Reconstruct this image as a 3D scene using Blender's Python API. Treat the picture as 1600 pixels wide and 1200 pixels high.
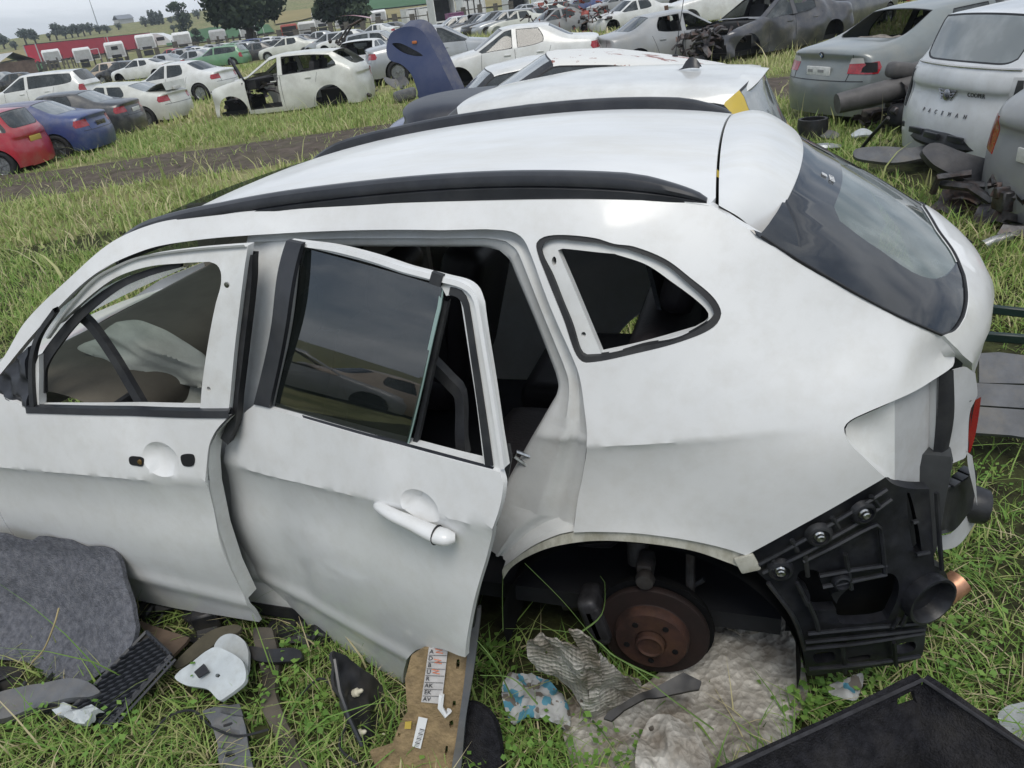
import bpy, bmesh, math, random
import numpy as np
from mathutils import Vector, Matrix
from mathutils.geometry import delaunay_2d_cdt
from mathutils.bvhtree import BVHTree
random.seed(7); rng = np.random.default_rng(7)
SC = bpy.context.scene; COL = SC.collection
for o in list(bpy.data.objects): bpy.data.objects.remove(o)
PI = math.pi; R = math.radians

# ---------------------------------------------------------------- camera
CAM = np.array([-.26, 2.34, 1.88]); YAW, PITCH, ROLL = np.radians([20.5, 27.2, -7.4]); FPX = 1168.0
def _axes():
    f = np.array([np.sin(YAW)*np.cos(PITCH), -np.cos(YAW)*np.cos(PITCH), -np.sin(PITCH)])
    r = np.cross(f, [0, 0, 1]); r /= np.linalg.norm(r); u = np.cross(r, f)
    c, s = np.cos(ROLL), np.sin(ROLL)
    return np.array([c*r+s*u, -s*r+c*u, f])
AX = _axes()
cd = bpy.data.cameras.new('camera'); cam = bpy.data.objects.new('camera', cd); COL.objects.link(cam)
cam.matrix_world = Matrix(((AX[0][0], AX[1][0], -AX[2][0], CAM[0]), (AX[0][1], AX[1][1], -AX[2][1], CAM[1]),
                           (AX[0][2], AX[1][2], -AX[2][2], CAM[2]), (0, 0, 0, 1)))
cd.sensor_width = 36; cd.lens = FPX/1600*36; cd.clip_start = .05; cd.clip_end = 5000
SC.camera = cam
cy = SC.cycles; cy.max_bounces = 6; cy.diffuse_bounces = 2; cy.glossy_bounces = 3; cy.transmission_bounces = 4; cy.transparent_max_bounces = 8; cy.caustics_reflective = False; cy.caustics_refractive = False

# ---------------------------------------------------------------- sky, sun, exposure
SUN_EL, SUN_AZ = 62, 110           # azimuth: degrees from +X towards +Y of where the sun stands
W = bpy.data.worlds.new('World'); SC.world = W; W.use_nodes = True
nt = W.node_tree; nt.nodes.clear()
def N(t, kind, **kw):
    n = t.nodes.new(kind)
    for k, v in kw.items():
        if hasattr(n, k): setattr(n, k, v)
    return n
out = N(nt, 'ShaderNodeOutputWorld'); bg = N(nt, 'ShaderNodeBackground'); bg.inputs[1].default_value = .125
sky = N(nt, 'ShaderNodeTexSky'); sky.sky_type = 'NISHITA'; sky.sun_disc = False
sky.sun_elevation = R(SUN_EL); sky.sun_rotation = R(90-SUN_AZ); sky.altitude = 1500; sky.air_density = 1.2; sky.dust_density = 2.0
tc = N(nt, 'ShaderNodeTexCoord'); mp = N(nt, 'ShaderNodeMapping'); mp.inputs['Scale'].default_value = (1.0, 1.5, 4.5)
mp.inputs['Rotation'].default_value = (.1, .05, .6)
ns = N(nt, 'ShaderNodeTexNoise'); ns.inputs['Scale'].default_value = 2.1; ns.inputs['Detail'].default_value = 7; ns.inputs['Roughness'].default_value = .55
ns.inputs['Distortion'].default_value = .35
rp = N(nt, 'ShaderNodeValToRGB'); rp.color_ramp.elements[0].position = .36; rp.color_ramp.elements[0].color = (2.8, 3.3, 4.1, 1)
rp.color_ramp.elements[1].position = .60; rp.color_ramp.elements[1].color = (7.0, 7.4, 7.9, 1)
mf = N(nt, 'ShaderNodeValToRGB'); mf.color_ramp.elements[0].position = .30; mf.color_ramp.elements[0].color = (.70, .70, .70, 1)
mf.color_ramp.elements[1].position = .6; mf.color_ramp.elements[1].color = (.95, .95, .95, 1)
mx = N(nt, 'ShaderNodeMix', data_type='RGBA')
L = nt.links.new
L(tc.outputs['Generated'], mp.inputs[0]); L(mp.outputs[0], ns.inputs[0]); L(ns.outputs[0], rp.inputs[0]); L(ns.outputs[0], mf.inputs[0])
L(mf.outputs[0], mx.inputs[0]); L(sky.outputs[0], mx.inputs[6]); L(rp.outputs[0], mx.inputs[7])
L(mx.outputs[2], bg.inputs[0]); L(bg.outputs[0], out.inputs[0])
sl = bpy.data.lights.new('sun', 'SUN'); sl.energy = 1.7; sl.angle = R(28); sl.color = (1, .95, .87)
so = bpy.data.objects.new('sun', sl); COL.objects.link(so)
sd = Vector((math.cos(R(SUN_EL))*math.cos(R(SUN_AZ)), math.cos(R(SUN_EL))*math.sin(R(SUN_AZ)), math.sin(R(SUN_EL))))
so.rotation_euler = sd.to_track_quat('Z', 'Y').to_euler()
vs = SC.view_settings; vs.view_transform = 'Standard'; vs.look = 'None'; vs.gamma = 1; vs.exposure = 0.09; vs.use_curve_mapping = False

# ---------------------------------------------------------------- pixel -> place
def ray(u, v): return np.array([(u-800)/FPX, (600-v)/FPX, 1.0]) @ AX
def at(u, v, X=None, Y=None, Z=None, D=None):
    d = ray(u, v)
    k = (X-CAM[0])/d[0] if X is not None else (Y-CAM[1])/d[1] if Y is not None else (Z-CAM[2])/d[2] if Z is not None else D
    return CAM+k*d
def plane_at(u, v, p0, n):
    d = ray(u, v); p0 = np.array(p0, float); n = np.array(n, float)
    return CAM+d*(np.dot(p0-CAM, n)/np.dot(d, n))

# ---------------------------------------------------------------- materials
MATS = {}
def pm(name, col, rough=.5, metal=0., var=.0, scale=6., bump=0., bscale=60., col2=None, coat=0., spec=.5, dirt=None, dscale=3., damt=.5, stretch=None, alpha=1., trans=0., sheen=0., emit=None):
    if name in MATS: return MATS[name]
    m = bpy.data.materials.new(name); m.use_nodes = True; t = m.node_tree; b = t.nodes['Principled BSDF']
    b.inputs['Roughness'].default_value = rough; b.inputs['Metallic'].default_value = metal
    b.inputs['Specular IOR Level'].default_value = spec; b.inputs['Coat Weight'].default_value = coat; b.inputs['Coat Roughness'].default_value = .08
    b.inputs['Transmission Weight'].default_value = trans; b.inputs['Alpha'].default_value = alpha; b.inputs['Sheen Weight'].default_value = sheen
    c = (*col, 1); b.inputs['Base Color'].default_value = c
    tcn = N(t, 'ShaderNodeTexCoord'); src = tcn.outputs['Object']
    if stretch:
        mpn = N(t, 'ShaderNodeMapping'); mpn.inputs['Scale'].default_value = stretch; t.links.new(src, mpn.inputs[0]); src = mpn.outputs[0]
    last = None
    if var > 0 or col2:
        n1 = N(t, 'ShaderNodeTexNoise'); n1.inputs['Scale'].default_value = scale; n1.inputs['Detail'].default_value = 6; n1.inputs['Roughness'].default_value = .62
        t.links.new(src, n1.inputs[0]); r1 = N(t, 'ShaderNodeValToRGB')
        a = col2 if col2 else tuple(max(0, x*(1-var)) for x in col); z = col if col2 else tuple(min(1, x*(1+var*.6)) for x in col)
        r1.color_ramp.elements[0].position = .36; r1.color_ramp.elements[0].color = (*a, 1); r1.color_ramp.elements[1].position = .64; r1.color_ramp.elements[1].color = (*z, 1)
        t.links.new(n1.outputs[0], r1.inputs[0]); last = r1.outputs[0]
    if dirt:
        n2 = N(t, 'ShaderNodeTexNoise'); n2.inputs['Scale'].default_value = dscale; n2.inputs['Detail'].default_value = 9; n2.inputs['Roughness'].default_value = .7
        t.links.new(src, n2.inputs[0]); r2 = N(t, 'ShaderNodeValToRGB'); r2.color_ramp.elements[0].position = .45; r2.color_ramp.elements[0].color = (0, 0, 0, 1)
        r2.color_ramp.elements[1].position = .75; r2.color_ramp.elements[1].color = (damt, damt, damt, 1); t.links.new(n2.outputs[0], r2.inputs[0])
        mxn = N(t, 'ShaderNodeMix', data_type='RGBA'); t.links.new(r2.outputs[0], mxn.inputs[0]); mxn.inputs[6].default_value = c; mxn.inputs[7].default_value = (*dirt, 1)
        if last: t.links.new(last, mxn.inputs[6])
        last = mxn.outputs[2]
    if last: t.links.new(last, b.inputs['Base Color'])
    if bump > 0:
        n3 = N(t, 'ShaderNodeTexNoise'); n3.inputs['Scale'].default_value = bscale; n3.inputs['Detail'].default_value = 5; t.links.new(src, n3.inputs[0])
        bn = N(t, 'ShaderNodeBump'); bn.inputs['Strength'].default_value = bump; bn.inputs['Distance'].default_value = .01; t.links.new(n3.outputs[0], bn.inputs['Height'])
        t.links.new(bn.outputs[0], b.inputs['Normal'])
    if emit: b.inputs['Emission Color'].default_value = (*emit[:3], 1); b.inputs['Emission Strength'].default_value = emit[3]
    MATS[name] = m; return m
def glass(name, tint, see=.35, rough=.03, dust=(.55, .57, .58), damt=.1, dscale=8., ior=1.55):
    """car glass: tinted sheet you partly see through, with a mirror coat and a film of dust"""
    if name in MATS: return MATS[name]
    m = bpy.data.materials.new(name); m.use_nodes = True; t = m.node_tree; b = t.nodes['Principled BSDF']
    b.inputs['Base Color'].default_value = (*tint, 1); b.inputs['Roughness'].default_value = rough; b.inputs['Specular IOR Level'].default_value = .6
    tr = N(t, 'ShaderNodeBsdfTransparent'); tr.inputs[0].default_value = (*[min(1, .25+2.2*c) for c in tint], 1)
    ms = N(t, 'ShaderNodeMixShader'); n = N(t, 'ShaderNodeTexNoise'); n.inputs['Scale'].default_value = dscale; n.inputs['Detail'].default_value = 8
    tcn = N(t, 'ShaderNodeTexCoord'); t.links.new(tcn.outputs['Object'], n.inputs[0])
    r1 = N(t, 'ShaderNodeValToRGB'); r1.color_ramp.elements[0].position = .4; r1.color_ramp.elements[0].color = (see, see, see, 1)
    r1.color_ramp.elements[1].position = .8; s2 = see*(1-damt*2.5); r1.color_ramp.elements[1].color = (s2, s2, s2, 1); t.links.new(n.outputs[0], r1.inputs[0])
    r2 = N(t, 'ShaderNodeValToRGB'); r2.color_ramp.elements[0].position = .45; r2.color_ramp.elements[0].color = (*tint, 1); r2.color_ramp.elements[1].position = .95
    r2.color_ramp.elements[1].color = (*[a*(1-damt*2)+d*damt*2 for a, d in zip(tint, dust)], 1); t.links.new(n.outputs[0], r2.inputs[0]); t.links.new(r2.outputs[0], b.inputs['Base Color'])
    b.inputs['Specular IOR Level'].default_value = .2
    t.links.new(r1.outputs[0], ms.inputs[0]); t.links.new(b.outputs[0], ms.inputs[1]); t.links.new(tr.outputs[0], ms.inputs[2])
    gl_ = N(t, 'ShaderNodeBsdfGlossy'); gl_.inputs['Roughness'].default_value = rough; fr = N(t, 'ShaderNodeFresnel'); gq = N(t, 'ShaderNodeNewGeometry'); mi = N(t, 'ShaderNodeMix'); mi.inputs[2].default_value = ior; mi.inputs[3].default_value = 1/ior; t.links.new(gq.outputs['Backfacing'], mi.inputs[0]); t.links.new(mi.outputs[0], fr.inputs[0]); m2 = N(t, 'ShaderNodeMixShader')
    t.links.new(fr.outputs[0], m2.inputs[0]); t.links.new(ms.outputs[0], m2.inputs[1]); t.links.new(gl_.outputs[0], m2.inputs[2]); t.links.new(m2.outputs[0], t.nodes['Material Output'].inputs[0]); MATS[name] = m; return m

# ---------------------------------------------------------------- mesh helpers
def mk(name, verts, faces, mat, parent=None, smooth=True, sharp=38, loc=None):
    me = bpy.data.meshes.new(name); me.from_pydata([tuple(map(float, v)) for v in verts], [], [tuple(int(i) for i in f) for f in faces]); me.update()
    if smooth:
        me.polygons.foreach_set('use_smooth', [True]*len(me.polygons)); me.set_sharp_from_angle(angle=R(sharp))
    if isinstance(mat, (list, tuple)):
        for m in mat: me.materials.append(m)
    else: me.materials.append(mat)
    o = bpy.data.objects.new(name, me); COL.objects.link(o)
    if parent: o.parent = parent
    if loc is not None: o.location = loc
    return o
def empty(name, loc=(0, 0, 0), rz=0.):
    o = bpy.data.objects.new(name, None); COL.objects.link(o); o.location = loc; o.rotation_euler = (0, 0, rz); o.empty_display_size = .1; return o
def tag(o, label=None, cat=None, group=None, kind=None):
    if label: o['label'] = label
    if cat: o['category'] = cat
    if group: o['group'] = group
    if kind: o['kind'] = kind
    return o
def copy_tree(o, parent=None):
    c = o.copy(); COL.objects.link(c); c.parent = parent
    for ch in list(o.children): copy_tree(ch, c)
    return c
class MB:
    """collects shapes into one mesh"""
    def __init__(s): s.v = []; s.f = []
    def add(s, v, f):
        n = len(s.v); s.v += [tuple(map(float, p)) for p in v]; s.f += [tuple(int(i)+n for i in q) for q in f]; return s
    def box(s, c, d, rz=0., rx=0., ry=0., M=None):
        x, y, z = d[0]/2, d[1]/2, d[2]/2
        m = M if M is not None else (Matrix.Rotation(rz, 3, 'Z') @ Matrix.Rotation(ry, 3, 'Y') @ Matrix.Rotation(rx, 3, 'X'))
        v = [Vector(c)+m @ Vector((a, b, e)) for a in (-x, x) for b in (-y, y) for e in (-z, z)]
        return s.add(v, [(0, 1, 3, 2), (4, 6, 7, 5), (0, 4, 5, 1), (2, 3, 7, 6), (0, 2, 6, 4), (1, 5, 7, 3)])
    def rbox(s, c, d, r=.02, n=3, M=None):
        """box with rounded edges"""
        bm = bmesh.new(); bmesh.ops.create_cube(bm, size=1)
        for v in bm.verts: v.co = Vector((v.co.x*d[0], v.co.y*d[1], v.co.z*d[2]))
        bmesh.ops.bevel(bm, geom=bm.edges[:], offset=min(r, min(d)*.49), segments=n, affect='EDGES', profile=.6)
        m = M if M is not None else Matrix.Identity(3)
        bm.verts.index_update(); v = [Vector(c)+m @ q.co for q in bm.verts]; f = [[q.index for q in p.verts] for p in bm.faces]; bm.free(); return s.add(v, f)
    def tube(s, pts, rad, n=8, cap=True, flat=1.):
        pts = [Vector(p) for p in pts]; k = len(pts); rs = rad if isinstance(rad, (list, tuple)) else [rad]*k; base = len(s.v)
        up = Vector((0, 0, 1)); prev = None
        for i, p in enumerate(pts):
            t = (pts[min(i+1, k-1)]-pts[max(i-1, 0)]).normalized()
            a = prev if prev is not None else (up.cross(t) if abs(t.z) < .95 else Vector((1, 0, 0)).cross(t))
            a = (a-t*a.dot(t)); a = a.normalized() if a.length > 1e-6 else t.orthogonal().normalized(); b = t.cross(a); prev = a
            for j in range(n):
                w = 2*PI*j/n; s.v.append(tuple(p+a*math.cos(w)*rs[i]+b*math.sin(w)*rs[i]*flat))
        for i in range(k-1):
            for j in range(n): s.f.append((base+i*n+j, base+i*n+(j+1) % n, base+(i+1)*n+(j+1) % n, base+(i+1)*n+j))
        if cap: s.f.append(tuple(base+j for j in range(n))[::-1]); s.f.append(tuple(base+(k-1)*n+j for j in range(n)))
        return s
    def lathe(s, prof, n=24, M=None, c=(0, 0, 0)):
        """prof: (radius, height) along local z"""
        base = len(s.v); m = M if M is not None else Matrix.Identity(3)
        for r_, h in prof:
            for j in range(n): s.v.append(tuple(Vector(c)+m @ Vector((r_*math.cos(2*PI*j/n), r_*math.sin(2*PI*j/n), h))))
        for i in range(len(prof)-1):
            for j in range(n): s.f.append((base+i*n+j, base+i*n+(j+1) % n, base+(i+1)*n+(j+1) % n, base+(i+1)*n+j))
        if prof[-1][0] > 1e-4: s.f.append(tuple(base+(len(prof)-1)*n+j for j in range(n)))
        if prof[0][0] > 1e-4: s.f.append(tuple(base+j for j in range(n))[::-1])
        return s
    def strip(s, rows):
        """quads between equally long point rows"""
        base = len(s.v); n = len(rows[0])
        for r_ in rows: s.v += [tuple(map(float, p)) for p in r_]
        for i in range(len(rows)-1):
            for j in range(n-1): s.f.append((base+i*n+j, base+i*n+j+1, base+(i+1)*n+j+1, base+(i+1)*n+j))
        return s
    def build(s, name, mat, parent=None, smooth=True, sharp=38): return mk(name, s.v, s.f, mat, parent, smooth, sharp)

def catmull(P, step, closed=False):
    P = np.asarray(P, float)
    if len(P) == 2 and not closed:
        n = max(1, int(np.ceil(np.linalg.norm(P[1]-P[0])/step))); return P[0]+(P[1]-P[0])*np.linspace(0, 1, n+1)[:, None]
    Q = np.vstack([P[-1], P, P[0], P[1]]) if closed else np.vstack([2*P[0]-P[1], P, 2*P[-1]-P[-2]])
    outp = []; k = len(P) if closed else len(P)-1
    for i in range(k):
        a, b, c, d = Q[i:i+4]; n = max(1, int(np.ceil(np.linalg.norm(c-b)/step)))
        # centripetal-ish tangents: clamp
        t = np.linspace(0, 1, n, endpoint=False)[:, None]; lb = np.linalg.norm(c-b)+1e-9
        m1 = (c-a)*lb/(np.linalg.norm(c-b)+np.linalg.norm(b-a)+1e-9); m2 = (d-b)*lb/(np.linalg.norm(d-c)+np.linalg.norm(c-b)+1e-9)
        outp.append((2*t**3-3*t**2+1)*b+(t**3-2*t**2+t)*m1+(-2*t**3+3*t**2)*c+(t**3-t**2)*m2)
    if not closed: outp.append(P[-1][None])
    return np.vstack(outp)
def segs(S, step):
    """closed outline from segments that each run smoothly and meet in corners"""
    res = []
    for k, sg in enumerate(S):
        nx = S[(k+1) % len(S)][0]; sg = list(sg)
        if np.linalg.norm(np.array(sg[-1])-np.array(nx)) > 1e-9: sg = sg+[nx] if len(sg) == 1 else sg
        q = catmull(sg, step)
        if np.linalg.norm(q[-1]-np.array(nx)) < 1e-9: q = q[:-1]
        res.append(q)
    # straight joins between segments that do not share a point are closed by the polygon itself
    return np.vstack(res)
def inside(pts, poly):
    x, y = pts[:, 0], pts[:, 1]; r_ = np.zeros(len(pts), bool); j = len(poly)-1
    for i in range(len(poly)):
        xi, yi = poly[i]; xj, yj = poly[j]
        if yi != yj: r_ ^= ((yi > y) != (yj > y)) & (x < (xj-xi)*(y-yi)/(yj-yi)+xi)
        j = i
    return r_
def dens(poly, h):
    o_ = []
    for i in range(len(poly)):
        a, b = poly[i], poly[(i+1) % len(poly)]; n = max(1, int(np.ceil(np.linalg.norm(b-a)/h)))
        o_.append(a+(b-a)*(np.arange(n)/n)[:, None])
    return np.vstack(o_)
def segdist(P, poly):
    d = np.full(len(P), 1e9)
    for i in range(len(poly)):
        a, b = poly[i], poly[(i+1) % len(poly)]; ab = b-a; t = np.clip(((P-a)@ab)/max(1e-12, ab@ab), 0, 1); d = np.minimum(d, np.linalg.norm(P-(a+t[:, None]*ab), axis=1))
    return d
def tri2d(outer, holes=(), h=.03, lines=()):
    """triangulated region: (points, triangles, boundary edges)"""
    outer = dens(np.asarray(outer, float), h); holes = [dens(np.asarray(q, float), h) for q in holes]
    lo, hi = outer.min(0), outer.max(0)
    gx, gy = np.meshgrid(np.arange(lo[0]+h/2, hi[0], h), np.arange(lo[1]+h/2, hi[1], h*.866)); gx[1::2] += h/2
    G = np.stack([gx.ravel(), gy.ravel()], 1); k = inside(G, outer) & (segdist(G, outer) > h*.45)
    for q in holes: k &= ~inside(G, q) & (segdist(G, q) > h*.45)
    G = G[k]; V = []; Ed = []
    for q in [outer]+holes:
        n = len(V); V += list(q); Ed += [(n+i, n+(i+1) % len(q)) for i in range(len(q))]
    for ln in lines:
        ln = np.asarray(ln, float); n = len(V); V += list(ln); Ed += [(n+i, n+i+1) for i in range(len(ln)-1)]
        if len(G):
            d = np.min(np.linalg.norm(G[:, None]-ln[None], axis=2), axis=1); G = G[d > h*.4]
    V += list(G)
    r_ = delaunay_2d_cdt([Vector(p) for p in V], Ed, [], 0, 1e-7, False)
    P = np.array([tuple(v) for v in r_[0]]); T = np.array([f for f in r_[2] if len(f) == 3])
    C = P[T].mean(1); k = inside(C, outer)
    for q in holes: k &= ~inside(C, q)
    T = T[k]; a = P[T[:, 1]]-P[T[:, 0]]; b = P[T[:, 2]]-P[T[:, 0]]; ar = a[:, 0]*b[:, 1]-a[:, 1]*b[:, 0]
    T = T[np.abs(ar) > 1e-10]; ar = ar[np.abs(ar) > 1e-10]; T[ar < 0] = T[ar < 0][:, ::-1]
    used = np.unique(T); mp_ = -np.ones(len(P), int); mp_[used] = np.arange(len(used)); P = P[used]; T = mp_[T]
    es = {}
    for t in T:
        for i in range(3):
            e = (t[i], t[(i+1) % 3]); kx = (min(e), max(e)); es[kx] = None if kx in es else e
    return P, T, [e for e in es.values() if e]
def sheet(name, fn, outer, mat, parent=None, holes=(), h=.03, lines=(), rim=.012, rimdir=None, flip=False, back=False, sharp=38):
    """a sheet cut to an outline in surface coordinates; fn maps (n,2) to (n,3); rim turns its edge inwards"""
    P, T, B = tri2d(outer, holes, h, lines); V = fn(P); F = [tuple(t) for t in (T[:, ::-1] if flip else T)]
    V = list(map(tuple, V)); n = len(V)
    if rim:
        if rimdir is None:
            tri = np.array(V)[np.array(F)]; nr = np.cross(tri[:, 1]-tri[:, 0], tri[:, 2]-tri[:, 0]); rd = nr.mean(0); rd = -rd/np.linalg.norm(rd)
        else: rd = np.array(rimdir, float)
        if back:
            V += [tuple(np.array(v)+rd*rim) for v in V]; F += [tuple(i+n for i in t[::-1]) for t in F]
            for a, b in B: F.append((a, b, b+n, a+n) if flip else (b, a, a+n, b+n))
        else:
            mp_ = {}
            for a, b in B:
                for i in (a, b):
                    if i not in mp_: mp_[i] = len(V); V.append(tuple(np.array(V[i])+rd*rim))
                F.append((a, b, mp_[b], mp_[a]) if flip else (b, a, mp_[a], mp_[b]))
    return mk(name, V, F, mat, parent, True, sharp)
class TPS:
    def __init__(s, pts, val, lam=1e-4):
        s.p = np.asarray(pts, float); n = len(s.p); A = s.k(s.p); A += np.eye(n)*lam; Q = np.hstack([np.ones((n, 1)), s.p])
        M = np.zeros((n+3, n+3)); M[:n, :n] = A; M[:n, n:] = Q; M[n:, :n] = Q.T; s.w = np.linalg.solve(M, np.concatenate([val, np.zeros(3)]))
    def k(s, q):
        d2 = ((q[:, None]-s.p[None])**2).sum(2); return np.where(d2 > 0, d2*np.log(np.maximum(d2, 1e-20)), 0)
    def __call__(s, q):
        q = np.atleast_2d(np.asarray(q, float)); return s.k(q)@s.w[:len(s.p)]+s.w[len(s.p)]+q@s.w[len(s.p)+1:]
def text_mesh(body, size, extrude=.001):
    """outlines of letters as vertices and faces in the xy plane, centred"""
    cu = bpy.data.curves.new('t', 'FONT'); cu.body = body; cu.size = size; cu.extrude = extrude; cu.align_x = 'CENTER'; cu.align_y = 'CENTER'; cu.resolution_u = 2
    ob = bpy.data.objects.new('t', cu); COL.objects.link(ob); dg = bpy.context.evaluated_depsgraph_get(); me = bpy.data.meshes.new_from_object(ob.evaluated_get(dg))
    v = [tuple(q.co) for q in me.vertices]; f = [tuple(p.vertices) for p in me.polygons]; bpy.data.objects.remove(ob); bpy.data.curves.remove(cu); bpy.data.meshes.remove(me)
    return v, f
# ================================================================ the stripped white SUV in front
WHITE = pm('white_paint', (.75, .755, .75), .34, var=.06, scale=2.2, coat=.5, dirt=(.56, .54, .49), dscale=16., damt=.34, bump=.012, bscale=7)
WINNER = pm('white_inner_paint', (.70, .71, .70), .38, var=.10, scale=4, dirt=(.45, .42, .36), dscale=9, damt=.45)
BLACKP = pm('black_plastic', (.012, .013, .017), .42, var=.5, scale=20, bump=.05, bscale=160, dirt=(.09, .09, .085), dscale=6, damt=.35)
SATIN = pm('satin_black_trim', (.022, .024, .030), .36, var=.3, scale=8, dirt=(.12, .12, .12), dscale=5, damt=.25)
RUBBER = pm('black_rubber', (.014, .015, .018), .62, var=.3, scale=14, dirt=(.07, .07, .065), dscale=10, damt=.5)
DARKIN = pm('dark_cabin_trim', (.014, .015, .019), .75, var=.3, scale=10)
LEATHER = pm('dark_seat_leather', (.022, .019, .022), .55, var=.3, scale=8, bump=.12, bscale=90)
BEIGE = pm('beige_dashboard', (.135, .122, .098), .75, var=.15, scale=5, bump=.1, bscale=120)
BOLT = pm('zinc_bolt', (.55, .55, .54), .3, 1., var=.3, scale=80)

_xz = [(.40, -.77), (.6, -.81), (.8, -.838), (.95, -.848), (1.05, -.842), (1.10, -.822), (1.14, -.785), (1.25, -.625), (1.35, -.455), (1.41, -.345), (1.47, -.24)]   # rear face: z, x on the centre line
_xz = np.array(_xz)
def tail_x(y, z): return np.interp(z, _xz[:, 0], _xz[:, 1])+.42*y*y+.25*np.abs(y)**5
def on_tail(P, off=0.): P = np.atleast_2d(P); return np.stack([tail_x(P[:, 0], P[:, 1])-off, P[:, 0], P[:, 1]], 1)
def solve_tail(px):
    px = np.atleast_2d(np.asarray(px, float)); D = np.array([ray(u, v) for u, v in px]); o_ = []
    ks = np.linspace(1.2, 3.6, 500)
    for d in D:
        Q = CAM+ks[:, None]*d; g = Q[:, 0]-tail_x(Q[:, 1], Q[:, 2]); i = np.where(g[:-1]*g[1:] <= 0)[0]
        k = ks[np.argmin(np.abs(g))] if len(i) == 0 else ks[i[0]]+(ks[1]-ks[0])*g[i[0]]/(g[i[0]]-g[i[0]+1]); q = CAM+k*d; o_.append((q[1], q[2]))
    return np.array(o_)

# body side: half width y over (x, z)
_c = [  # x, z, y
 (3.3,.3,.70),(3.3,.6,.70),(3.2,.9,.62),(2.8,.15,.80),(2.8,.5,.84),(2.8,.75,.83),(2.8,.95,.74),
 (2.3,.12,.79),(2.3,.35,.835),(2.3,.6,.845),(2.3,.8,.815),(2.3,.95,.765),(2.0,.12,.79),(2.0,.35,.835),(2.0,.6,.845),(2.0,.88,.79),(2.0,1.15,.68),
 (1.76,1.25,.672),(1.76,1.32,.64),(1.5,.12,.79),(1.5,.35,.84),(1.5,.6,.85),(1.5,.75,.84),(1.5,.9,.795),(1.5,1.15,.725),(1.5,1.345,.66),(1.5,1.40,.62),
 (1.,.12,.79),(1.,.35,.84),(1.,.65,.852),(1.,.85,.83),(1.,.94,.80),(1.,1.2,.73),(1.,1.375,.665),(1.,1.44,.61),
 (.5,.12,.79),(.5,.35,.84),(.5,.7,.856),(.5,.9,.83),(.5,1.0,.795),(.5,1.2,.735),(.5,1.38,.665),(.5,1.45,.61),
 (.15,.15,.79),(.15,.35,.84),(.1,.7,.862),(.1,.92,.835),(.1,1.03,.80),(.1,1.2,.74),(.1,1.37,.665),(.1,1.45,.605),
 (-.15,.3,.83),(-.15,.7,.856),(-.15,.95,.835),(-.15,1.1,.775),(-.15,1.25,.70),(-.15,1.40,.61),(-.25,1.43,.56),
 (-.4,.2,.81),(-.4,.45,.835),(-.4,.7,.835),(-.4,.95,.815),(-.4,1.1,.735),(-.4,1.25,.635),(-.4,1.36,.55),
 (-.55,.2,.79),(-.55,.5,.80),(-.55,.75,.775),(-.55,.95,.765),(-.55,1.05,.72),(-.55,1.15,.64),(-.55,1.25,.545),
 (-.70,.2,.735),(-.70,.5,.725),(-.70,.75,.66),(-.70,.95,.65),(-.70,1.05,.61),(-.70,1.14,.47),(-.78,.3,.655),(-.78,.5,.64),(-.78,.95,.5)]
_pl = solve_tail([(1212, 385), (1240, 402), (1300, 437), (1360, 471), (1420, 501), (1468, 523), (1482, 539), (1493, 554)])
_c = [q for q in _c if not (q[0] < -.2 and q[1] > 1.12)]+[(tail_x(y, z), z, y) for y, z in _pl]
_c = np.array(_c); _side = TPS(_c[:, :2], _c[:, 2], 2e-4)
_cx = [-.8, -.47, -.15, .15, .6, 1.3, 1.63, 2.2, 3.3]; _cz = [1.0, .985, .925, .895, .83, .735, .71, .66, .62]
_cr = np.poly1d(np.polyfit(_cx, _cz, 4))
def crease_z(x): return _cr(x)
def crease_lines(x0, x1): return [np.array([(x, _cr(x)+d) for x in np.linspace(x0, x1, max(2, int(abs(x1-x0)/.022)))]) for d in (.055, .028, .010, 0, -.010, -.026, -.05)]
def side_y(q):
    q = np.atleast_2d(q); x, z = q[:, 0], q[:, 1]; y = _side(q); t = z-crease_z(x); fade = np.clip((x+.40)/.35, 0, 1)*np.clip(1.25-.0*x, .8, 1)
    y = y+fade*np.where(t > 0, .014*np.exp(-t/.09), .014*np.exp(t/.03)-.010*np.exp(-((t+.12)/.09)**2)*(t < 0))
    t2 = z-.235; y = y+np.clip((x-.3)/.2, 0, 1)*.010*np.exp(-(t2/.035)**2)          # lower door swage
    rr = np.hypot(x, z-.22); y = y+.012*np.exp(-((rr-.40)/.05)**2)*(z > .2)                # flare round the wheel opening
    return y
def on_side(P, off=0.): P = np.atleast_2d(P); return np.stack([P[:, 0], side_y(P)+off, P[:, 1]], 1)
def solve_side(px, hinge=None, ang=0., off=0.):
    """pixels -> (x, z) on the body side (or on a door of it, swung open about a hinge)"""
    px = np.atleast_2d(np.asarray(px, float)); D = np.array([ray(u, v) for u, v in px]); O = np.repeat(CAM[None], len(D), 0)
    if hinge is not None:
        c, s = math.cos(-ang), math.sin(-ang); Rm = np.array([[c, -s, 0], [s, c, 0], [0, 0, 1]]); h = np.array([*hinge, 0.])
        O = (O-h)@Rm.T+h; D = D@Rm.T
    k0 = (.8-O[:, 1])/D[:, 1]; k = k0.copy()
    for it in range(60):
        Q = O+D*k[:, None]; Q[:, 0] = np.clip(Q[:, 0], -1., 3.6); Q[:, 2] = np.clip(Q[:, 2], -.3, 1.6)
        y = side_y(Q[:, [0, 2]])+off; kn = (y-O[:, 1])/D[:, 1]; k = k+.6*(kn-k)
    Q = O+D*k[:, None]; return Q[:, [0, 2]]
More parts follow.
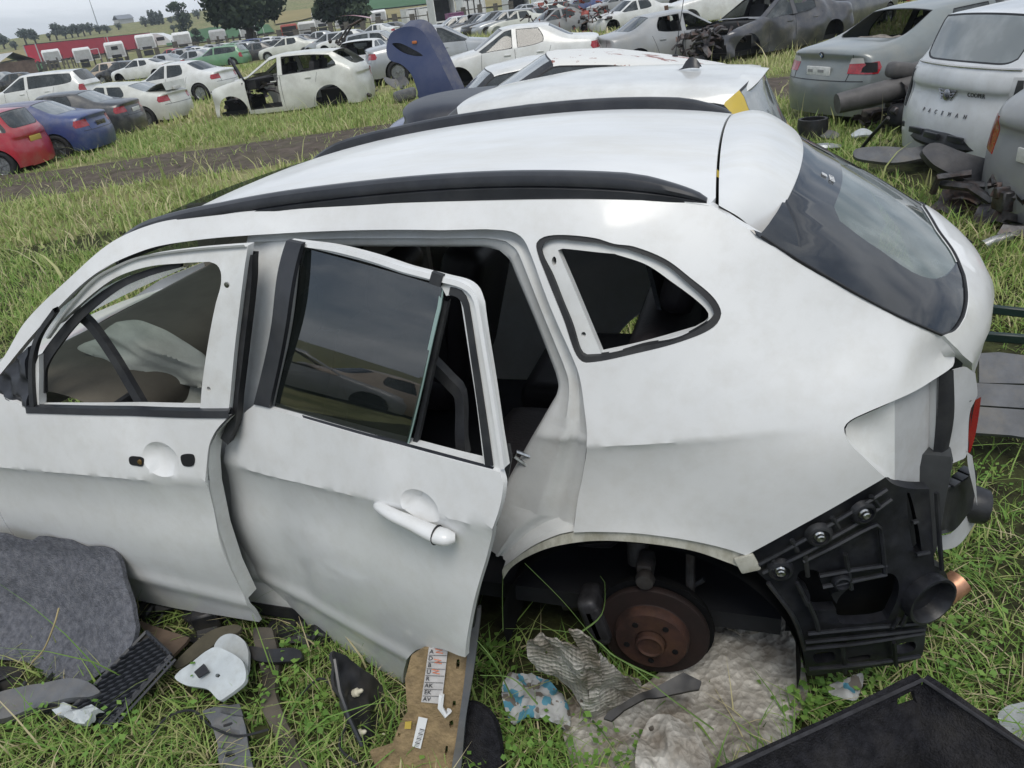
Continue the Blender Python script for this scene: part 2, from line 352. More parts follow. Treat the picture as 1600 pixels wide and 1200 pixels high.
def S2(sg, step=.012, **kw):
    """outline segments in pixels -> outline in (x, z)"""
    res = []
    for a in sg: res.append([tuple(q) for q in solve_side(a, **kw)])
    for i in range(len(res)):            # shared corners
        pass
    return segs(res, step)
suv = empty('stripped_suv'); tag(suv, 'white SUV stripped of wheels and rear bumper, doors ajar, filling the foreground', 'suv')

# ---- outer skin of the body side with the door openings cut away
top = [(-130, 690), (-60, 625), (0, 566), (40, 502), (110, 433), (175, 378), (240, 350), (300, 339), (400, 329), (500, 322), (700, 315), (900, 312), (1050, 314), (1110, 319)]
gap = [(1110, 319), (1150, 346), (1187, 368)]
pil = [(1187, 368), (1240, 402), (1300, 437), (1360, 471), (1420, 501), (1468, 523)]
tip = [(1468, 523), (1482, 539), (1493, 554)]; lamp = [(1493, 554), (1489, 572), (1450, 599), (1390, 629), (1335, 653), (1319, 668), (1326, 690), (1350, 715), (1383, 746)]
bump_e = [(1383, 746), (1330, 777), (1250, 822), (1166, 868)]; arch_e = [(1166, 868), (1140, 859), (1100, 849), (1050, 840), (990, 833), (930, 831), (896, 832)]
shut = [(896, 832), (903, 780), (911, 740), (917, 690), (912, 630), (905, 587), (893, 555), (875, 515), (858, 475), (843, 435), (832, 404), (818, 374), (800, 362), (760, 358)]
cant = [(760, 358), (600, 359), (450, 364), (400, 367), (300, 376), (225, 391), (150, 427), (87, 484), (45, 530), (0, 585), (-80, 680), (-130, 740)]
OUT = S2([top, gap, pil, tip, lamp, bump_e, arch_e, shut, cant])
seal_o = solve_side([(838, 380), (850, 370), (880, 367), (930, 372), (960, 381), (990, 385), (1040, 405), (1080, 435), (1115, 465), (1127, 490), (1115, 512), (1070, 533), (1000, 552), (915, 568), (900, 556), (880, 500), (852, 430), (840, 398)])
seal_o = catmull(seal_o, .012, True)
cl = crease_lines(.145, -.40)
sheet('body_side', on_side, OUT, WHITE, suv, holes=[seal_o], h=.026, lines=cl, rim=.03, rimdir=(0, -1, 0), sharp=30, flip=True)
# quarter window: black sealant bead, recessed flange with its holes
seal_i = solve_side([(848, 383), (860, 376), (880, 374), (925, 378), (958, 387), (990, 392), (1035, 411), (1072, 440), (1104, 468), (1116, 490), (1106, 506), (1065, 525), (1000, 543), (918, 559), (908, 550), (888, 495), (860, 425), (849, 398)], off=-.006)
seal_i = catmull(seal_i, .012, True)
hole = solve_side([(872, 391), (880, 388), (960, 396), (1010, 413), (1050, 440), (1090, 470), (1107, 489), (1104, 504), (1085, 516), (1000, 540), (940, 553), (920, 505), (895, 445)], off=-.02)
hole = segs([hole[0:3], hole[2:9], hole[8:11], [hole[10], hole[11], hole[12], hole[0]]], .012)
wob = seal_i+np.array([[.0035*math.sin(i*.37+1)*math.sin(i*.113), .0035*math.sin(i*.29)*math.sin(i*.171+2)] for i in range(len(seal_i))])
sheet('window_sealant', lambda P: on_side(P, -.004), seal_o, RUBBER, suv, holes=[wob], h=.02, rim=.02, rimdir=(0, -1, 0), flip=True)
scr = solve_side([(866, 408)], off=-.02)[0]; scr2 = solve_side([(912, 522)], off=-.02)[0]
def circ(c, r_, n=10, sq=1.): return np.array([(c[0]+r_*math.cos(2*PI*i/n), c[1]+r_*sq*math.sin(2*PI*i/n)) for i in range(n)])
sheet('window_flange', lambda P: on_side(P, -.018), seal_o, WINNER, suv, holes=[hole, circ(scr, .006, 10, 1.8), circ(scr2, .006)], h=.03, rim=.025, rimdir=(0, -1, 0), flip=True)

# ---- door apertures: stepped inner frame round the rear door opening
oF = S2([[(450, 364), (600, 359), (760, 358), (800, 362), (818, 374), (832, 404), (843, 435), (858, 475), (875, 515), (893, 555), (905, 587), (912, 630), (917, 690), (911, 740), (903, 780), (896, 832), (870, 838), (830, 856), (788, 888)]], .02)
def resamp(P, n):
    P = np.asarray(P, float); d = np.concatenate([[0], np.cumsum(np.linalg.norm(np.diff(P, axis=0), axis=1))]); t = np.linspace(0, d[-1], n); return np.stack([np.interp(t, d, P[:, i]) for i in range(P.shape[1])], 1)
def aperture(name, o_px, i_px, keys, n=70, off=.085):
    """stepped frame strip from the skin edge in to the opening; keys pair the two outlines corner by corner"""
    rows_o = []; rows_i = []
    for (a, b), (c, d) in keys:
        rows_o.append(resamp(catmull(solve_side(o_px[a:b+1]), .01), n)); rows_i.append(resamp(catmull(solve_side(i_px[c:d+1], off=-off), .01), n))
    o_ = np.vstack(rows_o); i_ = np.vstack(rows_i); rows = []
    for f, dep in [(0, .006), (.03, .030), (.16, .036), (.22, .046), (.34, .046), (.40, .040), (.50, .040), (.56, .050), (.8, .058), (.95, .068), (1., off), (1.0, off+.05)]:
        rows.append(on_side(o_+(i_-o_)*f, -dep))
    return MB().strip(rows).build(name, WINNER, suv, sharp=50)
o_px = [(380, 369), (450, 364), (600, 359), (760, 358), (800, 362), (818, 374), (832, 404), (858, 475), (893, 555), (905, 587), (912, 630), (917, 690), (911, 740), (896, 832), (870, 838), (830, 856), (786, 888)]
i_px = [(392, 386), (455, 385), (600, 384), (755, 384), (782, 390), (797, 404), (806, 424), (838, 500), (869, 580), (873, 600), (868, 620), (850, 652), (822, 700), (780, 775), (772, 795), (768, 820), (765, 850)]
aperture('door_frame', o_px, i_px, [((0, 4), (0, 4)), ((4, 8), (4, 8)), ((8, 11), (8, 11)), ((11, 13), (11, 13)), ((13, 16), (13, 16))], 30)
# door striker on the frame
p = at(832, 722, Y=.775); M = MB(); M.rbox(p, (.012, .012, .075), .004, 2, Matrix.Rotation(R(-38), 3, 'Y'))
M.tube([p+np.array([.004, .004, .02]), p+np.array([.035, .012, .038]), p+np.array([.045, .012, .022]), p+np.array([.018, .004, -.008])], .0055, 6); M.build('door_striker', BOLT, suv)
# B pillar between the doors
bp = S2([[(384, 368), (460, 364)], [(460, 364), (455, 400), (430, 520), (405, 640), (402, 760), (425, 900), (455, 1000)], [(455, 1000), (330, 985)], [(330, 985), (320, 850), (330, 700), (358, 600), (372, 480), (384, 368)]], .02, off=-.045)
bl = [np.array([(p_[0]-.045, p_[1]) for p_ in solve_side([(388, 420), (375, 520), (368, 620)], off=-.045)])]
def bpill(P):
    V = on_side(P, -.045); u = (P[:, 0]-np.interp(P[:, 1], [.2, .7, .9, 1.38], [1.33, 1.24, 1.14, .985])); V[:, 1] += -.012*np.clip(np.abs(u)/.05-.6, 0, 1); return V
sheet('b_pillar', bpill, bp, WINNER, suv, h=.02, rim=.05, rimdir=(0, -1, 0), flip=True)
M = MB(); M.tube([on_side(solve_side([q], off=-.03))[0]+np.array([0, -.02, 0]) for q in [(392, 395), (385, 450), (372, 560), (362, 640), (358, 670)]], .011, 6); M.build('door_seal', RUBBER, suv)
# rocker sill under the doors
M = MB(); rows = []
for y, z in [(.70, .05), (.765, .07), (.775, .13), (.765, .20), (.72, .235), (.66, .235), (.64, .18)]: rows.append([(x, y, z) for x in np.linspace(2.6, .75, 12)])
M.strip(rows).build('rocker_sill', WINNER, suv)
M = MB(); M.box((1.65, .74, .075), (1.9, .07, .05)); M.build('rocker_cladding', RUBBER, suv)

# ---- wheel opening lip, wheel house, brake
lip_o = S2([[(896, 832), (930, 831), (990, 833), (1050, 840), (1100, 849), (1140, 859), (1166, 868)], [(1166, 868), (1170, 893)], [(1170, 893), (1140, 880), (1080, 860), (1000, 848), (930, 845), (870, 853), (830, 867), (800, 886), (786, 905)], [(786, 905), (786, 888), (830, 856), (870, 838), (896, 832)]], .012, off=-.010)
LIP = pm('dirty_arch_paint', (.55, .54, .47), .5, var=.2, scale=8, dirt=(.16, .14, .07), dscale=14, damt=.9, stretch=(1, 1, .5))
sheet('wheel_arch_lip', lambda P: on_side(P, -.010), lip_o, LIP, suv, h=.018, rim=.05, rimdir=(0, -1, 0), flip=True)
e1 = on_side(solve_side([(1168, 872)], off=.004))[0]; MB().rbox(e1+np.array([.0, .0, -.02]), (.05, .012, .05), .006, 2, Matrix.Rotation(R(25), 3, 'Y')).build('arch_bracket', LIP, suv)
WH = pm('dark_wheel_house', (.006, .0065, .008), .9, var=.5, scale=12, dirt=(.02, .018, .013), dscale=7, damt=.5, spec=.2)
rows = []
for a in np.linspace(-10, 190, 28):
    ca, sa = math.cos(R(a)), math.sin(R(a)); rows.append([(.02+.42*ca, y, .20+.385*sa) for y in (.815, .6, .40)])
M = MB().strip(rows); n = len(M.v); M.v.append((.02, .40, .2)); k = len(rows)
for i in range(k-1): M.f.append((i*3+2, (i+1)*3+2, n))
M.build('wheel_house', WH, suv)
RUST = pm('rusty_disc', (.026, .013, .011), .75, .2, var=.45, scale=9, col2=(.018, .011, .010), bump=.12, bscale=50)
RUST2 = pm('rusty_disc_hat', (.036, .015, .011), .8, .05, var=.5, scale=12, dirt=(.10, .045, .02), dscale=9, damt=.7, bump=.1, bscale=60)
Mr = Matrix.Rotation(R(-90), 3, 'X') @ Matrix.Rotation(R(0), 3, 'Z')
dc = at(1020, 985, Y=.755)
brk = MB().lathe([(.085, -.012), (.158, -.012), (.160, -.006), (.160, .006), (.157, .010), (.108, .010), (.106, .012)], 48, Mr, dc).build('brake_disc', RUST, suv)
hat = MB().lathe([(.106, .004), (.106, .030), (.100, .044), (.045, .046), (.043, .040), (.040, .040), (.040, .062), (.034, .066), (.030, .060), (.012, .058), (.0, .058)], 40, Mr, dc).build('hub_hat', RUST2, brk)
for i in range(5): MB().lathe([(.009, .04), (.009, .0475), (.006, .048)], 8, Mr, Vector(dc)+Mr @ Vector((.072*math.cos(i*2*PI/5+.3), .072*math.sin(i*2*PI/5+.3), 0))).build('bolt_hole', WH, brk)
M = MB().lathe([(.05, -.05), (.165, -.05), (.172, -.03), (.172, -.02), (.165, -.022)], 40, Mr, dc); M.build('dust_shield', WH, suv)
M = MB(); M.rbox(Vector(dc)+Vector((.165, -.005, .03)), (.06, .10, .17), .022, 3, Matrix.Rotation(R(15), 3, 'Y')); M.rbox(Vector(dc)+Vector((.155, .035, .03)), (.05, .02, .12), .01, 2, Matrix.Rotation(R(15), 3, 'Y'))
M.build('brake_caliper', pm('dark_caliper', (.05, .05, .055), .55, .5, var=.4, scale=20), suv)
M = MB(); M.tube([Vector(dc)+Vector((.05, -.10, .16)), Vector(dc)+Vector((.06, -.16, .42))], .032, 10); M.tube([Vector(dc)+Vector((-.10, -.06, .10)), Vector(dc)+Vector((-.10, -.1, .3))], .014, 8)
M.rbox(Vector(dc)+Vector((.02, -.05, .20)), (.05, .08, .06), .02, 2); M.lathe([(.024, -.01), (.028, 0), (.024, .02), (.01, .022)], 12, Mr, Vector(dc)+Vector((.015, .0, .195)))
M.tube([Vector(dc)+Vector((.30, -.12, -.05)), Vector(dc)+Vector((0, -.14, -.02)), Vector(dc)+Vector((-.2, -.3, -.02))], .03, 8); M.build('suspension_arms', pm('dull_steel', (.06, .06, .062), .6, .5, var=.5, scale=16, dirt=(.08, .05, .03), damt=.6), suv)

# ---- roof, rails
_r = []
for x, z, e in [(2.0, 1.10, 1.06), (1.75, 1.295, 1.255), (1.5, 1.395, 1.36), (1.2, 1.455, 1.42), (.8, 1.495, 1.456), (.4, 1.507, 1.467), (0, 1.487, 1.44), (-.15, 1.468, 1.414), (-.3, 1.435, 1.375), (-.5, 1.37, 1.30)]:
    for y in (-.62, -.58, -.35, 0, .35, .58, .62): _r.append((x, y, z+(e-z)*(abs(y)/.58)**2.3))
_r = np.array(_r); _roof = TPS(_r[:, :2], _r[:, 2], 1e-4)
def on_roof(P, off=0.): P = np.atleast_2d(P); return np.stack([P[:, 0], P[:, 1], _roof(P)+off], 1)
def gapx(y): return -.135-.02*(np.abs(y)/.6)**2
ro = np.array([(x, .605) for x in np.linspace(1.62, -.14, 40)]+[(gapx(y), y) for y in np.linspace(.605, -.605, 30)][1:]+[(x, -.605) for x in np.linspace(-.14, 1.62, 40)][1:]+[(1.62+.10*(1-(y/.605)**2), y) for y in np.linspace(-.605, .605, 30)][1:-1])
ROOFM = pm('dusty_white_roof', (.74, .75, .75), .33, var=.08, scale=1.8, coat=.25, dirt=(.50, .46, .36), dscale=3.2, damt=.45, stretch=(.6, 1.6, 1), bump=.01, bscale=8)
sheet('roof', on_roof, ro, ROOFM, suv, h=.04, rim=.02, rimdir=(0, 0, -1), flip=True)
def rail(sg, name, mat):
    rows = []
    xs = np.concatenate([np.linspace(1.63, 1.45, 9), np.linspace(1.4, 0.05, 28), np.linspace(0., -.135, 9)])
    for x in xs:
        zb = _roof([(x, .585)])[0]; e = min(1, max(0, (1.64-x)/.16))**.4*min(1, max(0, (x+.135)/.16))**.6
        h = .010+.036*e+.012*max(0, min(1, (x-1.2)/.3)); w = .014+.014*e; yc = .585
        prof = [(-w, -.03), (-w, h*.55), (-w*.8, h*.85), (-w*.35, h), (w*.35, h), (w*.8, h*.86), (w, h*.62), (w*.98, h*.36), (w*.80, h*.28), (w*.95, h*.20), (w, -.03)]
        rows.append([(x, sg*(yc+a), zb+b-.004) for a, b in prof])
    M = MB().strip(rows); k = len(prof); M.f.append(tuple(range(k))); M.f.append(tuple((len(rows)-1)*k+i for i in range(k))); return M.build(name, mat, suv, sharp=32)
rail(1, 'roof_rail', SATIN); rail(-1, 'roof_rail', SATIN)

# ---- tailgate: spoiler, rear glass, skin below it, lamp
tg = empty('tailgate'); tg.parent = suv
_te = catmull([(-.250, .556, 1.318), (-.285, .508, 1.360), (-.315, .42, 1.395), (-.340, .24, 1.412), (-.352, 0, 1.417), (-.340, -.24, 1.412), (-.315, -.42, 1.395), (-.285, -.508, 1.360), (-.250, -.556, 1.318)], .03)
_te = resamp(_te, 41); _ge = resamp([(gapx(y)-.007, y, _roof([(gapx(y), y)])[0]) for y in np.linspace(.600, -.600, 41)], 41)
rows = []
for f in np.linspace(0, 1, 12):
    q = _ge+(_te-_ge)*f; q[:, 2] += .030*math.sin(PI*f)*np.clip(1-np.abs(q[:, 1]/.62)**6, .12, 1); rows.append(q)
e1_ = _te+np.array([-.006, 0, -.006]); e2_ = _te+np.array([-.002, 0, -.022]); e3_ = _te+np.array([.05, 0, -.03])
e3_[:, 1] *= .97; MB().strip([_ge+np.array([0, 0, -.02])]+rows+[e1_, e2_, e3_]).build('spoiler', ROOFM, tg, sharp=45)
gl_l = [(1187, 369), (1240, 403), (1300, 438), (1360, 472), (1420, 502), (1468, 523)]
gl_b = [(1468, 523), (1488, 516), (1502, 495), (1508, 465), (1504, 430), (1488, 393), (1462, 356), (1430, 325)]
A = solve_tail(gl_l); B = solve_tail(gl_b)
zt = lambda y: float(np.interp(abs(y), np.abs(_te[20::-1, 1]), _te[20::-1, 2]))+.004
left = [tuple(q) for q in A]; bot = [tuple(q) for q in B]
bot = [q for q in bot if q[0] > .08]; bm_ = [(-a, b) for a, b in bot[::-1]]
yl = left[0][0]; topc = [(y, zt(y)) for y in np.linspace(-yl, yl, 12)]; topc = [(-yl, left[0][1]), (-yl*.985, left[0][1]+.012), (-yl*.95, zt(yl*.95)-.012)]+topc[1:-1]+[(yl*.95, zt(yl*.95)-.012), (yl*.985, left[0][1]+.012), left[0]]
bcurve = catmull([left[-1]]+bot[1:]+bm_[:-1]+[(-left[-1][0], left[-1][1])], .02)
leftc = catmull(left, .02); GO = np.vstack([leftc[:-1], bcurve[:-1], (leftc*np.array([-1, 1]))[::-1][:-1], np.array(topc)[:-1]])
gc = GO.mean(0)
RGLASS = pm('rear_glass_black_border', (.010, .012, .016), .05, spec=.75, var=.5, scale=3, dirt=(.17, .18, .19), dscale=2.5, damt=.18, stretch=(1, .25, 1))
PANE = glass('rear_pane_dusty', (.10, .135, .125), .30, .05, (.62, .68, .66), .16, 14)
inn = [(q[0]*.84, q[1]+(.052 if q[1] < 1.2 else (.0 if q[1] < 1.33 else -.02))) for q in GO]; inn = np.array(inn); inn[:, 0] = np.clip(inn[:, 0], -.46, .46)
inn = segs([[(.43, 1.315), (.46, 1.27), (.475, 1.20), (.44, 1.17), (.3, 1.155), (0, 1.15), (-.3, 1.155), (-.44, 1.17), (-.475, 1.20), (-.46, 1.27), (-.43, 1.315), (-.36, 1.335), (0, 1.345), (.36, 1.335), (.43, 1.315)]], .02)
sheet('rear_window', lambda P: on_tail(P, .0), GO, RGLASS, tg, holes=[inn], h=.035, rim=.006, rimdir=(1, 0, 0), flip=False)
sheet('rear_window_pane', lambda P: on_tail(P, -.003), inn, PANE, tg, h=.06, rim=0, flip=False)
MB().tube([on_tail([q])[0]+np.array([-.003, 0, 0]) for q in np.vstack([leftc, bcurve])], .0035, 5).build('window_seal', RUBBER, tg)
fp = solve_tail([(1189, 369), (1212, 340), (1232, 300), (1248, 262), (1275, 285), (1278, 340), (1268, 395), (1240, 402)])
for sy in (1, -1): sheet('rear_window_corner', lambda P: on_tail(P, -.006), fp*np.array([sy, 1]), RGLASS, tg, h=.03, rim=0)
# etched glass mark
def mark(body, uv, size, fn, ax, ay, mat, parent, name, ex=.0008):
    v, f = text_mesh(body, size, ex); o_ = np.array(fn, float); ax = np.array(ax, float); ay = np.array(ay, float); ax /= np.linalg.norm(ax); ay /= np.linalg.norm(ay); nz = np.cross(ax, ay)
    return mk(name, [o_+ax*a+ay*b+nz*c for a, b, c in v], f, mat, parent, False)
LABW = pm('white_print', (.78, .79, .80), .5)
c0 = on_tail(solve_tail([(1292, 276)]), .004)[0]; tX = np.array(on_tail([(-.05, 1.3)])-on_tail([(.05, 1.3)]))[0]; tY = np.array(on_tail([(.25, 1.33)])-on_tail([(.25, 1.27)]))[0]
mark('lllll\nGMSO', 0, .022, c0, tX, tY, LABW, tg, 'etched_mark')
# white skin under and beside the glass down to the lamp
g2 = solve_tail([(1469, 524), (1483, 540), (1494, 555), (1509, 577), (1526, 600)])
lo = [tuple(q) for q in catmull(g2, .02)]; yb = lo[-1][0]
sk_r = [(yb, .86), (yb-.03, .78)]
outl = np.array(lo+sk_r+[(.3, .70), (0, .69), (-.3, .70), (-yb+.03, .78), (-yb, .86)]+[(-a, b) for a, b in lo[::-1]]+[tuple(q*np.array([-1, 1])) for q in bcurve[1:-1]][::1])
tb = bcurve[1:-1]
outl = np.vstack([np.array(lo), np.array(sk_r+[(.3, .70), (0, .69), (-.3, .70), (-yb+.03, .78), (-yb, .86)]), (np.array(lo)*np.array([-1, 1]))[::-1], tb[::-1]])
def tskin(P):
    V = on_tail(P, .006); t = P[:, 1]-(1.045-.18*np.abs(P[:, 0])**2); V[:, 0] -= .018*np.exp(-(np.abs(t)/.05))*1.0; return V
sheet('tailgate_skin', tskin, outl, WHITE, tg, h=.03, rim=.02, rimdir=(1, 0, 0), flip=False)
# lower tail: bumper side hidden core + tailgate edge return, seal channel, tail lamp in the gate
WG = pm('grey_white_inner', (.50, .51, .52), .4, var=.1, scale=5, dirt=(.32, .30, .26), dscale=8, damt=.5)
def quadpx(name, P, mat, parent, rim=.0, n=8):
    """four-sided curved piece: P = two rows of (u, v, Y)"""
    rows = [resamp(catmull([at(u, v, Y=y) for u, v, y in row], .02), 14) for row in P]; rows = np.array(rows); 
    k = len(rows); t = np.linspace(0, k-1, n); rr = [rows[min(int(a), k-2)]*(1-(a-min(int(a), k-2)))+rows[min(int(a), k-2)+1]*(a-min(int(a), k-2)) for a in t]
    return MB().strip(rr).build(name, mat, parent)
_lb = on_side(solve_side([(1388, 631), (1350, 648), (1333, 656), (1321, 668), (1327, 690), (1352, 715), (1384, 746)], off=-.012), -.012); _lb = resamp(catmull(_lb, .01), 24)
_lc = resamp([at(1398, 622, Y=.715), at(1398, 690, Y=.715), at(1398, 757, Y=.715)], 24); MB().strip([_lb+(_lc-_lb)*f+np.array([0, -.012*math.sin(f*PI), 0]) for f in np.linspace(0, 1, 6)]).build('lamp_recess', WINNER, suv)
quadpx('lamp_recess_side', [[(1398, 622, .715), (1398, 690, .715), (1398, 757, .715)], [(1453, 594, .585), (1452, 670, .585), (1450, 762, .585)]], WG, suv)
quadpx('gate_channel', [[(1453, 594, .585), (1452, 670, .585), (1450, 762, .585)], [(1466, 588, .60), (1464, 660, .60), (1457, 735, .60)]], WINNER, suv)
quadpx('gate_seal', [[(1464, 589, .60), (1462, 660, .60), (1455, 735, .60)], [(1478, 580, .59), (1480, 650, .60), (1470, 725, .60)], [(1490, 578, .57), (1491, 650, .58), (1480, 712, .58)]], RUBBER, suv)
quadpx('gate_edge', [[(1488, 577, .565), (1490, 645, .57), (1480, 714, .57), (1488, 724, .57)], [(1508, 572, .55), (1512, 620, .54), (1500, 690, .55), (1508, 716, .55)], [(1524, 583, .53), (1527, 620, .52), (1516, 640, .53), (1512, 706, .54)]], WG, tg)
LR = pm('dark_red_lens', (.28, .008, .012), .12, spec=.7, coat=.4); 
quadpx('tail_lamp_back', [[(1516, 626, .535), (1502, 645, .54), (1497, 675, .54), (1500, 695, .54), (1511, 706, .545)], [(1524, 625, .52), (1520, 645, .52), (1516, 675, .52), (1514, 695, .525), (1513, 707, .53)]], BLACKP, tg)
quadpx('tail_lamp', [[(1520, 627, .525), (1516, 650, .525), (1513, 680, .527), (1510, 707, .53)], [(1533, 620, .49), (1530, 645, .49), (1524, 680, .50), (1516, 707, .52)]], LR, tg)
quadpx('gate_lower_edge', [[(1511, 706, .54), (1512, 725, .55), (1520, 760, .52)], [(1519, 712, .50), (1524, 745, .49), (1527, 790, .47)]], WG, tg)
# rear inner structure so nothing shows through
M = MB(); rows = []
for z in (.25, .5, .75, .95): rows.append([(tail_x(y, z)+.10, y, z) for y in np.linspace(-.6, .56, 10)])
M.strip(rows).build('rear_panel', WG, suv)

# ---- black bumper carrier with ribs, bosses, bolts and openings
bo = S2([bump_e[::-1], [(1383, 746), (1397, 757), (1420, 763), (1452, 764)], [(1452, 764), (1456, 820), (1460, 884)], [(1460, 884), (1474, 890), (1482, 908), (1480, 930), (1464, 952), (1450, 962)], [(1450, 962), (1447, 985), (1441, 1024), (1431, 1031)], [(1431, 1031), (1350, 1044), (1262, 1056)], [(1262, 1056), (1252, 1010), (1235, 965), (1210, 920), (1180, 890), (1166, 868)]], .012, off=-.018)
holes_px = [[(1250, 893), (1270, 890), (1282, 897), (1284, 912), (1300, 915), (1330, 908), (1332, 918), (1300, 928), (1310, 950), (1300, 953), (1270, 952), (1264, 925), (1246, 908)],
            [(1330, 916), (1360, 900), (1392, 896), (1404, 910), (1402, 935), (1392, 958), (1385, 968), (1330, 975), (1312, 972), (1308, 940)],
            [(1272, 1022), (1302, 1019), (1303, 1032), (1274, 1035)], [(1401, 1008), (1428, 1003), (1429, 1015), (1402, 1021)], [(1325, 1028), (1358, 1023), (1359, 1029), (1327, 1034)],
            [(1417, 770), (1421, 770), (1432, 810), (1440, 862), (1436, 866), (1428, 862), (1420, 815)]]
H_ = [catmull(solve_side(q, off=-.018), .012, True) for q in holes_px]
bc = sheet('bumper_carrier', lambda P: on_side(P, -.018), bo, BLACKP, suv, holes=H_, h=.022, rim=.03, rimdir=(.25, -.97, 0), flip=True)
def on_px(q, off): return on_side(solve_side([q], off=off))[0]
def rib(pts, off=-.012, rad=.006, name='rib'):
    P = catmull([on_px(q, off) for q in pts], .02); return MB().tube(P, rad, 6).build(name, BLACKP, bc)
for q in [[(1180, 880), (1250, 842), (1330, 795), (1385, 760)], [(1192, 890), (1260, 858), (1300, 835), (1340, 812), (1392, 775)], [(1206, 868), (1212, 876)], [(1237, 838), (1246, 856)], [(1300, 803), (1310, 820)], [(1360, 770), (1372, 786)],
          [(1255, 872), (1300, 850), (1368, 815), (1374, 820), (1382, 890)], [(1258, 862), (1262, 895)], [(1320, 860), (1330, 915)], [(1280, 895), (1330, 886), (1384, 878)], [(1285, 912), (1335, 902), (1384, 892)],
          [(1262, 985), (1330, 978), (1442, 968)], [(1258, 998), (1340, 990), (1443, 978)], [(1256, 1008), (1340, 1000), (1442, 984)], [(1316, 1004), (1320, 1046)], [(1396, 998), (1399, 1034)], [(1264, 1040), (1350, 1032), (1436, 1020)],
          [(1404, 960), (1394, 975)], [(1416, 955), (1408, 972)], [(1262, 935), (1275, 965), (1280, 985)], [(1245, 905), (1262, 940)], [(1462, 765), (1466, 830), (1470, 885)], [(1424, 812), (1432, 810)], [(1430, 862), (1450, 858)], [(1200, 905), (1240, 960), (1258, 1010)]]: rib(q)
def side_n(q):
    a, b, c = on_px(q, 0), on_px((q[0]+6, q[1]), 0), on_px((q[0], q[1]+6), 0); n = np.cross(b-a, c-a); n /= np.linalg.norm(n); return n if n[1] > 0 else -n
for q, r_ in [((1347, 793), .022), ((1279, 828), .022), ((1219, 882), .022), ((1314, 901), .016)]:
    n = Vector(side_n(q)); m = n.to_track_quat('Z', 'Y').to_matrix(); c = Vector(on_px(q, -.018))
    bs = MB().lathe([(r_*1.5, -.004), (r_*1.25, .010), (r_, .012), (r_*.95, .004), (.0, .004)], 18, m, c).build('boss', BLACKP, bc)
    if r_ > .018: MB().lathe([(.0135, .0), (.0135, .006), (.010, .009), (.010, .016), (.007, .018), (0, .016)], 12, m, c).build('bolt', BOLT, bs)
q = (1446, 917); n = Vector(side_n(q)); m = n.to_track_quat('Z', 'Y').to_matrix(); c = Vector(on_px(q, -.04)); MB().lathe([(.064, -.03), (.068, .012), (.068, .018), (.062, .019), (.054, .004), (.048, -.035), (0, -.037)], 28, m, c).build('round_socket', BLACKP, bc)
# ledge that carries the bumper round the corner
rows = []
for a, b, c in [((1452, 768), (1490, 752), (1520, 722)), ((1455, 774), (1492, 762), (1524, 732)), ((1458, 800), (1492, 785), (1527, 745)), ((1462, 832), (1490, 822), (1520, 792)), ((1470, 835), (1492, 828), (1515, 800))]:
    rows.append(resamp(catmull([at(*a, Y=.60), at(*b, Y=.52), at(*c, Y=.40)], .02), 12))
lg = MB().strip(rows).build('bumper_ledge', BLACKP, suv)
for i in range(4):
    t = .25+.16*i; a = rows[0]; p = a[int(t*11)]; MB().rbox(p+np.array([-.004, 0, .003]), (.03, .03, .008), .003, 2, Matrix.Rotation(R(-40), 3, 'Z')).build('clip_slot', SATIN, lg)
quadpx('bumper_beam', [[(1462, 838, .50), (1490, 830, .45), (1530, 760, .30)], [(1465, 862, .50), (1500, 850, .42), (1540, 790, .25)]], WG, suv)
c = Vector(at(1522, 788, Y=.33)); MB().lathe([(.05, -.03), (.055, .0), (.05, .03), (0, .035)], 20, Matrix.Rotation(R(80), 3, 'Y'), c).build('parking_sensor_mount', BLACKP, lg)
COPPER = pm('copper_pipe', (.50, .27, .17), .42, .6, var=.3, scale=30)
MB().tube([at(1460, 935, Y=.50), at(1478, 925, Y=.50), at(1500, 908, Y=.47)], .036, 16, cap=False).build('exhaust_tip', COPPER, suv)

# ---- front door, slightly ajar
def door_fn(hinge, ang, off=0., extra=None):
    c, s = math.cos(ang), math.sin(ang); Rm = np.array([[c, -s, 0], [s, c, 0], [0, 0, 1]]); h = np.array([*hinge, 0.])
    def fn(P):
        V = on_side(P, off)
        if extra is not None: V[:, 1] += extra(np.atleast_2d(P))
        return (V-h)@Rm.T+h
    return fn
fh, fa = (2.28, .80), R(-4.5)
FK = dict(hinge=fh, ang=fa)
fd = empty('front_door'); fd.parent = suv
hc = solve_side([(251, 718)], **FK)[0]
def fext(P):
    d = np.hypot((P[:, 0]-hc[0])/.072, (P[:, 1]-hc[1])/.050); return -.022*np.sqrt(np.clip(1-d**2, 0, 1))
fdo = S2([[(357, 651), (338, 672), (327, 695), (323, 725), (326, 765), (340, 830), (360, 890), (384, 940), (405, 972)], [(405, 972), (300, 955), (205, 936), (100, 920), (-70, 895)], [(-70, 895), (-230, 870), (-280, 760), (-240, 600)], [(-240, 600), (-100, 560), (0, 617), (30, 632), (50, 640)], [(50, 640), (200, 644), (357, 651)]], .012, **FK)
clf = [l[np.hypot((l[:, 0]-hc[0])/.14, (l[:, 1]-hc[1])/.08) > 1] for l in crease_lines(2.42, 1.36)]
clf = [q for l in clf for q in (l[l[:, 0] > hc[0]], l[l[:, 0] < hc[0]]) if len(q) > 1]
rec1 = catmull(circ(hc, .073, 30, .7), .01, True)
sheet('door_skin', door_fn(fh, fa, 0, fext), fdo, WHITE, fd, h=.024, lines=clf+[np.vstack([rec1, rec1[:1]])], rim=.014, rimdir=(-.08, -1, 0), sharp=30, flip=True)
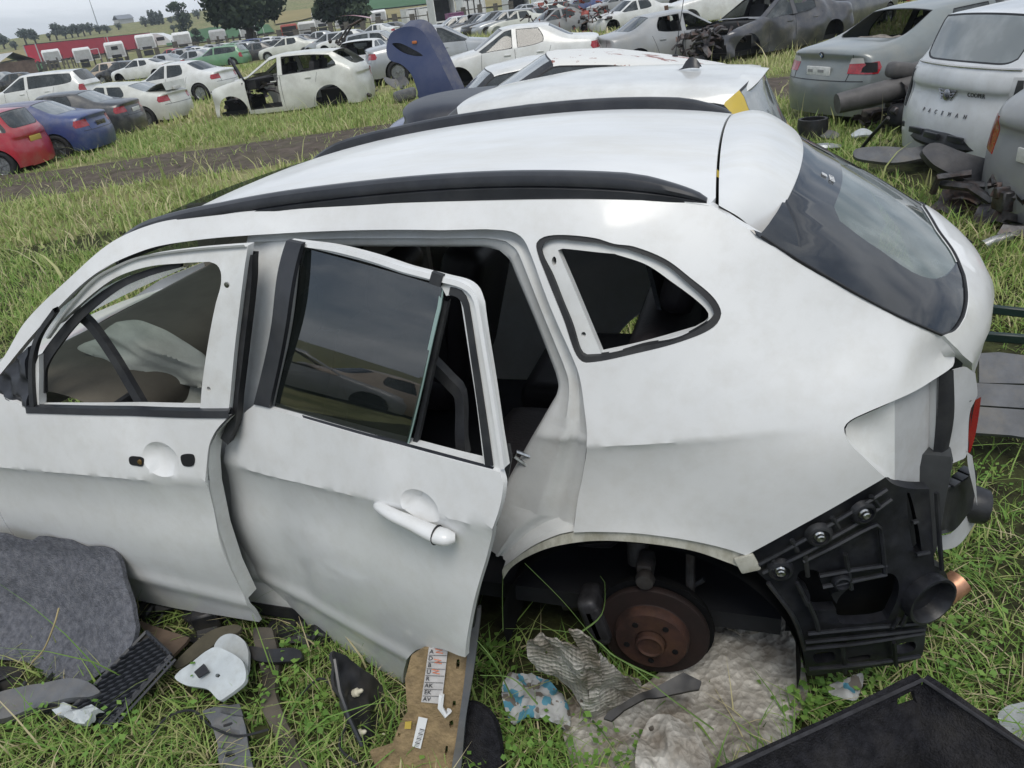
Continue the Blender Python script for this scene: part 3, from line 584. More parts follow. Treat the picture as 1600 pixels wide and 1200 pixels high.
fro = S2([[(50, 641), (52, 600), (57, 565), (78, 528), (112, 480), (150, 438), (190, 415), (225, 402), (300, 391), (387, 384)], [(387, 384), (385, 400), (378, 450), (366, 550), (357, 645)], [(357, 645), (50, 641)]], .012, off=-.012, **FK)
frh = S2([[(61, 636), (61, 590), (63, 545), (85, 515), (120, 480), (175, 437), (225, 418), (287, 411), (327, 409)], [(327, 409), (339, 414), (345, 425), (345, 445), (337, 475), (325, 537), (316, 600), (313, 638)]], .012, off=-.012, **FK)
hl = [circ(solve_side([q], off=-.012, **FK)[0], r_, 10) for q, r_ in [((326, 608), .007), ((355, 445), .006)]]
sheet('window_frame', door_fn(fh, fa, -.012), fro, WINNER, fd, holes=[frh, hl[0]], h=.02, rim=.03, rimdir=(0, -1, 0), flip=True)
MB().lathe([(.008, -.002), (.008, .003), (0, .004)], 10, Matrix.Rotation(R(-90), 3, 'X'), door_fn(fh, fa, -.012)(solve_side([(355, 445)], off=-.012, **FK))[0]).build('frame_plug', BOLT, fd)
# raised flange along the frame's top edge with notches
fl = catmull(solve_side([(78, 526), (112, 478), (150, 436), (190, 413), (225, 400), (300, 389), (387, 382)], off=-.012, **FK), .02)
V = door_fn(fh, fa, -.012)(fl); MB().strip([V+np.array([0, .0, -.006]), V+np.array([0, .012, -.002]), V+np.array([0, .014, .004])]).build('frame_flange', WHITE, fd)
def strip_px(name, px, w0, w1, mat, parent, off, kw, thick=.012, h=.02):
    P = catmull(solve_side(px, off=off, **kw), .02); t = np.gradient(P, axis=0); t /= np.linalg.norm(t, axis=1)[:, None]; n = np.stack([-t[:, 1], t[:, 0]], 1); w = np.linspace(w0, w1, len(P))[:, None]
    f = door_fn(kw['hinge'], kw['ang'], off) if kw else (lambda q: on_side(q, off)); a = f(P+n*w/2); b = f(P-n*w/2); d = np.array([0, -thick, 0])
    return MB().strip([a+d, a, b, b+d, a+d]).build(name, mat, parent)
strip_px('window_channel', [(63, 612), (66, 570), (95, 525), (130, 487), (180, 449), (228, 428), (282, 414)], .045, .012, RUBBER, fd, -.030, FK)
strip_px('waist_seal', [(40, 641), (120, 643), (240, 646), (357, 648)], .020, .020, SATIN, fd, .004, FK, .02)
strip_px('corner_seal', [(50, 640), (47, 600), (48, 560), (58, 525), (84, 486)], .022, .016, RUBBER, fd, .002, FK, .02)
strip_px('trailing_seal', [(390, 398), (388, 440), (376, 540), (366, 620), (362, 660), (350, 690)], .02, .03, RUBBER, fd, -.03, FK, .03)
strip_px('channel_bar', [(115, 488), (140, 510), (172, 555), (205, 610), (222, 640)], .028, .030, RUBBER, fd, -.05, FK, .02)
mt = S2([[(-10, 600), (38, 545)], [(38, 545), (42, 590), (43, 637)], [(43, 637), (20, 628), (-10, 612)]], .012, off=-.004, **FK)
sheet('mirror_base', door_fn(fh, fa, -.004, lambda P: -.02*np.clip(np.sin(P[:, 0]*70)*np.sin(P[:, 1]*55), -.2, .6)), mt, SATIN, fd, h=.012, rim=.02, rimdir=(0, -1, 0), flip=True)
def decal(name, px, mat, parent, kw, off=.002, thick=.004, closed=True):
    P = catmull(solve_side(px, **kw), .006, True); return sheet(name, door_fn(kw['hinge'], kw['ang'], off, kw.get('ex')), P, mat, parent, h=.015, rim=thick, rimdir=(0, -1, 0), flip=True)
HOLE = pm('black_hole', (.004, .004, .005), .8)
for px in [[(203, 714), (214, 713), (224, 716), (224, 727), (214, 727), (204, 724)], [(284, 711), (302, 710), (305, 718), (302, 727), (288, 727), (284, 720)]]: decal('handle_hole', px, HOLE, fd, FK, .003)
p = door_fn(fh, fa, .002)(solve_side([(220, 721)], **FK))[0]; MB().lathe([(.008, -.004), (.008, .004), (.004, .005)], 10, Matrix.Rotation(R(-90), 3, 'X'), p).build('handle_bush', pm('brass', (.4, .25, .10), .4, .8), fd)
# door shut face behind the ajar edge
sf = solve_side([(357, 655), (338, 676), (327, 699), (324, 729), (327, 765), (341, 830), (361, 890), (384, 938)], **FK); a = door_fn(fh, fa, -.004)(sf); b = a+np.array([-.004, -.05, 0]); c2 = a+np.array([.03, -.07, 0])
MB().strip([a, b, c2]).build('door_shut_face', WINNER, fd)
ins = S2([[(350, 670), (335, 720), (345, 800), (370, 870), (200, 850), (-60, 800), (-160, 680), (50, 660)]], .05, off=-.09, **FK)
sheet('door_inner', door_fn(fh, fa, -.09), ins, DARKIN, fd, h=.08, rim=0, flip=True)

# ---- rear door, swung open
rh, ra = (1.19, .775), R(-19)
RK = dict(hinge=rh, ang=ra); rd_ = empty('rear_door'); rd_.parent = suv
kc = solve_side([(655, 797)], **RK)[0]
dn = solve_side([(478, 905)], **RK)[0]
rec2 = catmull(circ((kc[0], kc[1]+.006), .062, 26, .62), .01, True)
def rext(P):
    d = np.hypot((P[:, 0]-kc[0])/.062, (P[:, 1]-kc[1]-.006)/.0384); e = -.026*np.sqrt(np.clip(1-d**2, 0, 1))
    t = (P[:, 0]-dn[0])*.9+(P[:, 1]-dn[1])*.35; s_ = np.exp(-(((P[:, 0]-dn[0])/.16)**2+((P[:, 1]-dn[1])/.20)**2)); return e-.016*s_*(1/(1+np.exp(-t*60)))-.004*s_
rdo = S2([[(398, 632), (382, 645), (364, 664), (354, 690), (353, 730), (361, 790), (371, 848), (385, 892), (405, 940)], [(405, 940), (420, 957), (480, 1001), (560, 1059), (637, 1112)], [(637, 1112), (631, 1080), (631, 1048), (641, 1024), (660, 1013), (690, 1014), (727, 1027)], [(727, 1027), (729, 1000), (736, 960), (749, 908), (763, 860), (777, 805), (786, 760), (781, 738)], [(781, 738), (700, 717), (600, 690), (500, 662), (398, 632)]], .012, **RK)
clr = crease_lines(1.13, .26)
sheet('door_skin', door_fn(rh, ra, 0, rext), rdo, WHITE, rd_, h=.022, lines=[q for l in clr for q in (lambda l: (l[l[:, 0] > kc[0]], l[l[:, 0] < kc[0]]))(l[np.hypot((l[:, 0]-kc[0])/.09, (l[:, 1]-kc[1])/.06) > 1]) if len(q) > 1]+[np.vstack([rec2, rec2[:1]])], rim=.016, rimdir=(-.3, -.95, 0), sharp=30, flip=True)
rfo = S2([[(398, 632), (425, 510), (446, 378)], [(446, 378), (470, 381), (520, 388), (600, 410), (690, 436), (722, 445), (737, 458), (745, 480)], [(745, 480), (760, 580), (775, 680), (784, 735)], [(784, 735), (700, 717), (600, 690), (500, 662), (398, 632)]], .012, off=-.012, **RK)
rho = S2([[(418, 637), (444, 510), (468, 384)], [(468, 384), (520, 396), (600, 418), (685, 442)], [(685, 442), (692, 452), (697, 462)], [(697, 462), (712, 462), (721, 476), (740, 600), (756, 727)], [(756, 727), (700, 713), (600, 686), (500, 659), (418, 637)]], .012, off=-.012, **RK)
sheet('window_frame', door_fn(rh, ra, -.012), rfo, WINNER, rd_, holes=[rho], h=.02, rim=.03, rimdir=(-.3, -.95, 0), flip=True)
bt = S2([[(396, 632), (424, 505), (447, 376)], [(447, 376), (471, 381)], [(471, 381), (446, 510), (420, 637)], [(420, 637), (396, 632)]], .012, off=.006, **RK)
sheet('pillar_trim', door_fn(rh, ra, .006), bt, SATIN, rd_, h=.03, rim=.014, rimdir=(-.3, -.95, 0), flip=True)
gp = S2([[(430, 640), (455, 510), (473, 386)], [(473, 386), (580, 414), (692, 447)], [(692, 447), (688, 480), (662, 590), (636, 697)], [(636, 697), (530, 670), (430, 640)]], .012, off=-.018, **RK)
GW = glass('door_glass', (.010, .014, .014), .50, .012, (.5, .55, .54), .03, 5, 2.1)
_g = np.array(gp); _co = np.linalg.lstsq(np.c_[np.ones(len(_g)), _g], side_y(_g)-.020, rcond=None)[0]; _gm = _g.mean(0)
def flat_door(P):
    P = np.atleast_2d(P); V = np.stack([P[:, 0], _co[0]+P@_co[1:]+.010*(1-((P[:, 1]-_gm[1])/.22)**2), P[:, 1]], 1); c, s_ = math.cos(ra), math.sin(ra); Rm = np.array([[c, -s_, 0], [s_, c, 0], [0, 0, 1]]); h = np.array([*rh, 0.]); return (V-h)@Rm.T+h
sheet('window_pane', flat_door, gp, GW, rd_, h=.06, rim=.004, rimdir=(-.3, -.95, 0), flip=True)
EDGE = pm('glass_edge_green', (.25, .36, .33), .15, spec=.8)
strip_px('glass_edge', [(690, 450), (686, 480), (661, 590), (635, 696)], .010, .010, EDGE, rd_, -.016, RK, .006)
strip_px('run_channel', [(696, 470), (690, 500), (668, 600), (646, 700)], .014, .014, RUBBER, rd_, -.03, RK, .02)
strip_px('quarter_seal', [(702, 455), (718, 460), (728, 478), (742, 570), (755, 660), (764, 728)], .014, .022, RUBBER, rd_, -.008, RK, .01)
strip_px('waist_seal', [(420, 640), (500, 663), (600, 691), (700, 718), (770, 737)], .010, .010, SATIN, rd_, -.004, RK, .01)
strip_px('frame_flange', [(480, 383), (520, 389), (600, 411), (690, 437), (722, 446), (738, 459), (746, 482), (762, 580), (785, 733)], .010, .010, WHITE, rd_, .0, RK, .012)
strip_px('frame_corner_clip', [(672, 434), (690, 440)], .022, .022, RUBBER, rd_, .002, RK, .012)
strip_px('bent_bar', [(672, 570), (700, 600), (716, 620), (718, 690), (722, 715)], .026, .03, RUBBER, rd_, -.10, RK, .03)
# outside handle
hp = [(588, 788), (602, 790), (625, 797), (655, 808), (690, 824), (706, 831), (716, 836)]; P = solve_side(hp, **RK); V = np.array([door_fn(rh, ra, o_)(P[i:i+1])[0] for i, o_ in enumerate((.0, .012, .022, .026, .026, .022, .010))]); V = catmull(V, .01)
w = np.interp(np.linspace(0, 1, len(V)), [0, .06, .3, .6, .82, .92, 1], [.008, .014, .0175, .020, .0235, .023, .012]); MB().tube([v for v in V], list(w), 14, flat=.80).build('door_handle', WHITE, rd_)
p = V[int(len(V)*.80)]; t_ = V[int(len(V)*.84)]-V[int(len(V)*.76)]; t_ /= np.linalg.norm(t_); MB().lathe([(.0236, -.0012), (.0242, 0), (.0236, .0012)], 18, Vector(t_).to_track_quat('Z', 'Y').to_matrix(), p).build('handle_joint', RUBBER, rd_)
# shut face, seals and inner side of the opened door
te = solve_side([(781, 740), (785, 760), (777, 805), (763, 860), (749, 908), (736, 960), (729, 1000), (727, 1027)], **RK); a = door_fn(rh, ra, -.004)(te); dI = np.array([.035, -.10, 0])
MB().strip([a, a+dI*.35, a+dI+np.array([.01, 0, 0])]).build('door_shut_face', WG, rd_)
b = a+dI+np.array([-.006, -.006, 0]); MB().tube([q for q in b], .016, 8).build('door_edge_seal', RUBBER, rd_)
ri = S2([[(400, 640), (372, 700), (372, 840), (410, 930), (632, 1085), (640, 1022), (725, 1022), (770, 800), (775, 740)]], .05, off=-.11, **RK)
sheet('door_inner', door_fn(rh, ra, -.11), ri, DARKIN, rd_, h=.08, rim=0, flip=True)

# ---- cabin
MB().box((1.1, 0, .22), (2.9, 1.36, .06)).build('cabin_floor', DARKIN, suv)
def seat(x, y, s=1., name='seat', w=.5, back=.62, mat=LEATHER):
    e = empty(name, (x, y, .25)); e.parent = suv; M1 = MB(); M1.rbox((.05, 0, .20), (.52, w, .18), .07, 3); M1.build('cushion', mat, e)
    M2 = MB(); m = Matrix.Rotation(R(-17), 3, 'Y'); M2.rbox((-.26, 0, .52), (.17, w, back), .075, 4, m); bk = M2.build('backrest', mat, e)
    for sg in (-1, 1): MB().tube([Vector((-.18, sg*w*.42, .28)), Vector((-.20, sg*w*.45, .5)), Vector((-.30, sg*w*.36, .76))], .055, 8).build('bolster', mat, bk)
    MB().rbox((-.38, 0, .90), (.10, .26, .17), .05, 3, m).build('headrest', mat, e); return e
seat(1.15, -.38); seat(1.2, .36)
seat(.32, -.36, w=.56); seat(.32, .33, w=.60)
M = MB(); M.rbox((-.30, 0, .62), (.85, 1.24, .34), .04, 2); M.build('boot_trim', pm('grey_boot_trim', (.035, .038, .04), .8, var=.3, scale=8), suv)
M = MB(); M.box((-.02, .12, .98), (.012, .62, .34), M=Matrix.Rotation(R(14), 3, 'Y') @ Matrix.Rotation(R(12), 3, 'X')); M.build('partition_net', pm('grey_net', (.05, .055, .06), .85, bump=.8, bscale=260), suv)
# dashboard with glove box and vents on the far side
pr = [(2.46, .86), (2.30, .905), (2.02, .90), (1.86, .855), (1.78, .78), (1.80, .66), (1.86, .52), (2.1, .42)]
rows = [[(x-.06*(1-(y/.7)**2), y, z-.02*(y/.7)**2) for y in np.linspace(-.70, .70, 16)] for x, z in catmull(pr, .03)]
ds = MB().strip(rows).build('dashboard', BEIGE, suv)
MB().rbox((1.765, -.36, .735), (.03, .44, .09), .015, 2, Matrix.Rotation(R(-12), 3, 'Y')).build('trim_strip', pm('dark_trim_slot', (.02, .02, .022), .5), ds)
MB().rbox((1.755, -.36, .775), (.02, .46, .02), .006, 2).build('trim_bar', BEIGE, ds)
MB().rbox((1.79, .62, .78), (.03, .10, .10), .02, 2).build('air_vent', DARKIN, ds)
MB().rbox((1.80, .05, .70), (.06, .26, .20), .02, 2, Matrix.Rotation(R(-12), 3, 'Y')).build('centre_stack', DARKIN, ds)
MB().rbox((1.86, .3, .58), (.1, .7, .22), .03, 2).build('lower_dash', DARKIN, ds)
M = MB(); M.rbox((1.80, -.66, .84), (1.25, .05, .66), .04, 2); M.rbox((1.60, -.61, .98), (.5, .06, .05), .02, 2); fdt = M.build('far_door_trim', BEIGE, suv); MB().rbox((1.66, -.63, .90), (.34, .03, .09), .02, 2, Matrix.Rotation(R(8), 3, 'Y')).build('grab_recess', DARKIN, fdt)
# burst airbag: crumpled cloth hanging from the dash
AIR = pm('airbag_cloth', (.58, .60, .53), .85, var=.14, scale=7, bump=.25, bscale=60)
from mathutils import noise as MN
AIRPX = [[(118, 545), (128, 534), (165, 518), (195, 503), (215, 500), (240, 508), (265, 519), (300, 543), (321, 562), (322, 600), (300, 606), (262, 598), (225, 592), (190, 580), (160, 565), (138, 556)], [(200, 583), (240, 590), (280, 596), (322, 592), (324, 640), (250, 645), (238, 625), (226, 605)]]
# windscreen, headliner, far body side with its window openings
WS = glass('windscreen_glass', (.10, .13, .125), .62, .02, damt=.08)
rows = [[(x+.10*(1-(y/.6)**2), y*w, z) for y in np.linspace(-.6, .6, 12)] for x, z, w in [(1.64, 1.35, 1.0), (1.95, 1.13, 1.05), (2.35, .90, 1.12)]]
MB().strip(rows).build('windscreen', WS, suv)
rows = [[(x, y, _roof([(x, y)])[0]-.035) for y in np.linspace(-.52, .52, 9)] for x in np.linspace(1.55, -.08, 12)]
MB().strip(rows).build('headliner', pm('grey_headliner', (.10, .10, .10), .9), suv)
far = lambda P: on_side(P)*np.array([1, -1, 1])
fw = [np.array([(1.95, .93), (1.2, .95), (1.12, 1.33), (1.5, 1.31), (1.7, 1.2)]), np.array([(1.05, .96), (.33, 1.02), (.22, 1.2), (.3, 1.35), (1.0, 1.35)]), np.array([(.12, 1.07), (-.15, 1.12), (.02, 1.3), (.2, 1.33)])]
a_ = [(x, .12) for x in np.linspace(2.9, .46, 20)]+[(.02+.42*math.cos(R(t)), .2+.40*math.sin(R(t))) for t in np.linspace(0, 180, 20)]+[(-.40, .2), (-.6, .25), (-.66, .6), (-.68, 1.0), (-.6, 1.15), (-.4, 1.30), (-.25, 1.36), (-.14, 1.40), (.4, 1.45), (1., 1.44), (1.5, 1.395), (1.75, 1.30), (2., 1.13), (2.3, .90), (2.9, .72), (3.2, .58), (3.25, .4)]
sheet('far_body_side', far, np.array(a_), WHITE, suv, holes=fw, h=.06, rim=.02, rimdir=(0, 1, 0))
M = MB(); rows = [on_side(np.array([(x, z) for z in np.linspace(.22, .72, 5)]), -.13) for x in (-.36, -.50, -.60, -.66)]; M.strip(rows).build('dark_backing_plate', WH, suv)  # dark plate added behind the carrier so its openings look dark
FG = glass('far_side_glass', (.02, .025, .026), .22, .03, damt=.05)
for q in fw[:1]: sheet('far_window', lambda P: far(P)+np.array([0, .01, 0]), q, FG, suv, h=.15, rim=0)
# bonnet and front wing beyond the picture's left edge
rows = [[(x-.12*(y/.7)**2, y, z-.06*(abs(y)/.7)**3) for y in np.linspace(-.70, .70, 12)] for x, z in [(2.38, .87), (2.7, .80), (3.0, .70), (3.2, .58), (3.28, .45), (3.28, .25)]]
MB().strip(rows).build('bonnet', WHITE, suv)
wg = np.array([(2.36, .2), (2.42, .4), (2.6, .52), (2.8, .5), (2.98, .38), (3.05, .2), (3.25, .25), (3.25, .45), (3.15, .55), (2.9, .68), (2.5, .80), (2.34, .85), (2.33, .5)])
sheet('front_wing', on_side, wg, WHITE, suv, h=.05, rim=.02, rimdir=(0, -1, 0), flip=True)
# ================================================================ the other cars: control cage -> smooth body, cut into panels
def C(xc, zc, xe, ye, ze, x3, y3, z3, xb, yb, zb, xl, yk=None, zk=.62, yl=None, ys=None, zs=.20):
    """one column of the cage: centre, roof/bonnet edge, window top, belt, crease, lower, sill"""
    yk = yb+.055 if yk is None else yk; yl = yk-.01 if yl is None else yl; ys = yk-.06 if ys is None else ys
    return [(xc, 0, zc), (xc*.62+xe*.38, ye*.6, zc*.70+ze*.30), (xe, ye, ze), (x3, y3, z3), (xb, yb, zb), (xl, yk, zk), (xl, yl, .38), (xl, ys, zs)]
CAGE = {}
CAGE['sedan'] = dict(cols=[
 C(2.20,.70, 2.02,.60,.70, 1.99,.68,.69, 1.96,.75,.64, 2.00,.79,.56), C(1.98,.81, 1.85,.64,.79, 1.82,.74,.77, 1.78,.82,.71, 1.78,.86,.60),
 C(1.35,.905, 1.33,.68,.885, 1.32,.78,.865, 1.30,.85,.80, 1.30,.89,.64), C(.98,.965, .86,.67,.95, .80,.745,.93, .72,.825,.895, .70,.89,.65),
 C(.30,1.385, .16,.54,1.35, .12,.588,1.315, .50,.82,.905, .50,.89,.66), C(-.05,1.42, -.05,.56,1.382, -.05,.605,1.342, -.05,.82,.92, -.05,.89,.67),
 C(-.14,1.42, -.14,.56,1.382, -.14,.605,1.342, -.14,.82,.922, -.14,.89,.67), C(-.74,1.40, -.74,.55,1.36, -.70,.60,1.315, -.95,.81,.95, -.9,.89,.69),
 C(-.98,1.365, -.94,.53,1.325, -.92,.585,1.275, -1.18,.81,.96, -1.15,.885,.70), C(-1.55,1.06, -1.46,.62,1.035, -1.44,.70,1.01, -1.44,.80,.955, -1.42,.88,.70),
 C(-2.10,1.03, -2.04,.62,1.00, -2.02,.70,.97, -1.96,.785,.90, -1.95,.85,.68), C(-2.19,.97, -2.12,.63,.94, -2.09,.71,.91, -2.04,.77,.84, -2.10,.82,.64)],
 ws=(3, 4), rw=(8, 9), sg=[(3, 5), (6, 7)], bp=(5, 6), wheels=(1.36, -1.38), r=.335, capF=[0, -.02, -.01, .05, .06, .0], capR=[0, -.01, -.035, -.10, -.12, -.06])
CAGE['coupe'] = dict(CAGE['sedan'], cols=[*CAGE['sedan']['cols'][:5],
 C(-.15,1.36, -.15,.55,1.32, -.15,.60,1.285, -.25,.82,.92, -.25,.89,.67), C(-.22,1.36, -.22,.55,1.32, -.22,.60,1.28, -.33,.82,.922, -.33,.89,.67),
 C(-.70,1.32, -.70,.54,1.285, -.68,.60,1.245, -.98,.81,.945, -.98,.89,.69), C(-.92,1.285, -.90,.53,1.25, -.90,.59,1.20, -1.18,.81,.955, -1.15,.885,.70),
 C(-1.62,1.02, -1.52,.62,1.00, -1.50,.70,.985, -1.46,.80,.94, -1.42,.88,.70), C(-2.10,1.00, -2.04,.62,.975, -2.02,.70,.95, -1.96,.785,.89, -1.95,.85,.68),
 C(-2.19,.94, -2.12,.63,.91, -2.09,.71,.89, -2.04,.77,.83, -2.10,.82,.64)])
CAGE['suv'] = dict(cols=[
 C(2.25,.92, 2.08,.62,.92, 2.05,.70,.90, 2.02,.78,.84, 2.06,.83,.70), C(2.02,1.03, 1.88,.66,1.01, 1.85,.76,.98, 1.80,.86,.91, 1.80,.90,.72),
 C(1.40,1.10, 1.38,.70,1.085, 1.36,.80,1.06, 1.32,.89,.98, 1.32,.93,.74), C(1.02,1.16, .92,.70,1.145, .86,.78,1.12, .78,.87,1.07, .76,.93,.76),
 C(.34,1.57, .22,.58,1.54, .18,.63,1.50, .55,.86,1.08, .55,.93,.78), C(-.05,1.625, -.05,.60,1.59, -.05,.65,1.55, -.05,.86,1.10, -.05,.93,.78),
 C(-.15,1.63, -.15,.60,1.595, -.15,.65,1.555, -.15,.86,1.10, -.15,.93,.78), C(-.95,1.62, -.95,.60,1.585, -.95,.65,1.535, -1.12,.855,1.13, -1.10,.93,.80),
 C(-1.66,1.56, -1.62,.57,1.53, -1.50,.63,1.46, -1.86,.83,1.15, -1.82,.92,.82), C(-2.20,1.16, -2.12,.62,1.15, -2.10,.72,1.14, -2.08,.80,1.10, -2.06,.90,.82),
 C(-2.27,1.08, -2.19,.64,1.06, -2.16,.73,1.04, -2.13,.80,1.00, -2.10,.88,.80), C(-2.30,.96, -2.22,.66,.95, -2.19,.74,.93, -2.15,.80,.89, -2.16,.86,.70)],
 ws=(3, 4), rw=(8, 9), sg=[(3, 5), (6, 7), (7, 8)], bp=(5, 6), wheels=(1.42, -1.40), r=.40, capF=[0, -.02, -.01, .04, .05, 0], capR=[0, -.01, -.02, -.08, -.10, -.05])
CAGE['hatch'] = dict(cols=[
 C(1.80,.72, 1.66,.52,.72, 1.63,.60,.70, 1.60,.68,.64, 1.62,.74,.56), C(1.66,.83, 1.56,.56,.81, 1.53,.66,.78, 1.50,.74,.72, 1.50,.80,.60),
 C(1.25,.90, 1.24,.60,.885, 1.22,.70,.86, 1.20,.78,.79, 1.20,.84,.62), C(.90,.95, .80,.64,.94, .74,.72,.925, .66,.79,.90, .64,.84,.64),
 C(.36,1.345, .28,.56,1.325, .25,.615,1.285, .48,.79,.905, .48,.84,.64), C(-.25,1.405, -.25,.58,1.38, -.25,.63,1.325, -.25,.79,.915, -.25,.84,.66),
 C(-.33,1.405, -.33,.58,1.38, -.33,.63,1.325, -.33,.79,.917, -.33,.84,.66), C(-.95,1.385, -.95,.575,1.36, -.95,.625,1.305, -1.05,.785,.94, -1.02,.835,.68),
 C(-1.50,1.335, -1.46,.55,1.31, -1.38,.605,1.25, -1.48,.76,.95, -1.42,.83,.68), C(-1.68,.98, -1.60,.58,.97, -1.57,.66,.955, -1.56,.73,.93, -1.54,.81,.68),
 C(-1.73,.92, -1.65,.59,.91, -1.62,.66,.89, -1.59,.72,.86, -1.58,.79,.66), C(-1.75,.80, -1.67,.60,.79, -1.64,.66,.78, -1.61,.71,.75, -1.64,.77,.58)],
 ws=(3, 4), rw=(8, 9), sg=[(3, 5), (6, 7), (7, 8)], bp=(5, 6), wheels=(1.18, -1.24), r=.31, capF=[0, -.02, -.01, .04, .05, 0], capR=[0, -.01, -.02, -.06, -.08, -.04])
_e = CAGE['sedan']['cols']
CAGE['estate'] = dict(CAGE['sedan'], cols=[*_e[:7], C(-1.0,1.42, -1.0,.57,1.385, -1.0,.61,1.335, -1.05,.81,.94, -1.0,.89,.69),
 C(-1.85,1.37, -1.80,.55,1.34, -1.70,.60,1.28, -1.85,.79,.96, -1.8,.87,.70), C(-2.10,1.0, -2.03,.62,.98, -2.00,.70,.96, -1.98,.78,.93, -1.96,.85,.70),
 C(-2.14,.94, -2.07,.62,.92, -2.04,.70,.90, -2.01,.77,.87, -2.02,.83,.67), C(-2.19,.86, -2.12,.63,.85, -2.09,.71,.83, -2.04,.77,.79, -2.10,.82,.62)], sg=[(3, 5), (6, 7), (7, 8)])
PAINT, GLS, PILL, ROOF_, TRIM = 0, 1, 2, 3, 4
CACHE = {}
def car_meshes(style):
    """body, panes, trim, pillars of one style as separate cached meshes"""
    if style in CACHE: return CACHE[style]
    S = CAGE[style]; cols = S['cols']; nc = len(cols); V = []; F = []; Mi = []; idx = {}
    def vid(p):
        k = tuple(round(c, 5) for c in p)
        if k not in idx: idx[k] = len(V); V.append(p)
        return idx[k]
    def quad(a, b, c, d, m):
        f = [vid(p) for p in (a, b, c, d)]; g = []
        for i in f:
            if i not in g: g.append(i)
        if len(g) > 2: F.append(g); Mi.append(m)
    for sgn in (1, -1):
        P = [[(x, sgn*y, z) for x, y, z in c] for c in cols]
        for i in range(nc-1):
            for j in range(7):
                m = PAINT
                if S['ws'][0] <= i < S['ws'][1] and j < 2: m = GLS
                if S['rw'][0] <= i < S['rw'][1] and j < 2: m = GLS
                if j == 3:
                    if any(a <= i < b for a, b in S['sg']): m = GLS
                    elif S['bp'][0] <= i < S['bp'][1]: m = PILL
                    elif S['bp'][0] <= i < S['rw'][1] and style == 'hatch': m = PILL
                if j < 3 and S['ws'][1] <= i < S['rw'][0]: m = ROOF_
                if j == 2 and S['ws'][0] <= i < S['ws'][1]: m = PILL
                q = (P[i][j], P[i][j+1], P[i+1][j+1], P[i+1][j]); quad(*(q if sgn > 0 else q[::-1]), m)
    # front and rear caps
    for c, bul, s_ in ((0, S['capF'], 1), (nc-1, S['capR'], -1)):
        r = cols[c]; xt = r[0][0]
        def row(j):
            x, y, z = r[j]; o = bul[j-2]; fr = (1, .6, 0, -.6, -1) if j == 2 else (1, .62, 0, -.62, -1)
            if j == 2: return [r[2], r[1], r[0], (r[1][0], -r[1][1], r[1][2]), (r[2][0], -r[2][1], r[2][2])]
            dx = (xt-r[2][0])
            return [(x+(dx*(1-abs(f)**2)+o*(1-abs(f)**4) if abs(f) < 1 else 0), y*f, z-(.0 if abs(f) == 1 else .0)) for f in fr]
        rows = [row(j) for j in range(2, 8)]
        for a in range(5):
            for b in range(4):
                q = (rows[a][b], rows[a+1][b], rows[a+1][b+1], rows[a][b+1]); quad(*(q[::-1] if s_ > 0 else q), PAINT)
    me = bpy.data.meshes.new('cage'); me.from_pydata(V, [], F); me.polygons.foreach_set('material_index', Mi); me.update()
    bm = bmesh.new(); bm.from_mesh(me); bmesh.ops.recalc_face_normals(bm, faces=bm.faces[:]); cl = bm.edges.layers.float.new('crease_edge')
    for e in bm.edges:
        if len(e.link_faces) == 2 and e.link_faces[0].material_index != e.link_faces[1].material_index: e[cl] = .75
    bm.to_mesh(me); bm.free()
    for k in range(5): me.materials.append(None)
    ob = bpy.data.objects.new('cage', me); COL.objects.link(ob); md = ob.modifiers.new('s', 'SUBSURF'); md.levels = 3; md.render_levels = 3
    dg = bpy.context.evaluated_depsgraph_get(); ev = bpy.data.meshes.new_from_object(ob.evaluated_get(dg)); bpy.data.objects.remove(ob)
    bm = bmesh.new(); bm.from_mesh(ev)
    kill = []
    for f in bm.faces:
        c = f.calc_center_median()
        for wx in S['wheels']:
            if abs(c.y) > .45 and math.hypot(c.x-wx, c.z-.30) < S['r']+.035: kill.append(f); break
    bmesh.ops.delete(bm, geom=kill, context='FACES')
    for v in bm.verts:
        if v.is_boundary:
            for wx in S['wheels']:
                d = math.hypot(v.co.x-wx, v.co.z-.30)
                if abs(d-S['r']-.035) < .13 and v.co.z > .12: k = (S['r']+.035)/max(d, .01); v.co.x = wx+(v.co.x-wx)*k; v.co.z = .30+(v.co.z-.30)*k
    gf = [f for f in bm.faces if f.material_index == GLS]
    ri = bmesh.ops.inset_region(bm, faces=gf, thickness=.016, depth=-.004, use_even_offset=True)
    for f in ri['faces']: f.material_index = TRIM
    bm.normal_update()
    tree = BVHTree.FromBMesh(bm)
    res = {}
    # split the glass into panes, the rest by material
    def take(faces, key):
        mp_ = {}; vv = []; ff = []
        for f in faces:
            q = []
            for v in f.verts:
                if v.index not in mp_: mp_[v.index] = len(vv); vv.append(tuple(v.co))
                q.append(mp_[v.index])
            ff.append(q)
        if not ff: return
        m = bpy.data.meshes.new(key); m.from_pydata(vv, [], ff); m.polygons.foreach_set('use_smooth', [True]*len(ff)); m.set_sharp_from_angle(angle=R(50)); m.materials.append(None); res.setdefault(key, []).append(m)
    bm.verts.index_update(); bm.faces.index_update()
    take([f for f in bm.faces if f.material_index == PAINT], 'body'); take([f for f in bm.faces if f.material_index == ROOF_], 'roof')
    take([f for f in bm.faces if f.material_index == TRIM], 'window_trim')
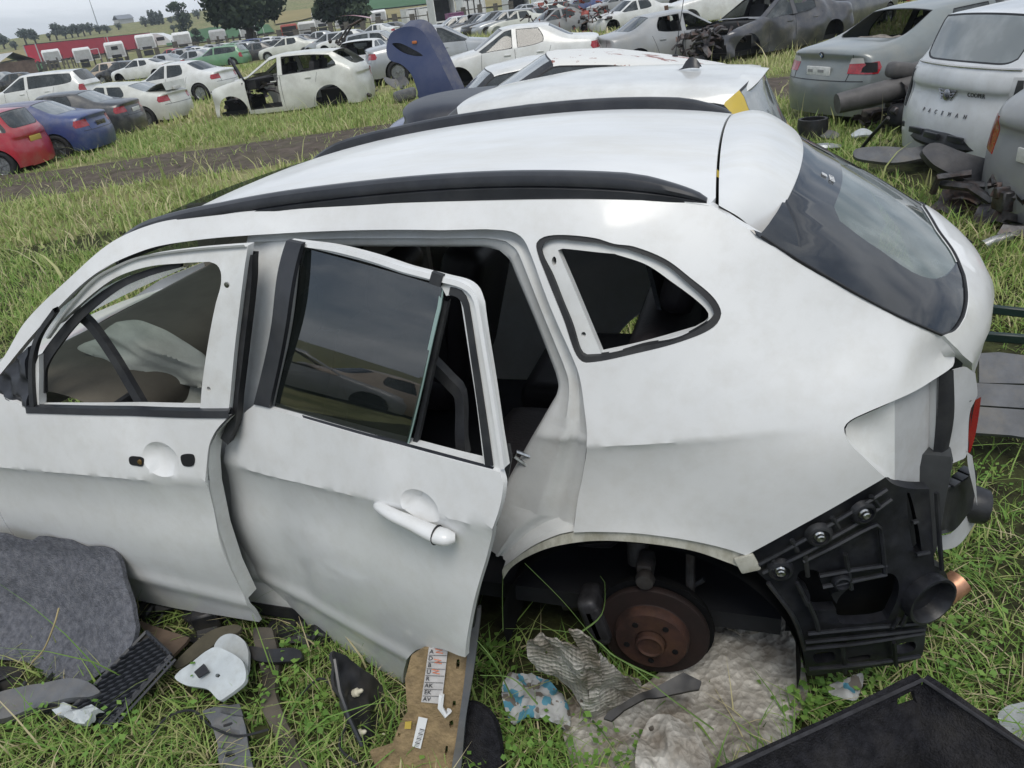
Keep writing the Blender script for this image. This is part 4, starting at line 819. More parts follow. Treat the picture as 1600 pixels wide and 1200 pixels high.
    for want in (PILL, GLS):
     left = set(f for f in bm.faces if f.material_index == want)
     while left:
         st = [left.pop()]; grp = []
         while st:
             f = st.pop(); grp.append(f)
             for e in f.edges:
                 for g in e.link_faces:
                     if g in left: left.discard(g); st.append(g)
         if want == PILL: take(grp, 'pillar'); continue
         c = sum((f.calc_center_median() for f in grp), Vector())/len(grp)
         key = 'windscreen' if c.x > .3 and abs(c.y) < .25 else 'rear_window' if abs(c.y) < .25 else 'side_window'; take(grp, key)
    bm.free(); CACHE[style] = (res, tree); return CACHE[style]
def wrap(tree, poly, org, ax, ay, dr, off=.004, h=.05, thick=.01):
    """patch of an outline thrown onto a body along dr; returns vertices and faces"""
    P, T, B = tri2d(poly, (), h); org = Vector(org); ax = Vector(ax); ay = Vector(ay); dr = Vector(dr).normalized(); V = []; ok = []
    for p in P:
        o_ = org+ax*p[0]+ay*p[1]; hit = tree.ray_cast(o_-dr*1.5, dr)
        V.append(hit[0]-dr*off if hit[0] else None)
    g = [v for v in V if v is not None]
    if not g: return [], []
    mid = sum(g, Vector())/len(g); dm = (mid-org).dot(dr)
    V = [v if v is not None else org+ax*p[0]+ay*p[1]+dr*dm for v, p in zip(V, P)]; n = len(V); V2 = V+[v+dr*thick for v in V]
    F = [tuple(t) for t in T]+[(a, b, b+n, a+n) for a, b in B]
    return [tuple(v) for v in V2], F
GLASSB = glass('car_glass', (.035, .045, .048), .42, .04, (.6, .62, .63), .16, 3.)
GLASSL = glass('car_glass_dusty', (.30, .33, .34), .25, .08, (.7, .72, .72), .25, 4.)
TRIMB = pm('window_rubber', (.012, .013, .015), .5)
LENS = pm('red_lamp_lens', (.33, .012, .018), .15, spec=.7, coat=.5, var=.3, scale=30)
LENSW = pm('clear_lamp_lens', (.62, .60, .58), .12, spec=.7)
PLATEY = pm('yellow_plate', (.55, .40, .08), .5); PLATEW = pm('white_plate', (.72, .72, .70), .45, var=.15, scale=20)
def paint(name, col, rough=.3, dirt=(.32, .29, .23), damt=.35, metal=0.): return pm(name, col, rough, metal, var=.12, scale=2., coat=.45, dirt=dirt, dscale=2.6, damt=damt)
TYRE = pm('tyre', (.018, .018, .019), .85, bump=.2, bscale=80); RIM = pm('wheel_rim', (.32, .33, .34), .4, .8, var=.3, scale=20)
def wheel_meshes():
    if 'wheel' in CACHE: return CACHE['wheel']
    Mx = Matrix.Rotation(R(-90), 3, 'X'); t = MB().lathe([(.21, -.09), (.29, -.10), (.315, -.08), (.32, 0), (.315, .08), (.29, .10), (.215, .09), (.21, .05)], 28, Mx)
    a = bpy.data.meshes.new('tyre'); a.from_pydata(t.v, [], t.f); a.materials.append(TYRE); a.polygons.foreach_set('use_smooth', [True]*len(a.polygons))
    r_ = MB().lathe([(.212, .06), (.20, .085), (.185, .07), (.17, .03), (.05, .05), (.04, .07), (0, .072)], 28, Mx)
    for i in range(5):
        m = Matrix.Rotation(2*PI*i/5, 3, 'Y'); r_.box(m @ Vector((0, .062, .12)), (.05, .03, .15), M=m)
    b = bpy.data.meshes.new('rim'); b.from_pydata(r_.v, [], r_.f); b.materials.append(RIM); CACHE['wheel'] = (a, b); return a, b
def _o(name, me, parent, mat=None):
    o = bpy.data.objects.new(name, me); COL.objects.link(o); o.parent = parent
    if mat is not None: o.material_slots[0].link = 'OBJECT'; o.material_slots[0].material = mat
    return o
INTM = pm('dim_cabin', (.03, .03, .032), .8, var=.3, scale=5); INTG = pm('grey_cabin', (.14, .14, .14), .8, var=.3, scale=5)
UNDER = pm('dark_underbody', (.012, .012, .013), .9)
def car(name, style, body, loc, rz, label, cat='car', group='cars scrapped in the yard', roof=None, pill=None, glass_m=None, wheels=True, sc=1., lamps=True, plate=None, ground=0., skip=(), cabin=None, gaps=True, tilt=(0, 0), spec=None):
    res, tree = car_meshes(style); S = CAGE[style]; g = glass_m or GLASSB
    e = empty(name, (loc[0], loc[1], ground), rz); e.scale = (sc, sc, sc); e.rotation_euler = (tilt[0], tilt[1], rz); tag(e, label, cat, group)
    for key, ms in res.items():
        if key in skip: continue
        for m in ms:
            mat = body if key == 'body' else (roof or body) if key == 'roof' else (pill or body) if key == 'pillar' else TRIMB if key == 'window_trim' else (spec or g) if key in ('rear_window', 'windscreen') else g
            if key == 'side_window' and 'side_l' in skip and np.mean([v.co.y for v in m.vertices]) > 0: continue
            _o(key, m, e, mat)
    k = 'fit_'+style
    if k not in CACHE:
        c = S['cols']; fl = MB(); L0, L1 = c[-1][5][0], c[0][5][0]
        fl.box(((L0+L1)/2, 0, .26), (L1-L0-.3, 1.30, .10))
        for wx in S['wheels']: fl.box((wx, 0, .42), (.74, 1.1, .36))
        fm = bpy.data.meshes.new('underbody'); fm.from_pydata(fl.v, [], fl.f); fm.materials.append(None)
        st = MB(); zb = c[5][4][2]; x0, x1 = c[S['rw'][0]][4][0]+.25, c[4][4][0]
        st.rbox((c[3][4][0]+.12, 0, zb-.16), (.42, 1.36, .26), .06, 2)
        for sx in (x1-.55, x1-1.45):
            if sx < x0: continue
            for sy in (-.36, .36): st.rbox((sx, sy, zb-.05), (.16, .5, .62), .06, 2, Matrix.Rotation(R(-14), 3, 'Y')); st.rbox((sx-.06, sy, zb+.30), (.09, .25, .16), .04, 2, Matrix.Rotation(R(-14), 3, 'Y'))
        sm = bpy.data.meshes.new('cabin'); sm.from_pydata(st.v, [], st.f); sm.materials.append(None); sm.polygons.foreach_set('use_smooth', [True]*len(sm.polygons)); sm.set_sharp_from_angle(angle=R(40))
        CACHE[k] = (fm, sm)
    _o('underbody', CACHE[k][0], e, UNDER)
    if 'cabin' not in skip: tag(_o('seats_and_dash', CACHE[k][1], e, cabin or INTM), kind='stuff')
    if wheels:
        ta, rb = wheel_meshes()
        for wx in S['wheels']:
            for sy in (-1, 1):
                w = _o('tyre', ta, e); w.location = (wx, sy*(S['cols'][5][5][1]-.11), .31); w.rotation_euler = (0, 0, 0 if sy > 0 else PI); s_ = S['r']/.335; w.scale = (s_, 1, s_); _o('rim', rb, w)
    zt = S['cols'][-1]
    if lamps:
        for sy in (1, -1):
            kk = (style, 'lamp', sy)
            if kk not in CACHE:
                if style in ('sedan', 'coupe'): poly = np.array([(-.20, -.07), (.17, -.08), (.20, -.02), (.15, .08), (-.16, .09)]); zc, xc, yc = zt[4][2]-.045, zt[4][0]-.02, .68
                elif style == 'hatch': poly = np.array([(-.11, -.16), (.10, -.16), (.12, 0), (.09, .15), (-.09, .15)]); zc, xc, yc = .74, zt[4][0]+.05, .66
                else: poly = np.array([(-.11, -.15), (.14, -.12), (.16, .02), (.10, .15), (-.08, .15)]); zc, xc, yc = zt[4][2]-.05, zt[4][0], .72
                dr = Vector((1, -sy*1.05, 0)).normalized(); ax = Vector((1.05*-sy*-1, 1, 0)); ax = Vector((dr.y, -dr.x, 0))*(-1); v, f = wrap(tree, poly*np.array([1 if sy > 0 else -1, 1]), (xc, sy*yc, zc), ax, (0, 0, 1), dr, .006)
                m = bpy.data.meshes.new('tail_lamp'); m.from_pydata(v, [], f); m.materials.append(None); m.polygons.foreach_set('use_smooth', [True]*len(m.polygons)); m.set_sharp_from_angle(angle=R(40)); CACHE[kk] = m
            if not (lamps == 'one' and sy > 0): _o('tail_lamp', CACHE[kk], e, LENS)
    if plate:
        zc = zt[4][2]-.10 if style in ('sedan', 'coupe') else .72 if style == 'hatch' else zt[4][2]-.12
        h = tree.ray_cast(Vector((-4, 0, zc)), Vector((1, 0, 0))); x = h[0].x if h[0] else -2.2
        MB().rbox((x-.012, 0, zc), (.02, .46, .11), .008, 2).build('number_plate', plate, e)
    if gaps:
        kk = (style, 'gaps')
        if kk not in CACHE:
            M_ = []; cl_ = S['cols']; lines = []
            for xs in ([(cl_[3][4][0], cl_[3][4][0]+.06), (-.09, -.09)]+([(cl_[7][4][0]-.02, cl_[7][4][0]+.22)] if style != 'coupe' else [])):
                lines.append([(xs[0]+(xs[1]-xs[0])*(1-t), .26+(cl_[5][4][2]-.28)*t) for t in np.linspace(0, 1, 12)])
            for sy in (1, -1):
                for ln in lines:
                    pts = []
                    for x, z in ln:
                        h = tree.ray_cast(Vector((x, sy*3, z)), Vector((0, -sy, 0)))
                        if h[0] and abs(h[0].y) > .5: pts.append(h[0])
                    if len(pts) > 3: mb = MB().tube(pts, .005, 4); m = bpy.data.meshes.new('panel_gap'); m.from_pydata(mb.v, [], mb.f); m.materials.append(TRIMB); M_.append(('panel_gap', m))
                for x in ((cl_[5][4][0]+.15), (cl_[7][4][0]+.25)):
                    z = cl_[5][4][2]-.13; h = tree.ray_cast(Vector((x, sy*3, z)), Vector((0, -sy, 0)))
                    if h[0]: mb = MB().rbox(h[0]+Vector((0, sy*.012, 0)), (.17, .025, .03), .01, 2); m = bpy.data.meshes.new('door_handle'); m.from_pydata(mb.v, [], mb.f); m.materials.append(None); M_.append(('door_handle', m))
            if style in ('sedan', 'coupe'):
                zl = cl_[-1][5][2]-.01
                for ln in ([(y, zl) for y in np.linspace(-.74, .74, 25)], [(.52+.03*math.sin(t*2), zl+(cl_[-1][3][2]+.03-zl)*t) for t in np.linspace(0, 1, 8)], [(-.52-.03*math.sin(t*2), zl+(cl_[-1][3][2]+.03-zl)*t) for t in np.linspace(0, 1, 8)]):
                    pts = [h[0] for h in (tree.ray_cast(Vector((-4, y, z)), Vector((1, 0, 0))) for y, z in ln) if h[0]]
                    if len(pts) > 3: mb = MB().tube(pts, .006, 4); m = bpy.data.meshes.new('panel_gap'); m.from_pydata(mb.v, [], mb.f); m.materials.append(TRIMB); M_.append(('panel_gap', m))
            CACHE[kk] = M_
        for nm, m in CACHE[kk]: _o(nm, m, e, None if nm == 'panel_gap' else body)
    return e
def carat(px, heading, ref, style, z=0.):
    """where a car must stand so that its point ref (x, y in car axes) touches the ground under a pixel"""
    p = at(*px, Z=z); c, s = math.cos(heading), math.sin(heading); return (p[0]-(c*ref[0]-s*ref[1]), p[1]-(s*ref[0]+c*ref[1]))
PW = paint('chalky_white', (.70, .71, .70)); PBLUE = paint('faded_blue', (.04, .065, .19), .35); PDARK = paint('dark_grey_paint', (.045, .048, .055), .3); PRED = paint('red_paint', (.42, .022, .04), .3)
PSIL = paint('silver_paint', (.40, .42, .44), .3, metal=.3); PGG = paint('green_grey_paint', (.21, .235, .235), .3, metal=.15); PYEL = paint('yellow_paint', (.60, .44, .06), .35); PBEI = paint('beige_paint', (.50, .40, .31), .4)
PGRE = paint('green_paint', (.14, .30, .17), .4); PCRM = paint('cream_white', (.62, .63, .58), .35); PBLK = paint('black_paint', (.02, .021, .024), .25); PPUR = paint('faded_navy_roof', (.16, .15, .22), .4)
PSW = paint('silver_white', (.68, .70, .72), .3); PGM = paint('gun_metal', (.07, .072, .085), .32, metal=.3); PLG = paint('light_grey_paint', (.30, .31, .32), .35)
JUNK = pm('mixed_scrap_metal', (.10, .10, .105), .5, .6, var=.6, scale=12, col2=(.03, .028, .03), dirt=(.16, .08, .05), dscale=5, damt=.7)
REDRUST = pm('red_scrap', (.30, .06, .045), .6, var=.5, scale=6, dirt=(.12, .06, .04), damt=.7)
def scrap(name, c, size, n, mat, parent, seed=1, rz=0.):
    """heap of bent tubes, brackets and sheet pieces"""
    r = random.Random(seed); M = MB()
    for i in range(n):
        p = Vector((r.uniform(-1, 1)*size[0], r.uniform(-1, 1)*size[1], r.uniform(0, 1)*size[2])); k = r.random()
        if k < .45:
            d = Vector((r.gauss(0, 1), r.gauss(0, 1), r.gauss(0, .6))).normalized()*r.uniform(.15, .5)*min(1, size[0]*2); M.tube([p-d*.5, p+Vector((r.gauss(0, .05), r.gauss(0, .05), .05)), p+d*.5], r.uniform(.01, .035), 6)
        elif k < .75: M.rbox(p, (r.uniform(.06, .3), r.uniform(.05, .2), r.uniform(.03, .2)), .012, 1, Matrix.Rotation(r.uniform(0, 6), 3, 'Z') @ Matrix.Rotation(r.uniform(-1, 1), 3, 'X'))
        else:
            m = Matrix.Rotation(r.uniform(0, 6), 3, 'Z') @ Matrix.Rotation(r.uniform(-1.2, 1.2), 3, 'X'); a, b = r.uniform(.1, .35), r.uniform(.08, .3)
            g = [[p+m @ Vector((a*(u-.5), b*(v-.5), .05*math.sin(u*5+i)+.04*math.cos(v*4+i))) for u in np.linspace(0, 1, 4)] for v in np.linspace(0, 1, 4)]; M.strip(g)
    return tag(M.build(name, mat, parent), kind='stuff')

# ---- row on the left
ROW = 'cars parked in the row on the left'; SINK = -.10
mini = car('hatchback', 'hatch', PRED, (14.6, -8.7), R(20.6), 'red hatchback with a yellow number plate at the left edge', group=ROW, plate=PLATEY, pill=PBLK, sc=.89, ground=SINK, lamps='one')
sed = car('sedan', 'sedan', PBLUE, (15.05, -10.4), R(19), 'blue sedan with a dusty frosted rear window beside the red hatchback', group=ROW, roof=PPUR, spec=GLASSL, sc=.86, ground=SINK, plate=PBLK)
car('sedan', 'sedan', PDARK, (16.15, -12.7), R(19.5), 'dark grey sedan between the blue sedan and the cream coupe', group=ROW, sc=.85, ground=SINK, plate=PLATEW, spec=GLASSL)
cp = car('coupe', 'coupe', PCRM, (16.5, -15.0), R(8), 'cream white coupe with its boot lid sprung open', group=ROW, sc=.86, ground=SINK, spec=GLASSL, lamps=True)
rows = [[(-1.50+.0-t*.62, y, 1.03+.10*t+.10*math.sin(t*2)) for y in np.linspace(-.60, .60, 8)] for t in np.linspace(0, 1, 8)]; rows += [[(-2.12-.02*k, y, 1.2-.10*k) for y in np.linspace(-.58, .58, 8)] for k in (1, 2)]
bl = MB().strip(rows).build('boot_lid', PCRM, cp); MB().rbox((-2.19, 0, 1.04), (.02, .4, .10), .006, 2).build('number_plate', PLATEW, bl)
car('sedan', 'sedan', PW, (19.3, -20.9), R(5), 'white sedan with a dark rear side window behind the cream coupe', group=ROW, sc=.92, ground=-.07)
car('estate_car', 'estate', PW, (25.4, -20.6), R(20), 'long white estate car behind the blue sedan', group=ROW, sc=1.0, cabin=INTG)

# ---- wrecked SUV across the grass
wx = car('wrecked_suv', 'suv', PCRM, (11.1, -15.1), R(12), 'wrecked white SUV without bonnet or wheels, front door swung open, across the grass', group='wrecks in the yard', wheels=False, sc=.885, ground=-.12, lamps='one', skip=('windscreen', 'rear_window', 'side_l'), roof=PCRM)
bd = [o for o in wx.children if o.name.startswith('body')][0]; me = bd.data.copy(); bd.data = me
bm = bmesh.new(); bm.from_mesh(me); K = []
for f in bm.faces:
    c = f.calc_center_median()
    if (c.x > 1.25 and c.z > .92 and abs(c.y) < .75) or c.x > 1.98 or (c.y > .4 and -.02 < c.x < .95 and .32 < c.z < 1.12): K.append(f)
bmesh.ops.delete(bm, geom=K, context='FACES')
for v in bm.verts:
    n_ = MN.noise(v.co*2.3)*.07*(1 if v.co.x < -1.2 or v.co.x > 1.2 else .3); v.co.y += n_; v.co.x += n_*.5
bm.to_mesh(me); bm.free()
tp = [o for o in wx.children if o.name.startswith('seats')]
scrap('engine_bay_remains', None, (.42, .6, .55), 46, JUNK, wx, 3).location = (1.62, 0, .30)
scrap('loose_cabin_parts', None, (.8, .5, .5), 30, pm('cabin_scrap', (.06, .06, .075), .7, var=.6, scale=7, dirt=(.3, .25, .18), damt=.5), wx, 8).location = (.3, 0, .55)
scrap('rear_floor_remains', None, (.2, .55, .35), 24, JUNK, wx, 13).location = (-2.1, .1, .25)
dr = empty('front_door', (.92, .88, 0), R(118)); dr.parent = wx
sk = [[(-x, .06*math.sin(z*2.6)-.02, z) for x in np.linspace(0, .98, 8)] for z in np.linspace(.30, 1.10, 8)]; MB().strip(sk).build('door_skin', PCRM, dr)
MB().tube([(-.0, .0, 1.10), (-.25, -.08, 1.38), (-.55, -.16, 1.62), (-.95, -.16, 1.64), (-.98, 0, 1.10)], .03, 6).build('window_frame', BLACKP, dr); MB().box((-.48, -.06, .68), (.9, .04, .7)).build('door_card', DARKIN, dr)

# ---- middle: white sedan, silver car, two-tone hatchbacks, loose blue wing
car('sedan', 'sedan', PW, (5.6, -16.3), R(15), 'white sedan with orange wing repeater behind the two-tone hatchbacks', sc=.95, ground=-.05, wheels=False)
car('sedan', 'sedan', PSIL, (9.3, -20.6), R(211), 'silver blue sedan facing right behind the standing blue wing', sc=1., ground=0)
y1 = car('hatchback', 'hatch', PYEL, (1.27, -2.80), R(-5), 'yellow hatchback with a plain white roof right behind the SUV', roof=PW, pill=PBLK, sc=.985, ground=.01, wheels=False, group='two-tone hatchbacks', lamps=False, spec=GLASSL)
PEEL = bpy.data.materials.new('peeling_white_roof'); PEEL.use_nodes = True; t = PEEL.node_tree; b = t.nodes['Principled BSDF']; b.inputs['Roughness'].default_value = .45
tcn = N(t, 'ShaderNodeTexCoord'); n1 = N(t, 'ShaderNodeTexNoise'); n1.inputs['Scale'].default_value = 3.1; n1.inputs['Detail'].default_value = 5; n1.inputs['Roughness'].default_value = .75; mpn = N(t, 'ShaderNodeMapping'); mpn.inputs['Location'].default_value = (.37, .1, 0); mpn.inputs['Scale'].default_value = (.8, 1.3, 1)
t.links.new(tcn.outputs['Object'], mpn.inputs[0]); t.links.new(mpn.outputs[0], n1.inputs[0]); r1 = N(t, 'ShaderNodeValToRGB'); cr = r1.color_ramp; cr.elements[0].position = .585; cr.elements[0].color = (.70, .70, .68, 1); cr.elements[1].position = .60; cr.elements[1].color = (.26, .10, .075, 1)
t.links.new(n1.outputs[0], r1.inputs[0]); t.links.new(r1.outputs[0], b.inputs['Base Color'])
y2 = car('hatchback', 'hatch', pm('navy_black', (.015, .018, .03), .4, dirt=(.1, .1, .1), damt=.4), (1.7, -5.35), R(12), 'dark hatchback whose white roof is peeling to rust red', roof=PEEL, pill=PBLK, sc=.99, ground=.0, wheels=False, group='two-tone hatchbacks', tilt=(0, R(-10)), lamps=False, spec=GLASSL)
y3 = car('hatchback', 'hatch', PBLUE, (3.0, -7.9), R(20), 'blue hatchback with a clean white roof', roof=PW, pill=PBLK, sc=1., ground=-.25, wheels=False, group='two-tone hatchbacks', lamps=False, spec=GLASSL)
MB().lathe([(.03, 0), (.028, .01), (.008, .02), (.004, .06), (.0035, .50), (.002, .52)], 8, None, (-.9, 0, 1.385)).build('aerial', TRIMB, y2)
MB().strip([[(-1.15+x*.16, y*(1-x)*.9, 1.375+.07*math.sin(PI*min(1, x*1.2+.1))*(1-abs(y)/.05)) for y in np.linspace(-.045, .045, 5)] for x in np.linspace(0, 1, 8)]).build('shark_fin_aerial', SATIN, y1)
sp = [[(-1.42-.12*t*(1-.7*(abs(y)/.50)**4), y, 1.345-.02*t-.06*(abs(y)/.50)**3) for y in np.linspace(-.50, .50, 12)] for t in np.linspace(0, 1, 5)]; sp.append([(p[0]+.02, p[1], p[2]-.03) for p in sp[-1]]); sp.append([(p[0]+.10, p[1], p[2]-.03) for p in sp[-2]])
MB().strip(sp).build('spoiler', PW, y1)
h = at(655, 110, Y=-8.6)
pw_ = empty('blue_wing', (at(690, 165, Z=0)[0], at(690, 165, Z=0)[1], 0)); tag(pw_, 'faded blue front wing with headlamp hole standing on end in the grass', 'car wing')
wp0 = np.array(at(672, 178, Z=0)); nrm = np.array([.25, .97, 0]); wpl = lambda u, v: plane_at(u, v, wp0, nrm)
ux = np.array([.97, -.25, 0]); 
def wing_fn(P): return np.array([wp0+ux*p[0]+np.array([0, 0, 1])*p[1]+nrm*(.16*math.sin(min(1.6, max(-1.6, (p[0])*1.6)))+.05*math.sin(p[1]*3)) for p in P])
def wuv(px): return np.array([[np.dot(wpl(u, v)-wp0, ux), wpl(u, v)[2]] for u, v in px])
wo = wuv([(611, 62), (616, 50), (628, 43), (645, 42), (657, 50), (670, 72), (684, 98), (696, 122), (706, 145), (712, 165), (690, 178), (662, 182), (659, 158), (655, 135), (646, 113), (632, 99), (616, 92), (610, 78)]); wh = wuv([(617, 68), (628, 67), (645, 76), (660, 87), (648, 87), (632, 81)])
o = sheet('wing_panel', wing_fn, catmull(wo, .05, True), pm('sun_faded_blue', (.025, .045, .13), .42, col2=(.065, .08, .16), scale=1.3, coat=.2), None, holes=[catmull(wh, .04, True)], h=.07, rim=.02, rimdir=tuple(-nrm)); o.parent = pw_; o.matrix_parent_inverse = pw_.matrix_world.inverted() if False else Matrix.Translation(-Vector(pw_.location))
o = MB().rbox(wing_fn([wuv([(648, 66)])[0]])[0]+nrm*.02, (.10, .02, .05), .01, 2).build('repeater_lamp', pm('orange_lens', (.5, .16, .05), .3), None); o.parent = pw_; o.matrix_parent_inverse = Matrix.Translation(-Vector(pw_.location))

ed = wuv([(628, 43), (645, 42), (657, 50), (670, 72), (684, 98), (696, 122), (706, 145), (712, 165)]); e3 = wing_fn(catmull(ed, .06)); n_e = len(e3); bk = np.array([ux*-.06*f-nrm*.24*f+np.array([0, 0, .10*f]) for f in np.linspace(0, 1, 5)])
o = MB().strip([e3+b_ for b_ in bk]).build('wing_top', paint('wing_edge_navy', (.045, .055, .11), .45), None); o.parent = pw_; o.matrix_parent_inverse = Matrix.Translation(-Vector(pw_.location))
o = sheet('dark_hole_backing', lambda P: wing_fn(P)-nrm*.10, catmull(wuv([(608, 62), (630, 58), (655, 72), (668, 90), (648, 94), (622, 88)]), .05, True), BLACKP, None, h=.08, rim=.02, rimdir=tuple(-nrm)); o.parent = pw_; o.matrix_parent_inverse = Matrix.Translation(-Vector(pw_.location))  # dark sheet added behind the lamp hole to deepen its shade
# ---- right: green grey sedan, dark SUV, silver white crossover, silver SUV
hE = R(-145.3)
eg = car('sedan', 'sedan', PGG, (-2.52, -9.53), hE, 'green grey sedan with a broken tail lamp and no rear glass, right of centre', plate=PLATEW, sc=.93, ground=-.06, skip=('rear_window',), lamps=False, wheels=False, gaps=True, group='cars on the right')
tr = car_meshes('sedan')[1]
for sy in (1, -1):
    drn = Vector((1, -sy*1.05, 0)).normalized(); ax = Vector((-drn.y, drn.x, 0))
    for nm, poly, mat in [('tail_lamp', [(-.20, -.08), (.17, -.09), (.20, -.02), (.17, .05), (-.18, .03)], LENS), ('reversing_lamp', [(-.18, .032), (.0, .04), (-.02, .10), (-.16, .10)], LENSW)]:
        v, f = wrap(tr, np.array(poly)*np.array([1 if sy > 0 else -1, 1]), (-2.05, sy*.68, .80), ax, (0, 0, 1), drn, .008); mk(nm, v, f, mat, eg)
    if sy < 0:
        v, f = wrap(tr, np.array([(-.16, -.07), (.03, -.06), (.02, -.01), (-.02, .02), (.0, .05), (-.15, .04)]), (-2.05, sy*.68, .80), ax, (0, 0, 1), drn, .014); mk('broken_hole', v, f, HOLE, eg)
def rear_disc(tree, parent, z, y, r_, mat, name, off=.006, x0=-4):
    h_ = tree.ray_cast(Vector((x0, y, z)), Vector((1, 0, 0))); p = h_[0]; n_ = h_[1]; n_ = n_ if n_.x < 0 else -n_; return MB().lathe([(r_, -.004), (r_, off), (r_*.9, off+.003), (0, off+.003)], 20, n_.to_track_quat('Z', 'Y').to_matrix(), p).build(name, mat, parent)
rd = rear_disc(tr, eg, .93, 0, .042, pm('roundel_rim', (.03, .03, .035), .2), 'roundel'); h_ = tr.ray_cast(Vector((-4, 0, .93)), Vector((1, 0, 0)))
nn = h_[1] if h_[1].x < 0 else -h_[1]; q = nn.to_track_quat('Z', 'Y').to_matrix()
for k, mt in enumerate([LABW, pm('roundel_blue', (.03, .12, .35), .3), LABW, pm('roundel_blue', (.03, .12, .35), .3)]):
    mk('roundel_quarter', [h_[0]+q @ Vector((0, 0, .012))]+[h_[0]+q @ Vector((.028*math.cos(a), .028*math.sin(a), .012)) for a in np.linspace(k*PI/2, k*PI/2+PI/2, 7)], [tuple(range(8))], mt, rd, False)
PL = [o for o in eg.children if o.name.startswith('number_plate')][0]; xp = min(v.co.x for v in PL.data.vertices)
PT = pm('plate_print', (.05, .05, .055), .6)
for a, b in ((-.15, .10), (.06, .12)): MB().box((xp-.002, -a, PL.data.vertices[0].co.z*0+sum(v.co.z for v in PL.data.vertices)/len(PL.data.vertices)), (.003, b, .035)).build('smudged_print', pm('plate_smudge', (.30, .30, .30), .6), PL)
rows = [[(-1.0-.55*t+.05*math.sin(y*9), y, 1.02-.02*t+.04*MN.noise(Vector((t*4, y*5, 2)))) for y in np.linspace(-.48, .48, 18)] for t in np.linspace(0, 1, 10)]
MB().strip(rows).build('crumpled_parcel_shelf', pm('shelf_foil', (.42, .38, .34), .5, .3, var=.4, scale=14, bump=.8, bscale=30), eg)
car('dark_suv', 'suv', PGM, (-4.55, -8.7), R(-150), 'dark SUV with an open tailgate behind the silver white crossover', cat='suv', sc=.9, ground=-.15, skip=('rear_window',), wheels=False, lamps=False, group='cars on the right')
pc = car('crossover', 'hatch', PSW, (-3.42, -6.15), R(-156), 'silver white crossover with winged badge and lettering, its bumper removed', sc=1.06, ground=-.1, plate=None, spec=GLASSL, wheels=False, lamps=False, group='cars on the right', pill=PBLK)
tr = car_meshes('hatch')[1]
def on_rear(y, z, off=.004):
    h_ = tr.ray_cast(Vector((-4, y, z)), Vector((1, 0, 0))); n_ = h_[1]; n_ = n_ if n_.x < 0 else -n_; return h_[0]+n_*off, n_
CH = pm('chrome_letters', (.20, .20, .21), .25, .8)
for i, ch in enumerate('PACEMAN'):
    p, n_ = on_rear(.27-.09*i, .60); az = Vector((0, 0, 1)); ax = az.cross(n_)*1; ax = n_.cross(az)*-1; ay = n_.cross(ax); mark(ch, 0, .046, p, -ax if False else ax, ay, CH, pc, 'letter', .002)
p, n_ = on_rear(-.30, .76); ax = Vector((0, 0, 1)).cross(n_); mark('COOPER', 0, .046, p, ax, n_.cross(ax), CH, pc, 'model_lettering', .002)
p, n_ = on_rear(.02, .74, .006); m = n_.to_track_quat('Z', 'Y').to_matrix(); ax = Vector((0, 0, 1)).cross(n_); ay = n_.cross(ax)
bg_ = MB().lathe([(.045, 0), (.045, .012), (.036, .016), (0, .016)], 18, m, p).build('badge', pm('badge_chrome', (.35, .35, .36), .25, .9), pc)
for sg in (-1, 1):
    M = MB()
    for k in range(3): M.tube([p+ax*sg*.04+ay*(.03-.022*k)+n_*.006, p+ax*sg*(.115-.022*k)+ay*(.035-.024*k)+n_*.006], .006, 4)
    M.tube([p+ax*sg*.115+ay*.04+n_*.006, p+ax*sg*.06+ay*-.04+n_*.006], .005, 4); M.build('badge_wing', pm('badge_chrome', (.35, .35, .36), .25, .9), bg_)
for sy in (-1, 1):
    drn = Vector((1, -sy*1.05, 0)).normalized(); ax2 = Vector((-drn.y, drn.x, 0)); v, f = wrap(tr, np.array([(-.13, -.17), (.12, -.17), (.14, 0), (.11, .17), (-.10, .17)])*np.array([1 if sy > 0 else -1, 1]), (-1.56, sy*.66, .74), ax2, (0, 0, 1), drn, .004); mk('lamp_recess', v, f, WG, pc)
    v, f = wrap(tr, np.array([(-.10, -.16), (-.05, -.16), (-.01, 0), (-.03, .15), (-.07, .15)])*np.array([1 if sy > 0 else -1, 1]), (-1.56, sy*.66, .74), ax2, (0, 0, 1), drn, .009); mk('recess_seal', v, f, RUBBER, pc)
MB().tube([on_rear(y, .955, .006)[0] for y in np.linspace(.62, -.62, 20)], .010, 6).build('chrome_strip', pm('chrome_strip', (.6, .58, .55), .2, .9), pc)
MB().strip([[(-1.78-.02*k+.22*(y/.7)**2, y, z) for y in np.linspace(-.72, .72, 16)] for k, z in ((0, .46), (1, .44), (2, .36), (1, .33))]).build('bumper_beam', BLACKP, pc)
for i in range(5): p = (-1.82+.22*((.55-.27*i)/.7)**2, .55-.27*i, .43); MB().rbox(p, (.03, .18, .05), .01, 2).build('beam_clip', SATIN, pc)
sv = car('silver_suv', 'suv', PLG, (-3.80, -4.12), R(-160), 'silver SUV with a number plate at the right edge of the picture', cat='suv', sc=.86, ground=-.12, wheels=False, group='cars on the right', plate=PLATEW, lamps=True)
PL = [o for o in sv.children if o.name.startswith('number_plate')][0]; c_ = sum((v.co for v in PL.data.vertices), Vector())/len(PL.data.vertices); xm = min(v.co.x for v in PL.data.vertices)
mark('DZF 00', 0, .085, (xm-.001, 0, c_.z), (0, -1, 0), (0, 0, 1), PT, PL, 'plate_number', .001)
scrap('rear_bumper_remains', None, (.12, .6, .3), 24, JUNK, sv, 21).location = (-2.25, 0, .22)
